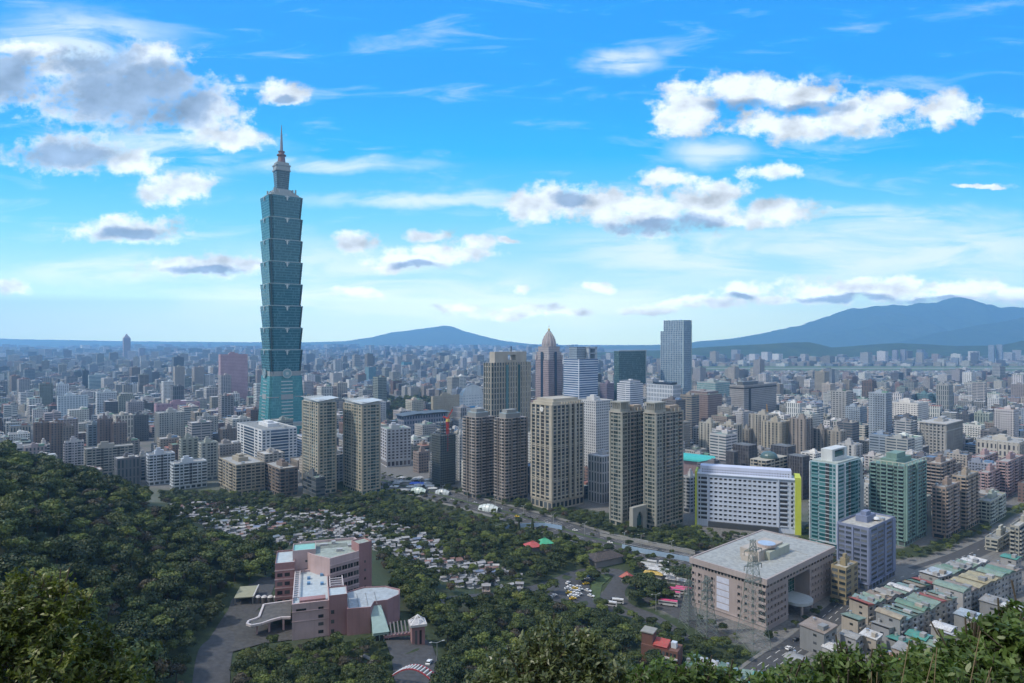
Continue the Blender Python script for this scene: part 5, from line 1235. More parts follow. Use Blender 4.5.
# ------------------------------------------------------------------ pink hillside school
def pink_school():
    yaw = R(17); K = Vector(((292 - CX) / F * 281, 281, 30)); root = thing('school_building', 'pink tiled hillside building of several wings with pale blue flat roofs above the driveway', 'building', K, yaw)
    U_, V_ = dirs(yaw)
    for lx, ly, r in ((8, 10, 15), (8, 32, 15), (0, 50, 16), (20, 50, 20), (34, 8, 15), (34, 42, 12)):
        c = K + U_ * lx + V_ * ly; FOOT.append((c.x, c.y, r * .68))
    pk = wall((.46, .35, .355), .8, .16); dk = wall((.30, .175, .18), .8, .18); pal = plain((.40, .46, .49), .6, 0, .12); grn = plain((.27, .31, .28), .8, 0, .25); gm = glass((.03, .03, .033)); aqua = plain((.22, .46, .42), .6)
    T = -30 + 30
    kit = Kit(root, yaw, 100)
    def blk(name, poly, z0, z1, m, rm, par=1.0, t=.35):
        b = MB(); b.prism(poly, z0, z1); o = b.build(name, m, root)
        n = len(poly); c = (sum(p[0] for p in poly) / n, sum(p[1] for p in poly) / n)
        ins = [(c[0] + (x - c[0]) * .96, c[1] + (y - c[1]) * .96) for x, y in poly]
        b = MB(); b.prism(ins, z1, z1 + .12); b.build('roof', rm, o)
        if par:
            b = MB()
            for i in range(n):
                j = (i + 1) % n; a, c_, d, e = poly[i], poly[j], ins[j], ins[i]
                b.face([(a[0], a[1], z1), (c_[0], c_[1], z1), (c_[0], c_[1], z1 + par), (a[0], a[1], z1 + par)]); b.face([(a[0], a[1], z1 + par), (c_[0], c_[1], z1 + par), (d[0], d[1], z1 + par), (e[0], e[1], z1 + par)]); b.face([(e[0], e[1], z1 + par), (d[0], d[1], z1 + par), (d[0], d[1], z1), (e[0], e[1], z1)])
            b.build('parapet', m, o)
        return o
    rect = lambda x0, x1, y0, y1: [(x0, y0), (x1, y0), (x1, y1), (x0, y1)]
    h = 14.6
    blk('front_wing', rect(0, 15.4, 0, 43), -9, h, pk, pal, 1.1)
    blk('stair_block', rect(15.4, 23.1, -1.6, 9), -9, h + 3.0, dk, pal, .7)
    blk('link_wing', rect(8, 16, 43, 52), -5, 19, pk, grn, .8)
    blk('side_wing', rect(-9, 0, 40, 60), -8, 20.2, dk, pal, .9)
    blk('stair_block', rect(-1, 10, 44, 56), -5, 24.5, pk, aqua, .8)
    blk('rear_wing', [(10, 38), (16.5, 31.5), (30.8, 39.2), (35, 50), (30, 63), (2, 63), (2, 50)], -9, 22.6, pk, grn, 1.2)
    blk('stair_block', [(30.8, 39.2), (37.4, 42.6), (34, 50), (27.5, 46.5)], -9, 26.5, dk, grn, .8)
    blk('auditorium', [(23, -3), (33, -4), (35, 2), (41, 2), (47, 7), (48, 13), (42, 19), (32, 21), (23, 17)], -9, 11.6, dk, plain((.33, .37, .40), .7, 0, .2), .6)
    # small roof boxes of the front wing
    b = MB(); b.box(3, 14, 1, 5, h, h + 1.9); b.build('roof_step', dk, root)
    for x, y in ((6, 24), (6, 31), (12, 22), (12, 34)):
        b = MB(); b.box(x, x + 1.5, y, y + 1.8, h, h + 1.2); b.build('roof_vent', plain((.12, .25, .42), .5), root)
    b = MB()
    for i in range(13): b.box(.2, 2.6, 7 + i * 2.7, 7.5 + i * 2.7, h + 1.2, h + 1.6)
    b.box(.1, .5, 6, 41, h + 1.1, h + 1.7); b.box(2.4, 2.8, 6, 41, h + 1.1, h + 1.7); b.build('roof_pergola', plain((.50, .46, .47), .6), root)
    b = MB()
    for i in range(4): b.box(16, 22, 14 + i * 3, 14.5 + i * 3, h + 2, h + 2.4)
    b.box(16, 16.4, 10, 26, h - 4, h + 2.4); b.box(21.8, 22.2, 10, 26, h - 4, h + 2.4); b.build('roof_pergola', plain((.50, .46, .47), .6), root)
    for x, y, sx, sy, hz_ in ((20, 44, 3, 2, 1.4), (26, 50, 2, 2, 1.2), (12, 56, 4, 1.6, 1.0), (18, 57, 2, 2, 1.6)):
        b = MB(); b.box(x, x + sx, y, y + sy, 22.7, 22.7 + hz_); b.build('roof_unit', plain((.38, .39, .40), .6), root)
    b = MB()
    for i in range(4): b.box(6, 26, 52 + i * 1.8, 52.15 + i * 1.8, 22.75, 22.95); b.box(24 + i * 4, 24.15 + i * 4, -1, 14, 11.75, 11.95)
    b.build('roof_pipes', plain((.22, .23, .23), .7), root)
    # windows
    def win(x, y, z, w, hh, rz, m=None): kit.add('window', m or gm, w, hh, .08, x, y, z, rz)
    for i in range(4): win(12, 0, 12.6 - i * 3.4, 2.2, 1.4, 0); win(3.8, 0, 12.9, 4.2, .9, 0) if i == 0 else None
    for i in range(4): win(16.9, -1.6, 11.0 - i * 4.2, 1.4, 1.6, 0); win(23.18, 1, 12 - i * 4, 1.6, 1.2, math.pi / 2)
    for i in range(5):
        z = 17.6 - i * 4.3
        for j in range(5):
            t = (j + .5) / 5; x = 16.5 + 14.3 * t; y = 31.5 + 7.7 * t; a = math.atan2(7.7, 14.3)
            for q in (-.75, .75): win(x + q * math.cos(a), y + q * math.sin(a), z, 1.3, 2.1, a)
        win(33.9, 40.8, z, .9, 1.2, math.atan2(3.4, 6.6)); 
        for x in (-6.8, -3.4): win(x, 40, z - 2.4, 2.4, 1.8, 0)
        win(6, 44, z + 2, 2.0, 1.0, 0) if i < 2 else None
    kit.flush()
    b = MB()
    for i in range(6):
        z = 19.9 - i * 4.3
        b.face([(16.5 + .2, 31.5 - .4, z), (30.8 + .2, 39.2 - .4, z), (30.8 + .2, 39.2 - .4, z + .5), (16.5 + .2, 31.5 - .4, z + .5)]); b.face([(16.5 + .2, 31.5 - .4, z + .5), (30.8 + .2, 39.2 - .4, z + .5), (30.8, 39.2, z + .5), (16.5, 31.5, z + .5)])
    for z in (h - 1.4, h - 5.6): b.box(-.15, 15.4, -.2, 0, z - 1.2, z - .9)
    for i in range(5): b.box(-9.2, 0, 39.7, 40, 17.2 - i * 4.3, 17.7 - i * 4.3)
    b.build('string_courses', pk, root)
    # entrance annexe with sloping green glass roof, steps, and the little gate tower
    b = MB(); b.box(33.5, 40, -12, -4, -6, 4); b.face([(33.2, -12.4, 4), (40.3, -12.4, 4), (38, 1.5, 10.4), (33.2, 1.5, 10.4)]); b.face([(40.3, -12.4, 4), (40.3, 1, 4), (38, 1.5, 10.4)])
    b.build('entrance_annexe', plain((.26, .36, .34), .35), root)
    for i in range(3): 
        b = MB(); b.box(34.4 + i * 1.9, 35.9 + i * 1.9, -12.15, -12, -.5, 2.8); b.build('window', gm, root)
    mark('pink hillside building', 278, 400, 300)
    g = thing('gate_tower', 'small pink gate tower with a white pyramid frame on top', 'tower', P3(412, 646, 279), yaw); g.location.z = 28.5
    b = MB(); b.box(0, 5.6, 0, 5, -6, 8.2); b.build('walls', dk, g); b = MB(); b.box(-.8, 6.4, -.8, 5.8, 8.2, 9.2); b.build('cornice', plain((.52, .50, .50), .6), g)
    b = MB(); ap = (2.8, 2.5, 12.3)
    for c in ((-.4, -.4), (6, -.4), (6, 5.4), (-.4, 5.4), (2.8, -.4), (2.8, 5.4), (-.4, 2.5), (6, 2.5)): b.bar((c[0], c[1], 9.2), ap, .16)
    b.build('pyramid_frame', plain((.62, .62, .62), .5), g)
    for x in (1.3, 3.2): 
        b = MB(); b.box(x, x + 1.0, -.06, 0, .5, 6.5); b.build('window', gm, g)
    s = thing('footbridge', 'pink covered terrace walk between the round hall and the gate tower', 'footbridge', P3(384, 645, 280), yaw); s.location.z = 29
    b = MB(); b.box(0, 13, 0, 2.4, 2.4, 3.3); b.build('deck', dk, s); b = MB()
    for i in range(9): b.bar((i * 1.6, 6, 6.5), (i * 1.6, 0, 3.4), .25)
    b.build('rafter', plain((.16, .15, .155), .7), s, kind='stuff')
    # porte-cochere with curved white rim
    pc = thing('driveway_canopy', 'curved white-edged driveway canopy left of the pink building', 'canopy', K + U_ * -1 + V_ * 10, yaw); 
    pts = [(0, 0), (0, 1.5), (-4, 2.5), (-8, 1.0), (-12, -1.5), (-16, -2.2), (-18, 0), (-17.5, 3), (-15, 4.5), (-13.5, 6), (-12.5, 20), (0, 21)]
    b = MB(); b.prism(pts[::-1][::-1] if False else [pts[i] for i in range(len(pts))][::-1], 4.6, 5.2, bottom=True); b.build('roof', plain((.09, .09, .09), .8, 0, .3), pc)
    b = MB()
    for p, q in zip(pts[1:], pts[2:]): b.bar((p[0], p[1], 5.4), (q[0], q[1], 5.4), .45)
    b.build('rim', plain((.50, .47, .48), .6), pc)
    for x, y in ((-3, 2.5), (-9, 2.5), (-14, 1), (-12, 18), (-6, 18)):
        b = MB(); b.box(x - .4, x + .4, y - .4, y + .4, -1, 4.6); b.build('column', pk, pc)
    for i in range(4):
        t = thing('water_tank', 'round white-topped water tank, %s of four by the driveway' % ['leftmost', 'second from left', 'third from left', 'rightmost'][i], 'tank', P3(258 + i * 6.2, 590, 322), 0, 'tanks by the driveway'); t.location.z = gz(t.location.x, t.location.y)
        n = 14; rg = [(1.35 * math.cos(2 * math.pi * k / n), 1.35 * math.sin(2 * math.pi * k / n)) for k in range(n)]
        b = MB(); b.prism(rg, 0, 3.2); b.build('barrel', plain((.12, .115, .12), .6), t); b = MB(); b.prism([(x * 1.1, y * 1.1) for x, y in rg], 3.2, 3.8, top=[(x * .6, y * .6) for x, y in rg]); b.build('lid', plain((.5, .5, .5), .5), t)
    c = thing('carport', 'flat olive-roofed carport at the edge of the forest', 'shed', P3(234, 600, 318), R(12)); c.location.z = gz(c.location.x, c.location.y)
    b = MB(); b.box(0, 9, 0, 15, 3.2, 3.6); b.build('roof', plain((.27, .27, .19), .8, 0, .12), c); b = MB(); b.box(8.7, 9.2, -.2, 15.2, 3.2, 4.0); b.build('roof_edge', plain((.5, .5, .48), .6), c)
    for x, y in ((.4, .4), (8.6, .4), (.4, 14.6), (8.6, 14.6)):
        b = MB(); b.box(x - .15, x + .15, y - .15, y + .15, -1, 3.2); b.build('post', plain((.3, .3, .3), .6), c)
    FOOT.append((c.location.x + 4, c.location.y + 7, 9))
    # red arched footbridge at the bottom of the view
    a = thing('arch_bridge', 'red arched footbridge with white cross slats at the bottom edge', 'bridge', (0, 0, 0), 0)
    p0 = P3(383, 684, 246); p1 = P3(452, 700, 232); n = 22; pts = []
    for i in range(n + 1):
        t = i / n; p = p0.lerp(p1, t); p.z += 9.0 * math.sin(math.pi * t); pts.append(p)
    s = (p1 - p0).normalized().cross(Vector((0, 0, 1))).normalized() * 1.7
    for sg in (-1, 1):
        b = MB()
        for p, q in zip(pts, pts[1:]): b.bar(p + s * sg, q + s * sg, .22)
        b.build('arch_rib', plain((.30, .05, .06), .5), a)
    b = MB()
    for p in pts[1:-1]: b.bar(p - s, p + s, .26)
    b.build('cross_slat', plain((.5, .5, .5), .5), a, kind='stuff')
    b = MB(); b.bar(p0 + Vector((0, 0, -3)), p1 + Vector((0, 0, -3)), 1.2); b.build('deck', CONC, a)
    w = thing('ramp_wall', 'pale concrete ramp wall running down from the pink building', 'wall', (0, 0, 0))
    p = [P3(356, 653, 268), P3(372, 661, 262), P3(390, 671, 255), P3(408, 682, 249)]; b = MB()
    for q, r in zip(p, p[1:]):
        o = Vector((1.6, .9, 0)); lo = Vector((0, 0, -6))
        b.face([q + lo, r + lo, r, q]); b.face([q, r, r + o, q + o]); b.face([q + o, r + o, r + o + lo, q + o + lo])
    b.build('wall', plain((.30, .29, .28), .8), w)
pink_school()

# ------------------------------------------------------------------ houses with tin roofs
TIN = [('pale green', (.20, .29, .24)), ('green', (.11, .22, .17)), ('blue-green', (.17, .28, .285)), ('tan', (.32, .28, .21)), ('rusty grey', (.26, .22, .19)), ('white', (.55, .56, .57)), ('light blue', (.35, .43, .50)), ('red', (.36, .09, .07)), ('sandy yellow', (.38, .34, .21)), ('grey', (.28, .29, .29)), ('turquoise', (.06, .28, .24)), ('orange', (.5, .2, .12))]
TD = dict(TIN); HOUSES = []
def tin(col):
    k = ('tin', col)
    if k not in MATS:
        m, t, b = newmat('sheet_metal_roof'); q = NT(t); geo = q.n('ShaderNodeNewGeometry'); n1 = q.noise(geo.outputs['Position'], .35, 4); n2 = q.noise(geo.outputs['Position'], 1.6, 3)
        c = q.mix(q.mr(n1, .4, .65), col, tuple(x * .72 for x in col)); c = q.mix(q.mr(n2, .50, .68, 0, .7), c, (.20, .14, .10)); q.l(c, b.inputs['Base Color']); b.inputs['Roughness'].default_value = .55
        MATS[k] = m
    return MATS[k]
def house(x, y, z, w, d, h, yaw, rc, where, wallc=None, shape=None, group='tin-roofed terraced houses'):
    rr = random.Random(int(x * 13 + y * 7)); wc = wallc or rr.choice([(.30, .30, .30), (.36, .36, .36), (.26, .27, .29), (.34, .31, .27), (.22, .23, .24)])
    root = thing('terraced_house', '', 'house', (x, y, z), yaw, group)
    m = wall(wc, .8, .2); b = MB(); b.box(0, w, 0, d, -3, h); b.build('walls', m, root)
    shape = shape or rr.choice(['mono', 'gable', 'curve', 'mono']); b = MB(); o = .5; H1 = h + .25; rise = rr.uniform(.7, 1.5)
    if shape == 'mono': pr = [(-o, H1), (w + o, H1 + rise)]
    elif shape == 'gable': pr = [(-o, H1), (w / 2, H1 + rise), (w + o, H1)]
    else: pr = [(-o + (w + 2 * o) * i / 6, H1 + rise * math.sin(math.pi * i / 6)) for i in range(7)]
    if rr.random() < .5: pr = [(w - a, c) for a, c in pr][::-1]
    for (a, c), (e, f) in zip(pr, pr[1:]):
        b.face([(a, -o, c), (e, -o, f), (e, d + o, f), (a, d + o, c)]); b.face([(a, -o, c - .25), (a, d + o, c - .25), (e, d + o, f - .25), (e, -o, f - .25)])
        b.face([(a, -o, c - .25), (e, -o, f - .25), (e, -o, f), (a, -o, c)]); b.face([(a, -o, h), (e, -o + .3, h), (e, -o + .3, f - .2), (a, -o + .3, c - .2)])
    b.build('roof', tin(TD[rc]), root)
    nf = max(1, int(h / 3.1)); gm = glass((.03, .035, .04)); ga = {}
    for k in range(nf):
        for xx in ((w * .5,) if w < 7 else (w * .27, w * .73)):
            b = MB(); b.box(xx - w * .0 - 1.1, xx + 1.1, -.06, 0, k * h / nf + 1.0, k * h / nf + 2.3); b.build('window', gm, root)
        b = MB(); b.box(-.06, 0, d * .3, d * .3 + 1.8, k * h / nf + 1.0, k * h / nf + 2.2); b.build('window', gm, root)
        if rr.random() < .6: b = MB(); b.box(w * .12, w * .88, -1.0, 0, k * h / nf + .1, k * h / nf + .95); b.build('balcony', m, root)
    if rr.random() < .45: b = MB(); b.box(w * .15, w * .55, d * .1, d * .35, h + .3, h + 2.6); b.build('roof_shed', m, root)
    if rr.random() < .5:
        tb = MB(); n = 10; cx, cy = w * .75, d * .8; tb.prism([(cx + .7 * math.cos(2 * math.pi * i / n), cy + .7 * math.sin(2 * math.pi * i / n)) for i in range(n)], h + .4, h + 2.4); tb.build('water_tank', plain((.5, .51, .52), .35, .6), root)
    px, _ = proj(x, y, h); FOOT.append((x + (w * math.cos(yaw) - d * math.sin(yaw)) / 2, y + (w * math.sin(yaw) + d * math.cos(yaw)) / 2, math.hypot(w, d) / 2))
    HOUSES.append(('house with %s sheet roof %s' % (rc, where), px, root)); return root
def row(p0, p1, H, n, depth, cols, where, side=1, yaw_off=0):
    """a terrace whose roof line runs between two photo points at height H"""
    def at(p): Y = (CAMZ - H) * F / (p[1] - HOR); return Vector(((p[0] - CX) / F * Y, Y, 0))
    a, b = at(p0), at(p1); d = b - a; L_ = d.length; yaw = math.atan2(d.y, d.x); w = L_ / n
    for i in range(n):
        q = a + d * (i / n); rr = random.Random(i * 3 + int(p0[0])); h = H + rr.uniform(-1.0, .8)
        house(q.x, q.y, gz(q.x, q.y), w - .12, depth * rr.uniform(.85, 1.1), h - gz(q.x, q.y), yaw, cols[i % len(cols)], where)
row((868,606),(936,583), 10.5, 12, 12, ['red', 'blue-green', 'pale green', 'rusty grey', 'grey', 'rusty grey', 'pale green', 'white', 'blue-green', 'tan', 'green'], 'in the back terrace')
row((938,578),(990,561), 10, 8, 12, ['white', 'light blue', 'pale green', 'green', 'grey', 'pale green', 'white', 'white'], 'in the far terrace')
row((900,621),(957,598), 13.5, 10, 14, ['tan', 'blue-green', 'pale green', 'pale green', 'green', 'pale green', 'pale green', 'red', 'tan', 'pale green'], 'in the middle terrace')
row((963,594),(1022,570), 13.5, 8, 15, ['pale green', 'rusty grey', 'sandy yellow', 'sandy yellow', 'sandy yellow', 'pale green', 'green', 'rusty grey'], 'in the right terrace')
row((684,664),(778,694), 9.5, 9, 11, ['green', 'white', 'white', 'green', 'blue-green', 'pale green', 'turquoise', 'pale green', 'green'], 'in the bottom terrace')
for (px, py, H, w, d, rc, wh) in [(824, 634, 12, 12, 13, 'rusty grey', 'beside the road right of the beige block'), (858, 622, 8, 8, 9, 'pale green', 'behind the cream roadside house'), (846, 664, 7, 8, 8, 'tan', 'low near the bottom vines'), (912, 655, 8, 7, 9, 'grey', 'between orange roof and middle terrace'), (938, 648, 7, 8, 8, 'pale green', 'below the middle terrace'), (962, 640, 8, 8, 9, 'white', 'lowest below the middle terrace'), (985, 633, 8, 9, 9, 'rusty grey', 'low right among vines'), (1012, 632, 8, 9, 9, 'pale green', 'lowest at the right edge'), (836, 652, 6, 9, 7, 'white', 'low beside the near vines'), (856, 640, 8, 7, 8, 'grey', 'between the near houses'), (876, 640, 8, 6, 8, 'white', 'just below the back terrace'), (889, 630, 9, 6, 9, 'grey', 'below the red-roofed end house'), (903, 645, 6, 9, 8, 'turquoise', 'near the orange roof'), (896, 664, 5, 8, 7, 'orange', 'poking out of the vines'), (925, 641, 8, 9, 9, 'turquoise', 'between the vines and middle terrace'), (950, 632, 9, 9, 9, 'white', 'behind the vines'), (975, 620, 9, 9, 10, 'light blue', 'right of the middle terrace'), (1000, 606, 9, 10, 10, 'grey', 'by the right edge'), (995, 590, 8, 9, 9, 'light blue', 'low by the right edge'), (1020, 612, 9, 9, 9, 'white', 'at the right edge behind vines'), (1016, 560, 8, 10, 9, 'turquoise', 'beyond the right terrace'), (800, 664, 5, 8, 8, 'grey', 'at the roadside')]:
    Y = (CAMZ - H) * F / (py - HOR); X_ = (px - CX) / F * Y; house(X_, Y, 0, w, d, H, R(35), rc, wh)
def brick_house():
    Y = 318; K = P3(641, 660, Y); K.z = 3; root = thing('brick_house', 'dark brick house with bright red roof terrace above the bottom terrace', 'house', K, R(-30)); FOOT.append((K.x + 8, K.y + 4, 12))
    m = wall((.15, .075, .06)); b = MB(); b.box(0, 18, 0, 9, -4, 8.5); b.build('walls', m, root); b = MB(); b.box(0, 5.5, 1, 7, 8.5, 14); b.build('stair_tower', m, root); b = MB(); b.box(-.5, 6, .5, 7.5, 14, 14.5); b.build('tower_roof', plain((.25, .25, .23), .8), root)
    b = MB(); b.face([(6, -.6, 9.6), (13, -.6, 9.6), (13, 6, 11), (6, 6, 11)]); b.box(6, 13, 0, 6, 8.5, 9.5); b.build('red_roof', tin((.42, .07, .06)), root)
    b = MB(); b.box(6.5, 18, -.8, 0, 4.4, 5.2); b.box(6.5, 18, -.8, 0, 1.2, 2); b.build('balcony', plain((.45, .45, .45), .6), root)
    for i in range(6):
        for z in (2.4, 5.7): b = MB(); b.box(7 + i * 1.8, 8.2 + i * 1.8, -.06, 0, z, z + 1.6); b.build('window', GL, root)
    b = MB(); b.box(14, 16.5, 3, 5.5, 8.5, 11.2); b.build('water_tank', plain((.5, .55, .62), .4), root)
brick_house()
cnt = {}
for lab, px, o in HOUSES: cnt.setdefault(lab, []).append((px, o))
for lab, lst in cnt.items():
    lst.sort(key=lambda q: q[0])
    for i, (px, o) in enumerate(lst): o['label'] = lab if len(lst) == 1 else '%s, %s from the left' % (lab, ['first', 'second', 'third', 'fourth', 'fifth'][min(i, 4)])

# ------------------------------------------------------------------ transmission towers
def pylon(px, py, top, Y, lab, wide):
    K = P3(px, py, Y); K.z = 0; H = CAMZ - (top - HOR) / F * Y; root = thing('transmission_tower', lab, 'pylon', K, R(25), 'lattice pylons in front of the beige block'); m = plain((.25, .29, .26), .5, .4); FOOT.append((K.x, K.y, 7))
    hw = lambda t: wide * (1 - t) ** 1.5 * .5 + .9 if t < .95 else .9; n = 13; b = MB(); c_ = MB(); Z_ = [H * (1 - (1 - i / n) ** 1.25) for i in range(n + 1)]
    for sx, sy in ((-1, -1), (1, -1), (1, 1), (-1, 1)):
        b = MB()
        for i in range(n): b.bar((sx * hw(i / n), sy * hw(i / n), Z_[i] - (1 if i == 0 else 0)), (sx * hw((i + 1) / n), sy * hw((i + 1) / n), Z_[i + 1]), .11)
        b.build('leg', m, root)
    pass
    cs = [(-1, -1), (1, -1), (1, 1), (-1, 1)]
    for i in range(n):
        a, d = hw(i / n), hw((i + 1) / n)
        for k in range(4):
            p, q = cs[k], cs[(k + 1) % 4]
            c_.bar((p[0] * a, p[1] * a, Z_[i]), (q[0] * d, q[1] * d, Z_[i + 1]), .06); c_.bar((q[0] * a, q[1] * a, Z_[i]), (p[0] * d, p[1] * d, Z_[i + 1]), .06); c_.bar((p[0] * d, p[1] * d, Z_[i + 1]), (q[0] * d, q[1] * d, Z_[i + 1]), .05)
    c_.build('bracing', m, root)
    for f in (.62, .76, .90):
        z = H * f; a = MB(); L_ = wide * .55
        for s in (-1, 1):
            a.bar((0, -.8, z), (s * L_, 0, z + .6), .11); a.bar((0, .8, z), (s * L_, 0, z + .6), .11); a.bar((0, 0, z + 2.4), (s * L_, 0, z + .6), .11)
            for t in (.3, .6): a.bar((s * L_ * t, 0, z), (s * L_ * t, 0, z + 2.2 - 1.8 * t), .08)
        a.build('crossarm', m, root)
        for s in (-1, 1): i_ = MB(); i_.bar((s * L_, 0, z + .5), (s * L_, 0, z - 1.8), .14); i_.build('insulator', plain((.3, .28, .24), .4), root)
pylon(753, 646, 540, 338, 'tallest lattice pylon, standing before the near corner of the beige block', 11)
pylon(707, 634, 577, 352, 'shorter lattice pylon before the left face of the beige block', 7)
pylon(689, 624, 580, 366, 'small lattice pylon at the left edge of the beige block', 6.5)

# ------------------------------------------------------------------ vehicles
def vehicle(name, label, cat, L_, W_, H_, col, kind):
    root = thing(name, label, cat); m = plain(col, .3, 0.0, .03); g = glass((.02, .025, .03)); blk = plain((.02, .02, .02), .7); b = MB()
    def shell(bb, prof, w0, w1):         # side profile [(x,z)] extruded across
        n = len(prof)
        for i in range(n):
            a, c = prof[i], prof[(i + 1) % n]; bb.face([(a[0], -w0, a[1]), (c[0], -w0, c[1]), (c[0], w0, c[1]), (a[0], w0, a[1])])
        bb.face([(p[0], -w0, p[1]) for p in prof][::-1]); bb.face([(p[0], w0, p[1]) for p in prof])
    l = L_ / 2
    if kind == 'car':
        shell(b, [(-l, .35), (-l, .85), (-l * .75, .98), (l * .35, .98), (l * .9, .8), (l, .6), (l, .35)][::-1], W_ / 2, 0); b.build('body', m, root)
        b = MB(); shell(b, [(-l * .78, .96), (-l * .6, H_ - .08), (l * .1, H_ - .08), (l * .42, .96)][::-1], W_ / 2 - .12, 0); b.build('windows', g, root)
        b = MB(); b.box(-l * .58, l * .08, -W_ / 2 + .14, W_ / 2 - .14, H_ - .1, H_); b.build('roof', m, root)
    else:
        shell(b, [(-l, .4), (-l, H_ - .25), (-l + .2, H_ - .1), (l - .3, H_ - .1), (l, H_ * .5), (l, .4)][::-1], W_ / 2, 0); b.build('body', plain((.5, .5, .5), .35), root)
        b = MB(); b.box(-l + .3, l - .6, -W_ / 2 - .03, W_ / 2 + .03, H_ * .5, H_ * .78); b.build('windows', g, root)
        b = MB(); b.box(-l, l - .2, -W_ / 2 - .02, W_ / 2 + .02, H_ - .1, H_ + .05); b.box(-l * .3, l * .2, -.8, .8, H_ + .05, H_ + .25); b.build('roof', m, root)
    r = .33 if kind == 'car' else .5
    for sx in (-.62, .62):
        for sy in (-1, 1):
            b = MB(); n = 10; b.prism([(r * math.cos(2 * math.pi * i / n), r * math.sin(2 * math.pi * i / n)) for i in range(n)], 0, .22, bottom=True); o = b.build('wheel', blk, root); o.location = (sx * l, sy * (W_ / 2 - .1) + .11, r); o.rotation_euler = (math.pi / 2, 0, 0)
    for sy in (-1, 1): b = MB(); b.box(l - .05, l + .03, sy * (W_ / 2 - .3) - .15, sy * (W_ / 2 - .3) + .15, .6, .75); b.build('headlight', plain((.7, .7, .65), .2), root)
    return root
CARC = [('white', (.7, .7, .7)), ('silver', (.42, .43, .44)), ('dark', (.04, .04, .045)), ('yellow', (.65, .42, .02)), ('blue', (.04, .10, .32))]
PRO = {}; VEH = []
def car(px, py, c, yaw, where, z=.1, kind='car'):
    p = hit(px, py); k = (c, kind)
    if kind == 'car': args = ('parked_car', '', 'car', 4.4, 1.75, 1.45, dict(CARC)[c], 'car')
    elif kind == 'coach': args = ('coach', '', 'coach', 11.5, 2.5, 3.2, (.62, .10, .22), 'bus')
    else: args = ('van', '', 'bus', 7, 2.2, 2.8, (.6, .6, .6), 'bus')
    if k not in PRO: PRO[k] = o = vehicle(*args)
    else: o = copy_tree(PRO[k], (0, 0, 0), 0)
    o.location = (p.x, p.y, p.z + z + .15); o.rotation_euler = (0, 0, R(yaw)); VEH.append(('%s %s %s' % ('pink-roofed' if kind == 'coach' else c, {'car': 'car', 'coach': 'coach', 'van': 'minibus'}[kind], where), px, o))
    o['group'] = {'car': 'cars parked and driving', 'coach': 'pink-roofed coaches', 'van': 'minibuses'}[kind]
rv = random.Random(5)
for i, (px, py) in enumerate([(569,594),(572,592),(575,590),(578,588),(571,597),(574,595),(577,593),(580,591),(573,600),(576,598),(579,596),(568,590),(571,588)]): car(px, py, rv.choice(['white', 'white', 'silver', 'white', 'yellow']), 20 + rv.uniform(-8, 8), 'in the dense rows of the car park', .25)
for i, (px, py, c) in enumerate([(584,582,'dark'),(587,580,'silver'),(590,578,'blue'),(593,577,'blue'),(586,585,'yellow'),(589,583,'dark'),(592,581,'dark')]): car(px, py, c, 25, 'in the upper row of the car park', .25)
for px, py, c, yw, wh in [(568,584,'white',60,'at the car park entrance'),(578,575,'white',60,'on the slope road above the car park'),(597,573,'dark',10,'beside the dark lawn kerb'),(588,592,'white',-30,'alone in the middle of the car park'),(591,597,'white',-30,'near the lower lawn'),(599,603,'silver',-25,'at the bend below the lawn'),(614,601,'dark',-25,'in the loop road'),(554,597,'white',40,'under the trees left of the car park'),(429,665,'white',80,'on the small car park by the gate tower'),(796,641,'dark',38,'on the road right of the beige block'),(803,638,'dark',38,'on the road ahead of another dark car'),(789,650,'white',38,'on the road at the bridge parapet'),(843,594,'white',40,'between the beige and slate blue blocks'),(848,597,'white',40,'behind the annexe'),(854,594,'silver',40,'near the slate blue slab'),(900,586,'yellow',30,'at the junction by the tin roofs'),(906,583,'yellow',30,'at the junction beyond the first taxi'),(893,589,'silver',30,'at the junction')]: car(px, py, c, yw, wh, .1)
for px, py in [(664,594),(671,597),(678,594),(685,593)]: car(px, py, 'p', -20, 'parked in the yard left of the beige block', .05, 'coach')
car(668, 606, 'p', -20, 'standing apart nearest the lamp post', .05, 'coach')
for px, py in [(611,607),(618,604)]: car(px, py, 'white', -15, 'below the loop road', .1, 'van')
for px, py in [(652,565),(658,569),(664,566),(648,571)]: car(px, py, 'white', -25, 'in the bus yard among palms', .05, 'van')
bl = [(408,486),(425,492),(437,494),(452,498),(462,501),(475,504),(490,508),(500,511),(517,515),(530,519),(548,524),(560,528),(575,532),(610,543),(640,549),(660,553),(676,556)]
for i, (px, py) in enumerate(bl): car(px, py + rv.uniform(-2, 2.5), rv.choice(['white', 'silver', 'dark', 'yellow', 'white']), -20, 'driving on the boulevard', .1)
cnt = {}
for lab, px, o in VEH: cnt.setdefault(lab, []).append((px, o))
NM = ['first', 'second', 'third', 'fourth', 'fifth', 'sixth', 'seventh', 'eighth', 'ninth', 'tenth', 'eleventh', 'twelfth', 'thirteenth']
for lab, lst in cnt.items():
    lst.sort(key=lambda q: q[0])
    for i, (px, o) in enumerate(lst): o['label'] = lab if len(lst) == 1 else '%s, %s from the left' % (lab, NM[i])

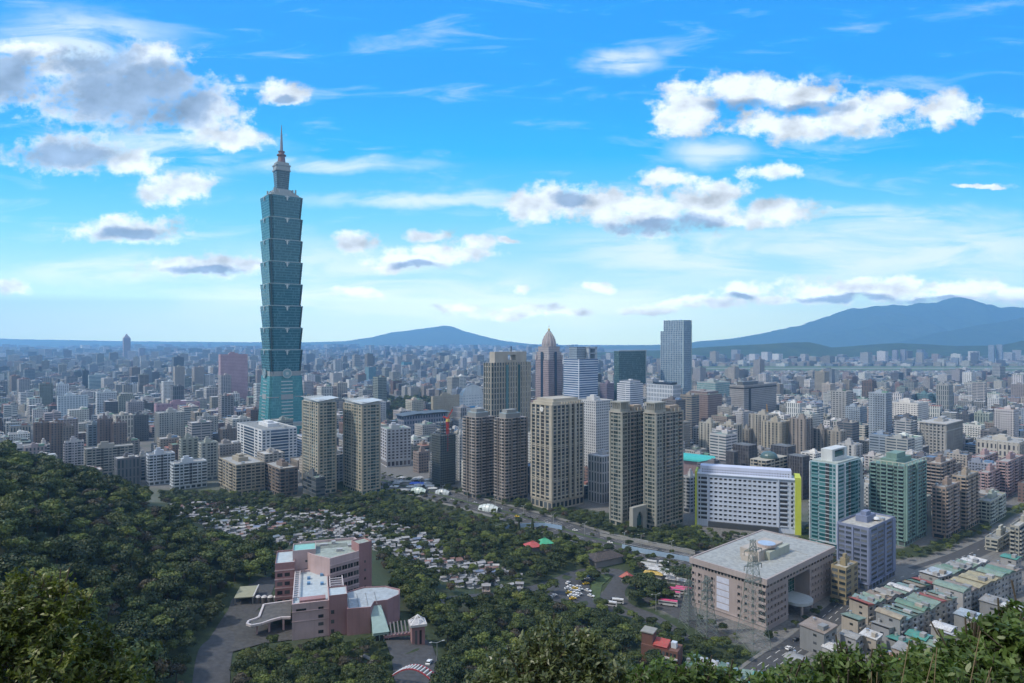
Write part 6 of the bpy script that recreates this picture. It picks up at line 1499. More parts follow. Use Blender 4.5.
# ------------------------------------------------------------------ boulevard furniture and small park buildings
def lamp_proto():
    r = thing('street_lamp', '', 'street lamp', (0, 0, 0), 0, 'street lamps along the boulevard'); m = plain((.38, .39, .38), .5, .4); b = MB(); b.bar((0, 0, 0), (0, 0, 10), .16); b.build('pole', m, r)
    for s in (-1, 1): b = MB(); b.bar((0, 0, 9.8), (s * 2.2, 0, 10.4), .09); b.build('arm', m, r); b = MB(); b.box(s * 2.6 - .5, s * 2.6 + .5, -.2, .2, 10.25, 10.5); b.build('lamp_head', plain((.5, .5, .48), .4), r)
    return r
lp0 = lamp_proto(); i = 0
for k in range(8, len(xy), 9):
    p = xy[k]; px, py = proj(p.x, p.y, 0)
    if 385 < px < 700:
        o = lp0 if i == 0 else copy_tree(lp0, (0, 0, 0), 0); o.location = (p.x, p.y, .15); o.rotation_euler = (0, 0, R(50)); o['label'] = 'double-armed grey street lamp on the boulevard median, %s from the left' % (NM + ['fourteenth', 'fifteenth', 'sixteenth', 'seventeenth', 'eighteenth', 'nineteenth', 'twentieth'] + ['last'] * 20)[i]; i += 1
for px, py, lab in [(656, 612, 'single street lamp among trees by the coach yard'), (641, 548, 'tall street lamp at the park corner below the twin towers'), (437, 668, 'street lamp beside the small car park')]:
    o = copy_tree(lp0, hit(px, py), R(20)); o['label'] = lab
# pale blue retaining wall along the underpass, curved ramp
def barrier(label, pts, h, col, t=.6, name='retaining_wall'):
    p = gpath(pts, 5); root = thing(name, label, 'wall'); b = MB()
    for a, c in zip(p, p[1:]):
        u_ = Vector((0, 0, h)); o = Vector((0, t, 0)); b.face([a, c, c + u_, a + u_]); b.face([a + u_, c + u_, c + u_ + o, a + u_ + o]); b.face([a + o, a + u_ + o, c + u_ + o, c + o])
    b.build('wall', plain(col, .6), root)
    b = MB()
    for a in p[::2]: b.bar(a + Vector((0, 0, h)), a + Vector((0, 0, h + 1.1)), .08)
    for a, c in zip(p, p[1:]): b.bar(a + Vector((0, 0, h + 1.1)), c + Vector((0, 0, h + 1.1)), .08)
    b.build('railing', plain((.4, .42, .43), .5), root)
barrier('curved pale blue underpass wall behind the two conifers', [(488,533),(505,529),(525,527.5),(545,527),(562,530)], 3.2, (.25, .36, .50))
barrier('long pale blue underpass wall below the twin towers', [(622,549),(640,553),(665,557.5),(700,564)], 3.4, (.27, .38, .50))
barrier('grey roadside parapet along the boulevard', [(600,536),(630,542),(660,548),(695,555)], 2.0, (.26, .26, .25), name='parapet')
def shell_roof(label, px, py, Y, L_, W_, H_, yaw, col, name='station_canopy'):
    K = P3(px, py, Y); K.z = 0; root = thing(name, label, 'canopy', K, R(yaw), None); b = MB(); n = 10; ms = 10
    for j in range(ms):
        for i in range(n):
            f = lambda i_, j_: ((j_ / ms - .5) * L_, math.cos(math.pi * i_ / n) * W_ / 2 * (.6 + .4 * math.sin(math.pi * j_ / ms)), math.sin(math.pi * i_ / n) * H_ * (.45 + .55 * math.sin(math.pi * (j_ + 1) / (ms + 2))) + .3)
            b.face([f(i, j), f(i, j + 1), f(i + 1, j + 1), f(i + 1, j)])
    b.build('shell', plain(col, .35), root); b = MB(); b.box(-L_ / 2, L_ / 2, -W_ / 2, W_ / 2, -.5, .3); b.build('plinth', CONC, root)
    b = MB()
    for j in range(0, ms + 1, 2):
        for i in range(n):
            g_ = lambda i_: ((j / ms - .5) * L_, math.cos(math.pi * i_ / n) * (W_ / 2 + .1) * (.6 + .4 * math.sin(math.pi * j / ms)), math.sin(math.pi * i_ / n) * (H_ + .2) * (.45 + .55 * math.sin(math.pi * (j + 1) / (ms + 2))) + .3); b.bar(g_(i), g_(i + 1), .15)
    b.build('ribs', plain((.3, .33, .34), .5), root)
shell_roof('white rounded station canopy on the boulevard by the grey brown towers', 489, 511, 610, 20, 10, 6, -25, (.52, .58, .58))
shell_roof('pale shell-shaped station canopy near the blue tarpaulin', 419, 494, 680, 18, 9, 6, -25, (.45, .55, .52))
shell_roof('pale shell-shaped station canopy at the foot of the unfinished tower', 443, 493, 675, 16, 8, 5, -25, (.45, .50, .52))
def hiproof(label, px, py, Y, w, d, h, yaw, rc, wc=(.2, .2, .2), name='pavilion', rise=3.0, z=None):
    K = P3(px, py, Y); K.z = gz(K.x, K.y) if z is None else z; root = thing(name, label, 'pavilion', K, R(yaw)); FOOT.append((K.x + w * .4, K.y + d * .4, max(w, d) * .55)); b = MB(); b.box(0, w, 0, d, -1, h); b.build('walls', wall(wc), root)
    b = MB(); o = 1.2; r = min(w, d) * .45; e = [(-o, -o), (w + o, -o), (w + o, d + o), (-o, d + o)]
    if w > d: rd = [(r, d / 2), (w - r, d / 2)]; fs = [(e[0], e[1], rd[1], rd[0]), (e[1], e[2], rd[1]), (e[2], e[3], rd[0], rd[1]), (e[3], e[0], rd[0])]
    else: rd = [(w / 2, r), (w / 2, d - r)]; fs = [(e[0], e[1], rd[0]), (e[1], e[2], rd[1], rd[0]), (e[2], e[3], rd[1]), (e[3], e[0], rd[0], rd[1])]
    for f in fs: b.face([(p[0], p[1], h + rise if p in rd else h) for p in f])
    b.build('roof', tin(rc), root)
    b = MB(); b.bar((rd[0][0], rd[0][1], h + rise), (rd[1][0], rd[1][1], h + rise), .25); b.build('ridge', plain(tuple(x * .8 for x in rc)), root)
hiproof('large dark brown hipped roof pavilion at the end of the park', 596, 566, 455, 24, 15, 5, 30, (.045, .038, .036))
hiproof('pavilion with red hipped roof in the park trees', 529, 560, 470, 9, 8, 6, 20, (.50, .08, .08))
hiproof('pavilion with bright green hipped roof beside the red one', 541, 558, 480, 9, 8, 6.5, 20, (.05, .42, .22))
hiproof('small red-roofed hut beside the loop road', 621, 578, 430, 6, 5, 3.5, -40, (.42, .08, .06))
for i, (px, py, c, n_) in enumerate([(641, 568, (.45, .46, .46), 'grey white'), (650, 573, (.55, .56, .57), 'white'), (645, 577, (.60, .42, .10), 'orange yellow'), (658, 578, (.55, .56, .57), 'pale'), (667, 583, (.5, .5, .5), 'light grey')]): hiproof('long %s tent roof among the palms, number %s from the top' % (n_, ['one', 'two', 'three', 'four', 'five'][i]), px, py, 104000 / (py - 340), 11, 4, 3, -25, c, (.4, .4, .4), 'tent', 1.0)
rs = random.Random(3)
for i in range(20):                       # site huts and tents by the unfinished tower
    px, py = rs.uniform(388, 432), rs.uniform(480, 494); c = rs.choice([(.55, .56, .56), (.48, .5, .5), (.5, .52, .53), (.3, .32, .34)]) if i else (.03, .12, .62)
    if i == 0: px, py = 410, 487
    o = hiproof('white site hut in the cluttered yard left of the unfinished tower' if i else 'site shed with bright blue tarpaulin roof left of the unfinished tower', px, py, 104000 / (py - 340), 15 if i == 0 else rs.uniform(5, 9), 9 if i == 0 else rs.uniform(4, 6), 3.5, rs.uniform(-30, 40), c, (.35, .35, .34), 'site_hut', 1.2)
for o in bpy.data.objects:
    if o.get('label') == 'white site hut in the cluttered yard left of the unfinished tower': o['group'] = 'site huts in the yard'

# ------------------------------------------------------------------ cemetery on the slope
def tomb_proto(k):
    rr = random.Random(k); w, d = rr.uniform(4.5, 6.0), rr.uniform(5, 7); root = thing('tomb', '', 'tomb'); tile = plain(rr.choice([(.34, .34, .33), (.28, .29, .30), (.36, .30, .27), (.24, .26, .27)]), .7, 0, .2)
    b = MB(); b.box(-w / 2, w / 2, -d / 2, d / 2, -1.5, .25); b.box(-w / 2, -w / 2 + .3, -d / 2, d / 2, .25, 1.0); b.box(w / 2 - .3, w / 2, -d / 2, d / 2, .25, 1.0); b.box(-w / 2 + .3, w / 2 - .3, d / 2 - .3, d / 2, .25, 1.5); b.build('forecourt', tile, root)
    b = MB(); b.box(-1.0, 1.0, d * .12, d * .12 + .4, .25, 2.1); b.prism([(-1.2, d * .1), (1.2, d * .1), (1.2, d * .2), (-1.2, d * .2)], 2.1, 2.6, top=[(-.5, d * .1), (.5, d * .1), (.5, d * .2), (-.5, d * .2)]); b.build('headstone', plain((.3, .3, .3), .4), root)
    b = MB(); n = 10; q = lambda r: [(r * math.cos(2 * math.pi * i / n), d * .32 + r * math.sin(2 * math.pi * i / n)) for i in range(n)]; b.prism(q(1.2), .25, .9, top=q(.9)); b.prism(q(.9), .9, 1.2, top=q(.3)); b.build('mound', plain((.10, .12, .06), .9), root)
    if k % 5 != 4:
        rc = [(.40, .41, .43), (.25, .26, .28), (.16, .22, .34), (.32, .32, .33), (.4, .4, .4), (.47, .47, .46), (.22, .12, .105), (.27, .28, .31), (.20, .26, .31), (.15, .15, .15)][k % 10]
        b = MB(); h = 2.6 + rr.uniform(0, .8); e = .4; y0, y1 = -d * .15, d / 2 + .3
        b.face([(-w / 2 - e, y0, h), (w / 2 + e, y0, h), (w / 2 + e, (y0 + y1) / 2, h + .9), (-w / 2 - e, (y0 + y1) / 2, h + .9)]); b.face([(-w / 2 - e, (y0 + y1) / 2, h + .9), (w / 2 + e, (y0 + y1) / 2, h + .9), (w / 2 + e, y1, h), (-w / 2 - e, y1, h)])
        b.face([(-w / 2, y0, h), (-w / 2, (y0 + y1) / 2, h + .9), (-w / 2, y1, h)]); b.face([(w / 2, y0, h), (w / 2, y1, h), (w / 2, (y0 + y1) / 2, h + .9)])
        b.build('shelter_roof', tin(rc), root)
        for x in (-w / 2 + .2, w / 2 - .2): b = MB(); b.bar((x, y0 + .3, .2), (x, y0 + .3, h + .1), .12); b.build('post', tile, root)
    return root
rt = random.Random(21); TP_ = [tomb_proto(k) for k in range(10)]; first = [True] * 10; tombs = []
for j in range(-60, 120):
    for i in range(-80, 60):
        a = R(24); gx_, gy_ = i * 5.4, 400 + j * 6.2; gx_ += (j % 2) * 2; x = gx_ * math.cos(a) - (gy_ - 400) * math.sin(a) + rt.uniform(-.8, .8); y = 400 + gx_ * math.sin(a) + (gy_ - 400) * math.cos(a) + rt.uniform(-.8, .8)
        if y < 330 or y > 640 or abs(x) > 300: continue
        z = gz(x, y); px, py = proj(x, y, z + 1)
        if not inpoly(px, py, TOMBS): continue
        if noise.noise(Vector((x / 26, y / 26, 7))) > .16 or rt.random() < .10: continue
        if any((x - f[0]) ** 2 + (y - f[1]) ** 2 < (f[2] + 3) ** 2 for f in FOOT[-400:] if abs(f[1] - y) < 60): continue
        tombs.append((x, y, z))
rt.shuffle(tombs); print('TOMBS', len(tombs)); tomb_rest = tombs[298:]; tombs = tombs[:298]; TXY = np.array([(t[0], t[1]) for t in tombs])
RN = ['white', 'pale grey', 'blue', 'white', 'bare', 'white', 'brick red', 'pale', 'light blue', 'dark grey']
for n_, (x, y, z) in enumerate(tombs):
    k = rt.choice([0, 0, 1, 1, 2, 3, 3, 4, 4, 4, 5, 6, 7, 7, 8, 9, 9]) if n_ > 9 else n_; o = TP_[k] if first[k] else copy_tree(TP_[k], (0, 0, 0), 0); first[k] = False
    s = rt.uniform(.62, .95); o.location = (x, y, z + .3); o.rotation_euler = (0, 0, R(24 + rt.choice([0, 0, 0, -25, 20]) + rt.uniform(-6, 6))); o.scale = (s, s, s)
    px, py = proj(x, y, z); zone = 'on the upper left terraces' if px < 262 else 'behind the pink building' if px < 375 else 'between the park and the front trees'
    if k % 5 == 4 and k != 9: lab = 'small tomb without a roof, open forecourt, ' + zone
    elif k == 9: lab = 'small tomb without a roof, open forecourt, ' + zone
    else: lab = 'small tomb under a %s shelter roof %s' % (RN[k], zone)
    o['label'] = lab; o['group'] = 'tombs of the hillside cemetery, ' + ('open' if k % 5 == 4 else RN[k]) + ' ' + zone

# ------------------------------------------------------------------ trees
def leafmat(name, lo, hi, trans=0.0, scale=.12, rough=.55, spec=.3):
    m, t, b = newmat(name); q = NT(t); geo = q.n('ShaderNodeNewGeometry'); pos = geo.outputs['Position']
    n1 = q.noise(pos, scale, 3); r = geo.outputs['Random Per Island']
    f = q.m('ADD', q.m('MULTIPLY', q.mr(n1, .32, .68), .6), q.m('MULTIPLY', r, .4)); c = q.mix(f, lo, hi)
    n2 = q.noise(pos, scale * .6, 2); c = q.mix(q.mr(n2, .60, .68, 0, .5), c, (hi[0] * 1.25, hi[1] * 1.0, hi[2] * 1.1)); q.l(c, b.inputs['Base Color']); b.inputs['Roughness'].default_value = rough; b.inputs['Specular IOR Level'].default_value = spec
    if trans:
        tr = q.n('ShaderNodeBsdfTranslucent'); q.l(q.mix(1.0, c, (1.5, 1.7, .7), 'MULTIPLY'), tr.inputs[0]); mx = q.n('ShaderNodeMixShader'); mx.inputs[0].default_value = trans; q.l(b.outputs[0], mx.inputs[1]); q.l(tr.outputs[0], mx.inputs[2]); q.l(mx.outputs[0], t.nodes['Material Output'].inputs[0])
    return m
LEAF = leafmat('foliage', (.015, .029, .008), (.105, .138, .034)); BARK = plain((.09, .07, .055), .9)
def leaves_mesh(name, cen, nor, size, mat, rng, asp=.75, lift=.25):
    """a leaf clump card at every centre, facing roughly along nor"""
    n = len(cen); r = rng.normal(size=(n, 3)); t = np.cross(nor, r); t /= np.linalg.norm(t, axis=1, keepdims=True) + 1e-9; b = np.cross(nor, t)
    s = (size * rng.uniform(.6, 1.3, n))[:, None]; p = [cen - t * s, cen - b * s * asp + nor * s * lift * .4, cen + t * s, cen + b * s * asp + nor * s * lift * .4]
    v = np.stack(p, 1).reshape(-1, 3); f = np.arange(4 * n).reshape(-1, 4); me = bpy.data.meshes.new(name)
    me.vertices.add(4 * n); me.vertices.foreach_set('co', v.astype(np.float32).ravel()); me.loops.add(4 * n); me.loops.foreach_set('vertex_index', f.astype(np.int32).ravel())
    me.polygons.add(n); me.polygons.foreach_set('loop_start', (np.arange(n) * 4).astype(np.int32)); me.update(calc_edges=True); me.validate(); me.materials.append(mat); return me
def crown_mesh(seed, Rr, H, trunk, nl=11, per=170, size=.42, flat=.75, mat=None):
    rng = np.random.default_rng(seed); cs, ns = [], []
    for k in range(nl):
        if k == 0: c = np.array([0, 0, trunk + (H - trunk) * .55]); r = Rr * .62
        else:
            a = rng.uniform(0, 2 * np.pi); q = Rr * rng.uniform(.35, .68); zz = rng.uniform(.25, .85); c = np.array([q * np.cos(a), q * np.sin(a), trunk + (H - trunk) * zz * (1.0 - .35 * (q / Rr) ** 2)]); r = Rr * rng.uniform(.18, .40)
        m = int(per * (r / (Rr * .4)) ** 2) ; d = rng.normal(size=(m, 3)); d[:, 2] = np.where(d[:, 2] < -.3, -d[:, 2], d[:, 2]); d /= np.linalg.norm(d, axis=1, keepdims=True)
        rad = r * rng.uniform(.80, 1.10, m)[:, None]; p = c + d * rad * np.array([1, 1, flat]); cs.append(p); nn = d + rng.normal(scale=.45, size=(m, 3)); ns.append(nn / np.linalg.norm(nn, axis=1, keepdims=True))
    return leaves_mesh('crown', np.concatenate(cs), np.concatenate(ns), size, mat or LEAF, rng)
def trunk_mesh(seed, H, r):
    rr = random.Random(seed); b = MB(); p = Vector((0, 0, -1.0)); n = 7
    def tube(a, c, r0, r1):
        d = (c - a).normalized(); x = d.cross(Vector((.3, 1, .1))).normalized(); y = d.cross(x); k = [(math.cos(2 * math.pi * i / n), math.sin(2 * math.pi * i / n)) for i in range(n)]
        for i in range(n):
            j = (i + 1) % n; f = lambda q, rd, o: o + x * (k[q][0] * rd) + y * (k[q][1] * rd); b.face([f(i, r0, a), f(j, r0, a), f(j, r1, c), f(i, r1, c)])
    q = Vector((rr.uniform(-.3, .3), rr.uniform(-.3, .3), H * .45)); tube(p, q, r, r * .7)
    for i in range(5):
        a = i * 1.26 + rr.uniform(-.3, .3); e = q + Vector((math.cos(a), math.sin(a), 0)) * H * rr.uniform(.15, .3) + Vector((0, 0, H * rr.uniform(.15, .35))); tube(q - Vector((0, 0, rr.uniform(0, H * .12))), e, r * .45, r * .12)
    return b.mesh('trunk', [BARK])
VAR = []
LEAF2 = leafmat('foliage', (.030, .056, .010), (.19, .23, .052)); LEAF3 = leafmat('foliage', (.011, .023, .008), (.062, .086, .028)); LEAF4 = leafmat('foliage', (.024, .024, .015), (.095, .082, .055))
for k, (Rr, H, tr, nl, mt, kind) in enumerate([(5.2, 9, 2.0, 18, LEAF, 'broad dark green'), (4.6, 10, 2.5, 16, LEAF, 'tall green'), (5.8, 8.5, 2, 20, LEAF3, 'spreading deep green'), (4.2, 8, 2, 10, LEAF2, 'light green'), (5, 9.5, 2.2, 18, LEAF3, 'dense dark'), (4.4, 8, 1.8, 11, LEAF4, 'brownish'), (5.4, 9, 2, 14, LEAF2, 'fresh green'), (3.4, 7, 1.6, 8, LEAF, 'small rounded')]):
    VAR.append((crown_mesh(100 + k, Rr, H, tr, nl, 165 if Rr > 4.5 else 150, .40, .58, mt), trunk_mesh(k, H, .3), kind))
def tree_obj(k, x, y, z, s, rz, label, group, sz=1.0):
    o = thing('broadleaf_tree', label, 'tree', (x, y, z), rz, group); o.scale = (s, s, s * sz); link('trunk', VAR[k][1], o); link('crown', VAR[k][0], o); return o
rg = random.Random(99); T_ = []
FA = np.array(FOOT)
def add_area(poly, spacing, zone, ymin, ymax, smin, smax, up=5.0, dens=1.0, weights=None, foot=True):
    x0 = -ymax * .86; n = 0; y = ymin
    while y < ymax:
        x = -y * .86 - 20
        while x < y * .86 + 20:
            X_, Y_ = x + rg.uniform(-.45, .45) * spacing, y + rg.uniform(-.45, .45) * spacing; x += spacing
            if rg.random() > dens: continue
            px0 = CX + F * X_ / Y_
            if px0 < min(p[0] for p in poly) - 5 or px0 > max(p[0] for p in poly) + 5: continue
            z = gz(X_, Y_); px, py = proj(X_, Y_, z + up)
            if not inpoly(px, py, poly): continue
            if foot and np.any((FA[:, 0] - X_) ** 2 + (FA[:, 1] - Y_) ** 2 < (FA[:, 2] + 1.0) ** 2): continue
            if on_road(X_, Y_, 1.0) and zone != 'x': continue
            if not foot and 285 < px0 < 352 and Y_ > 274: continue
            if zone.startswith('in front of the white') and (Y_ > 553 - (px0 - 697) * .50 or (X_ - 120) ** 2 + (Y_ - 400) ** 2 < 2500): continue
            if zone != 'tomb' and len(TXY) and np.any((TXY[:, 0] - X_) ** 2 + (TXY[:, 1] - Y_) ** 2 < 25): continue
            s = rg.uniform(smin, smax); k = rg.choices(range(8), weights or [5, 4, 5, 2, 4, 3, 2, 2])[0]; T_.append((X_, Y_, z, s, k, zone))
        y += spacing
add_area(FOREST, 7.0, 'on the wooded hillside at the left', 120, 620, .5, 1.5)
add_area(PARK, 8.0, 'in the park below the boulevard', 360, 720, .6, 1.1)
add_area(FRONT, 7.0, 'in the wood between the pink building and the car park', 200, 420, .7, 1.2)
add_area(LOWER, 7.5, 'around the beige block and bottom terrace', 270, 380, .5, .85, 4)
add_area(BELOW, 5.0, 'on the bank below the pink building', 160, 275, .5, .95, 4, foot=False)
add_area(BOUL, 9, 'in the planting beside the boulevard', 440, 760, .45, .8, 3)
add_area(LIMEY, 8, 'around the white block with lime green ends', 380, 700, .5, .8, 3)
add_area([(374,552),(388,545),(402,562),(432,592),(440,622),(428,622),(408,612),(402,596),(392,585),(378,572)], 6, 'beside the round hall of the pink building', 255, 350, .45, .8, 4, foot=False)
add_area([(296,630),(346,626),(384,640),(392,690),(350,690),(220,690),(236,652),(262,645)], 5.5, 'on the bank below the pink building', 225, 276, .4, .7, 3, foot=False)
add_area([(688,526),(700,526),(796,541),(800,560),(688,552)], 7, 'in front of the white block with lime green ends', 430, 556, .5, .75, 4, foot=False)
add_area([(780,672),(860,668),(960,652),(1100,632),(1100,760),(780,760)], 8, 'on the slope under the right vines', 240, 320, .5, .9, 4)
add_area(MEDI, 8, 'between the loop road and the beige block', 330, 420, .5, .9, 4)
add_area(STREET, 9, 'along the foot of the boulevard towers', 470, 720, .55, .9, 4)
add_area(EAST, 9, 'along the eastern avenue', 420, 700, .6, .9, 4)
add_area(MIDGREEN, 16, 'in the green patch beyond the cream pair', 1100, 2000, 1.0, 1.6)
add_area(TOMBS, 8, 'tomb', 340, 640, .3, .8, 2, .85)
for p in xy[::4]:
    for off in (-16, 17, -22, 23, 0):
        if off == 0 and rg.random() < .5: continue
        T_.append((p.x + off * .25, p.y + off * .9, 0, rg.uniform(.3, .65), rg.choice([0, 7, 2]), 'in the planting beside the boulevard'))
def extra(px, py, s, k, zone):
    p = hit(px, py); T_.append((p.x, p.y, p.z, s, k, zone))
for px, py, s, k in [(640,596,1.5,2),(648,590,1.3,0),(655,600,1.4,2),(662,596,1.1,4),(668,603,1.0,0),(636,606,1.1,4),(630,590,1.0,2)]: extra(px, py, s, k, 'right of the loop road')
for px, py in [(870,598),(876,560),(883,556),(862,606),(846,600),(820,612),(815,618),(835,606),(768,640),(776,636),(785,632),(700,622),(712,628),(724,633),(735,638),(795,628),(805,622)]: extra(px, py, rg.uniform(.35, .6), rg.choice([0, 2, 7]), 'planted against the beige and slate blue blocks')
# which ones show, and how large
hz = np.full(1200, 1e9); vis = []
for t in sorted(T_, key=lambda q: q[1]):
    px, py = proj(t[0], t[1], t[2] + 8 * t[3]); hw = 4 * t[3] / t[1] * F; a, c = int(max(px - hw, 0)), int(min(px + hw + 1, 1199))
    if c <= 0 or a >= 1030 or py > 725: 
        continue
    vis.append((t[3] / t[1], t))
vis.sort(key=lambda q: -q[0]); ind = [t for _, t in vis[:285]]; rest = [t for _, t in vis[285:]]
for x, y, z, s, k, zone in ind:
    zn = 'among the cemetery tombs' if zone == 'tomb' else zone
    tree_obj(k, x, y, z, s, rg.uniform(0, 6.28), '%s broadleaf tree %s' % (VAR[k][2], zn), '%s trees %s' % (VAR[k][2], zn), rg.uniform(.85, 1.2))
def scatter(name, pts, label):
    me = bpy.data.meshes.new(name); me.from_pydata([(t[0], t[1], t[2]) for t in pts], [], [])
    for nm, typ, vals in (('var', 'INT', [t[4] for t in pts]), ('scl', 'FLOAT', [t[3] for t in pts]), ('rot', 'FLOAT', [rg.uniform(0, 6.28) for _ in pts])):
        a = me.attributes.new(nm, typ, 'POINT'); a.data.foreach_set('value', vals)
    o = link(name, me); o['kind'] = 'stuff'; o['label'] = label
    ng = bpy.data.node_groups.new('scatter', 'GeometryNodeTree'); ng.interface.new_socket('Geometry', in_out='INPUT', socket_type='NodeSocketGeometry'); ng.interface.new_socket('Geometry', in_out='OUTPUT', socket_type='NodeSocketGeometry')
    n = ng.nodes; l = ng.links; gi = n.new('NodeGroupInput'); go = n.new('NodeGroupOutput'); iop = n.new('GeometryNodeInstanceOnPoints'); iop.inputs['Pick Instance'].default_value = True
    jn = n.new('GeometryNodeJoinGeometry'); srcs = []
    for k in range(8):
        src = None
        for q in bpy.data.objects:
            if q.type == 'MESH' and q.data == VAR[k][0]: src = q; break
        srcs.append(src)
    ok = [s_ for s_ in srcs if s_]
    for s_ in reversed([s_ or ok[0] for s_ in srcs]):
        oi = n.new('GeometryNodeObjectInfo'); oi.transform_space = 'ORIGINAL'; oi.inputs['Object'].default_value = s_; oi.inputs['As Instance'].default_value = True; l.new(oi.outputs['Geometry'], jn.inputs[0])
    l.new(gi.outputs[0], iop.inputs['Points']); l.new(jn.outputs[0], iop.inputs['Instance'])
    def attr(nm, typ):
        a = n.new('GeometryNodeInputNamedAttribute'); a.data_type = typ; a.inputs['Name'].default_value = nm; return a.outputs['Attribute']
    l.new(attr('var', 'INT'), iop.inputs['Instance Index']); l.new(attr('scl', 'FLOAT'), iop.inputs['Scale'])
    cx_ = n.new('ShaderNodeCombineXYZ'); l.new(attr('rot', 'FLOAT'), cx_.inputs[2]); l.new(cx_.outputs[0], iop.inputs['Rotation']); l.new(iop.outputs[0], go.inputs[0])
    md = o.modifiers.new('scatter', 'NODES'); md.node_group = ng; return o
scatter('woodland', rest, 'unbroken wood of small broadleaf trees covering the slopes and the park')
# two dark conifers and palms
def conifer(px, py, H, lab):
    p = hit(px, py); rng = np.random.default_rng(int(px)); n = 900; t = rng.uniform(0, 1, n); a = rng.uniform(0, 6.28, n); r = (1 - t) ** .8 * H * .16 * rng.uniform(.7, 1.1, n)
    c = np.stack([r * np.cos(a), r * np.sin(a), H * (.08 + .92 * t)], 1); nn = np.stack([np.cos(a), np.sin(a), np.full(n, .5)], 1) + rng.normal(scale=.3, size=(n, 3)); nn /= np.linalg.norm(nn, axis=1, keepdims=True)
    o = thing('conifer_tree', lab, 'tree', p); link('crown', leaves_mesh('crown', c, nn, .45, LEAF3, rng), o); b = MB(); b.bar((0, 0, -1), (0, 0, H * .9), .25); b.build('trunk', BARK, o)
conifer(519, 536, 13, 'left of two narrow dark conifers before the curved blue wall'); conifer(532.5, 535, 14, 'right of two narrow dark conifers before the curved blue wall')
def palm_proto():
    root = thing('palm_tree', 'slender dark palm in the row beside the bus yard', 'tree', (0, 0, 0), 0, 'palms beside the bus yard'); b = MB(); b.bar((0, 0, -.5), (0, 0, 7.5), .2); b.build('trunk', BARK, root); b = MB()
    for i in range(14):
        a = i * .449; d = Vector((math.cos(a), math.sin(a), 0)); s = Vector((-d.y, d.x, 0)); p = Vector((0, 0, 7.4)); w0 = .1; up = 1.3 if i % 2 else .6
        for j in range(5):
            t = (j + 1) / 5; q = Vector((0, 0, 7.4)) + d * 2.9 * t + Vector((0, 0, up * math.sin(t * 2.4) * 1.3 - t * t * 1.2)); w1 = .42 * math.sin(math.pi * min(t * .9 + .1, 1)) + .05; b.face([p - s * w0, p + s * w0, q + s * w1, q - s * w1]); p = q; w0 = w1
    b.build('crown', LEAF3, root); return root
pp = palm_proto()
for i, (px, py) in enumerate([(663,580),(668,582),(673,578),(679,580),(684,577),(690,579),(694,576),(699,578),(676,584),(687,582)]):
    o = pp if i == 0 else copy_tree(pp, (0, 0, 0), 0); o.location = hit(px, py + 2); o.rotation_euler = (0, 0, i * 1.3)

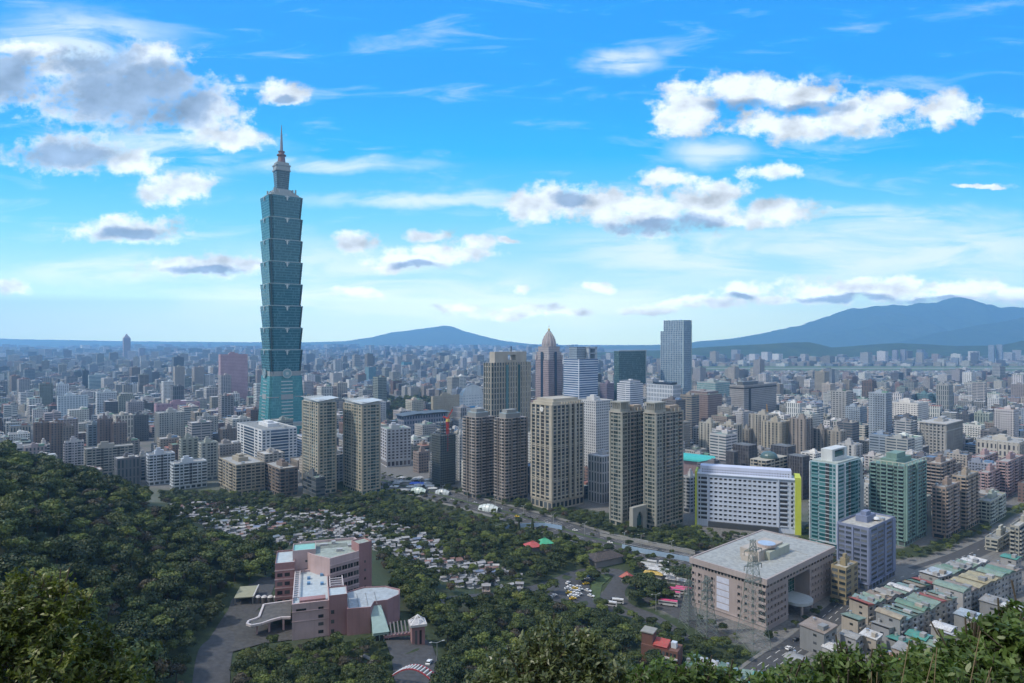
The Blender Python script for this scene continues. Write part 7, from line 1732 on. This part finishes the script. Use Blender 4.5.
# ------------------------------------------------------------------ near shrubs and vines on the photographer's slope
NEAR1 = leafmat('leaf', (.018, .034, .008), (.17, .20, .04), .25, 1.6, .42, .4); NEAR2 = leafmat('leaf', (.022, .045, .012), (.15, .22, .06), .3, 1.2, .42, .4); NEAR3 = leafmat('leaf', (.020, .034, .012), (.16, .19, .075), .2, 1.8, .40, .5); TWIG = plain((.07, .055, .04), .9); BLADE = leafmat('blade', (.06, .09, .025), (.16, .19, .07), .3, 1.5)
def shrub(name, label, blobs_, base, twigs, per, leaf, mat, seed, spread=.22, gap=0.0):
    """blobs: (px, py, distance, radius m); leafy twigs fill them, limbs join them to the base"""
    rng = np.random.default_rng(seed); B = [(np.array(P3(px, py, Y)), r) for px, py, Y, r in blobs_]; W = np.array([r ** 2.2 for _, r in B]); W /= W.sum()
    root = thing(name, label, 'shrub', base); bs = np.array(base); V_, Fc = [], []; tw = MB(); idx = 0
    outline = np.array([(0, 0, 0), (.28, .20, .04), (.62, .17, .05), (1, 0, -.06), (.62, -.17, .05), (.28, -.20, .04)]) 
    for k in range(twigs):
        c, r = B[rng.choice(len(B), p=W)]; d = rng.normal(size=3); d /= np.linalg.norm(d); d[2] = abs(d[2]) * .8 if rng.random() < .75 else d[2]; tip = c + d * r * rng.uniform(.45, 1.05) ** .6; dr = d * .7 + np.array([0, 0, .45]) + rng.normal(scale=.35, size=3); dr /= np.linalg.norm(dr); L_ = spread * rng.uniform(1.0, 2.2); st = tip - dr * L_
        if k % 3 == 0: tw.bar(tuple(st - bs), tuple(tip - bs), .004)
        for j in range(per):
            t = rng.uniform(0, 1) ** .7; p = st + dr * L_ * t; a = rng.normal(size=3); a -= dr * a.dot(dr) * .7; a /= np.linalg.norm(a); a = a + dr * .5 + np.array([0, 0, -.15]); a /= np.linalg.norm(a); nr = rng.normal(scale=.5, size=3) + np.array([0, -.2, 1.0]); s_ = np.cross(nr, a); s_ /= np.linalg.norm(s_) + 1e-9; u_ = np.cross(a, s_)
            sz = leaf * rng.uniform(.6, 1.25); V_.append(p + (outline[:, :1] * a + outline[:, 1:2] * s_ + outline[:, 2:] * u_) * sz - bs)
    n = len(V_); v = np.concatenate(V_); me = bpy.data.meshes.new('leaves'); me.vertices.add(6 * n); me.vertices.foreach_set('co', v.astype(np.float32).ravel()); me.loops.add(6 * n); me.loops.foreach_set('vertex_index', np.arange(6 * n, dtype=np.int32)); me.polygons.add(n); me.polygons.foreach_set('loop_start', (np.arange(n) * 6).astype(np.int32)); me.update(calc_edges=True); me.validate(); me.materials.append(mat)
    link('leaves', me, root)
    for c, r in B:
        m = (bs + c) / 2 + rng.normal(scale=.15, size=3); tw.bar((0, 0, 0), tuple(m - bs), .03 if name == 'bush' else .008); tw.bar(tuple(m - bs), tuple(c - bs), .018 if name == 'bush' else .006)
        for q in range(6): e = c + rng.normal(size=3) * r * .5; tw.bar(tuple(m + (c - m) * .6 - bs), tuple(e - bs), .009)
    tw.build('branches', TWIG, root); return root
def gp(px, Y): x = (px - CX) / F * Y; return (x, Y, gz(x, Y) - .1)
shrub('bush', 'large yellow-green leafy bush at the lower left corner', [(10,640,12,.95),(45,620,12.4,.85),(-40,650,11.5,1.1),(80,655,12.8,.75),(30,690,11.6,1.1),(100,690,12.4,.8),(-60,610,12,.8),(60,585,13,.35),(20,590,12.6,.5),(110,655,13,.35),(130,690,13,.5)], gp(30, 12.2), 1500, 17, .105, NEAR1, 1, .20)
shrub('bush', 'glossy green bush rising at the bottom centre', [(545,650,14,.62),(520,672,13.8,.7),(575,665,14.2,.7),(610,685,14,.7),(490,690,13.6,.55),(550,625,14.3,.30),(640,690,14.2,.5),(585,640,14.4,.35),(555,700,13.5,1.0)], gp(555, 14), 800, 14, .125, NEAR3, 2, .22)
shrub('vine', 'tangle of bright leafy vine along the bottom below the terrace', [(665,680,11,.42),(700,672,11,.35),(730,690,11,.5),(770,685,11.4,.4),(800,678,11,.35),(690,700,11,.6),(640,678,11.4,.25)], gp(700, 11), 330, 14, .12, NEAR2, 3, .25)
shrub('vine', 'leafy vine curling up before the roadside house', [(830,672,10,.35),(860,664,10,.30),(890,670,10,.38),(850,695,10,.6),(815,695,10,.4),(880,690,10,.5),(840,648,10.2,.14)], gp(850, 10), 330, 14, .115, NEAR2, 4, .25)
shrub('vine', 'broad-leaved vine mass in the lower right corner', [(930,668,9,.40),(968,652,9.2,.38),(1003,642,9.3,.42),(1035,640,9,.5),(980,680,8.8,.5),(920,690,8.8,.4),(1010,700,8.6,.6),(950,705,8.5,.6),(1045,615,9.4,.35),(1008,608,9.5,.14),(972,622,9.3,.12)], gp(975, 9), 800, 14, .125, NEAR2, 5, .26)
def blades(px, Y, n, H, label, seed):
    rr = random.Random(seed); x, y, z = gp(px, Y); z = CAMZ - (700 - HOR) / F * Y - .3; root = thing('reed_grass', label, 'grass', (x, y, z)); b = MB()
    for i in range(n):
        a = rr.uniform(0, 6.28); ln = H * rr.uniform(.5, 1.05); lean = rr.uniform(.1, .55); d = Vector((math.cos(a), math.sin(a) * .5, 0)); s = Vector((1, 0, 0)) if rr.random() < .6 else Vector((.6, .6, 0)); o = Vector((rr.uniform(-.3, .3), rr.uniform(-.15, .15), 0)); p = o; w = rr.uniform(.008, .018)
        for j in range(6):
            t = (j + 1) / 6; q = o + Vector((0, 0, ln * (t - .22 * t * t * lean))) + d * ln * lean * t * t; w1 = w * (1 - t) ** .7; b.face([p - s * w, p + s * w, q + s * w1 + Vector((.0005, 0, 0)), q - s * w1]); p = q; w = max(w1, .0015)
    b.build('blades', BLADE, root)
    b = MB()
    for i in range(2): o = Vector((rr.uniform(-.2, .2), 0, 0)); b.bar(o, o + Vector((rr.uniform(-.25, .25), 0, H * rr.uniform(.7, 1.1))), .0035)
    b.build('dry_stem', plain((.22, .16, .09), .8), root, kind='stuff')
blades(905, 8, 26, .95, 'tuft of long grass blades rising left of the lower right vines', 1); blades(945, 7.5, 22, 1.0, 'tuft of long grass blades before the lower right vines', 2); blades(872, 8.5, 14, .7, 'small tuft of grass blades at the bottom right of centre', 3); blades(985, 7.8, 14, .8, 'grass tuft in front of the right corner vines', 4)
def more_tombs():
    ms = [tin((.40, .41, .43)), tin((.25, .26, .28)), tin((.32, .32, .33)), tin((.22, .12, .105)), plain((.28, .29, .30), .7, 0, .2)]; b = MB()
    for x, y, z in tomb_rest:
        a = R(24 + rt.uniform(-8, 8)); k = len(b.v); w, d = rt.uniform(1.6, 2.4), rt.uniform(1.8, 2.6); h = rt.uniform(1.8, 2.8); mi = rt.choice([0, 1, 2, 2, 1, 3])
        b.box(-w, w, -d, d, -1, .3, 4); b.box(-w * .8, w * .8, d * .2, d * .8, .3, h - .2, 4)
        b.face([(-w, -.3, h), (w, -.3, h), (w, d * .5, h + .7), (-w, d * .5, h + .7)], None, mi); b.face([(-w, d * .5, h + .7), (w, d * .5, h + .7), (w, d, h), (-w, d, h)], None, mi)
        for j in range(k, len(b.v)): p = b.v[j]; b.v[j] = (x + p[0] * math.cos(a) - p[1] * math.sin(a), y + p[0] * math.sin(a) + p[1] * math.cos(a), z + p[2])
    if b.v: o = b.build('tombs', ms); o['kind'] = 'stuff'; o['label'] = 'further small roofed tombs filling the cemetery slope'
more_tombs()
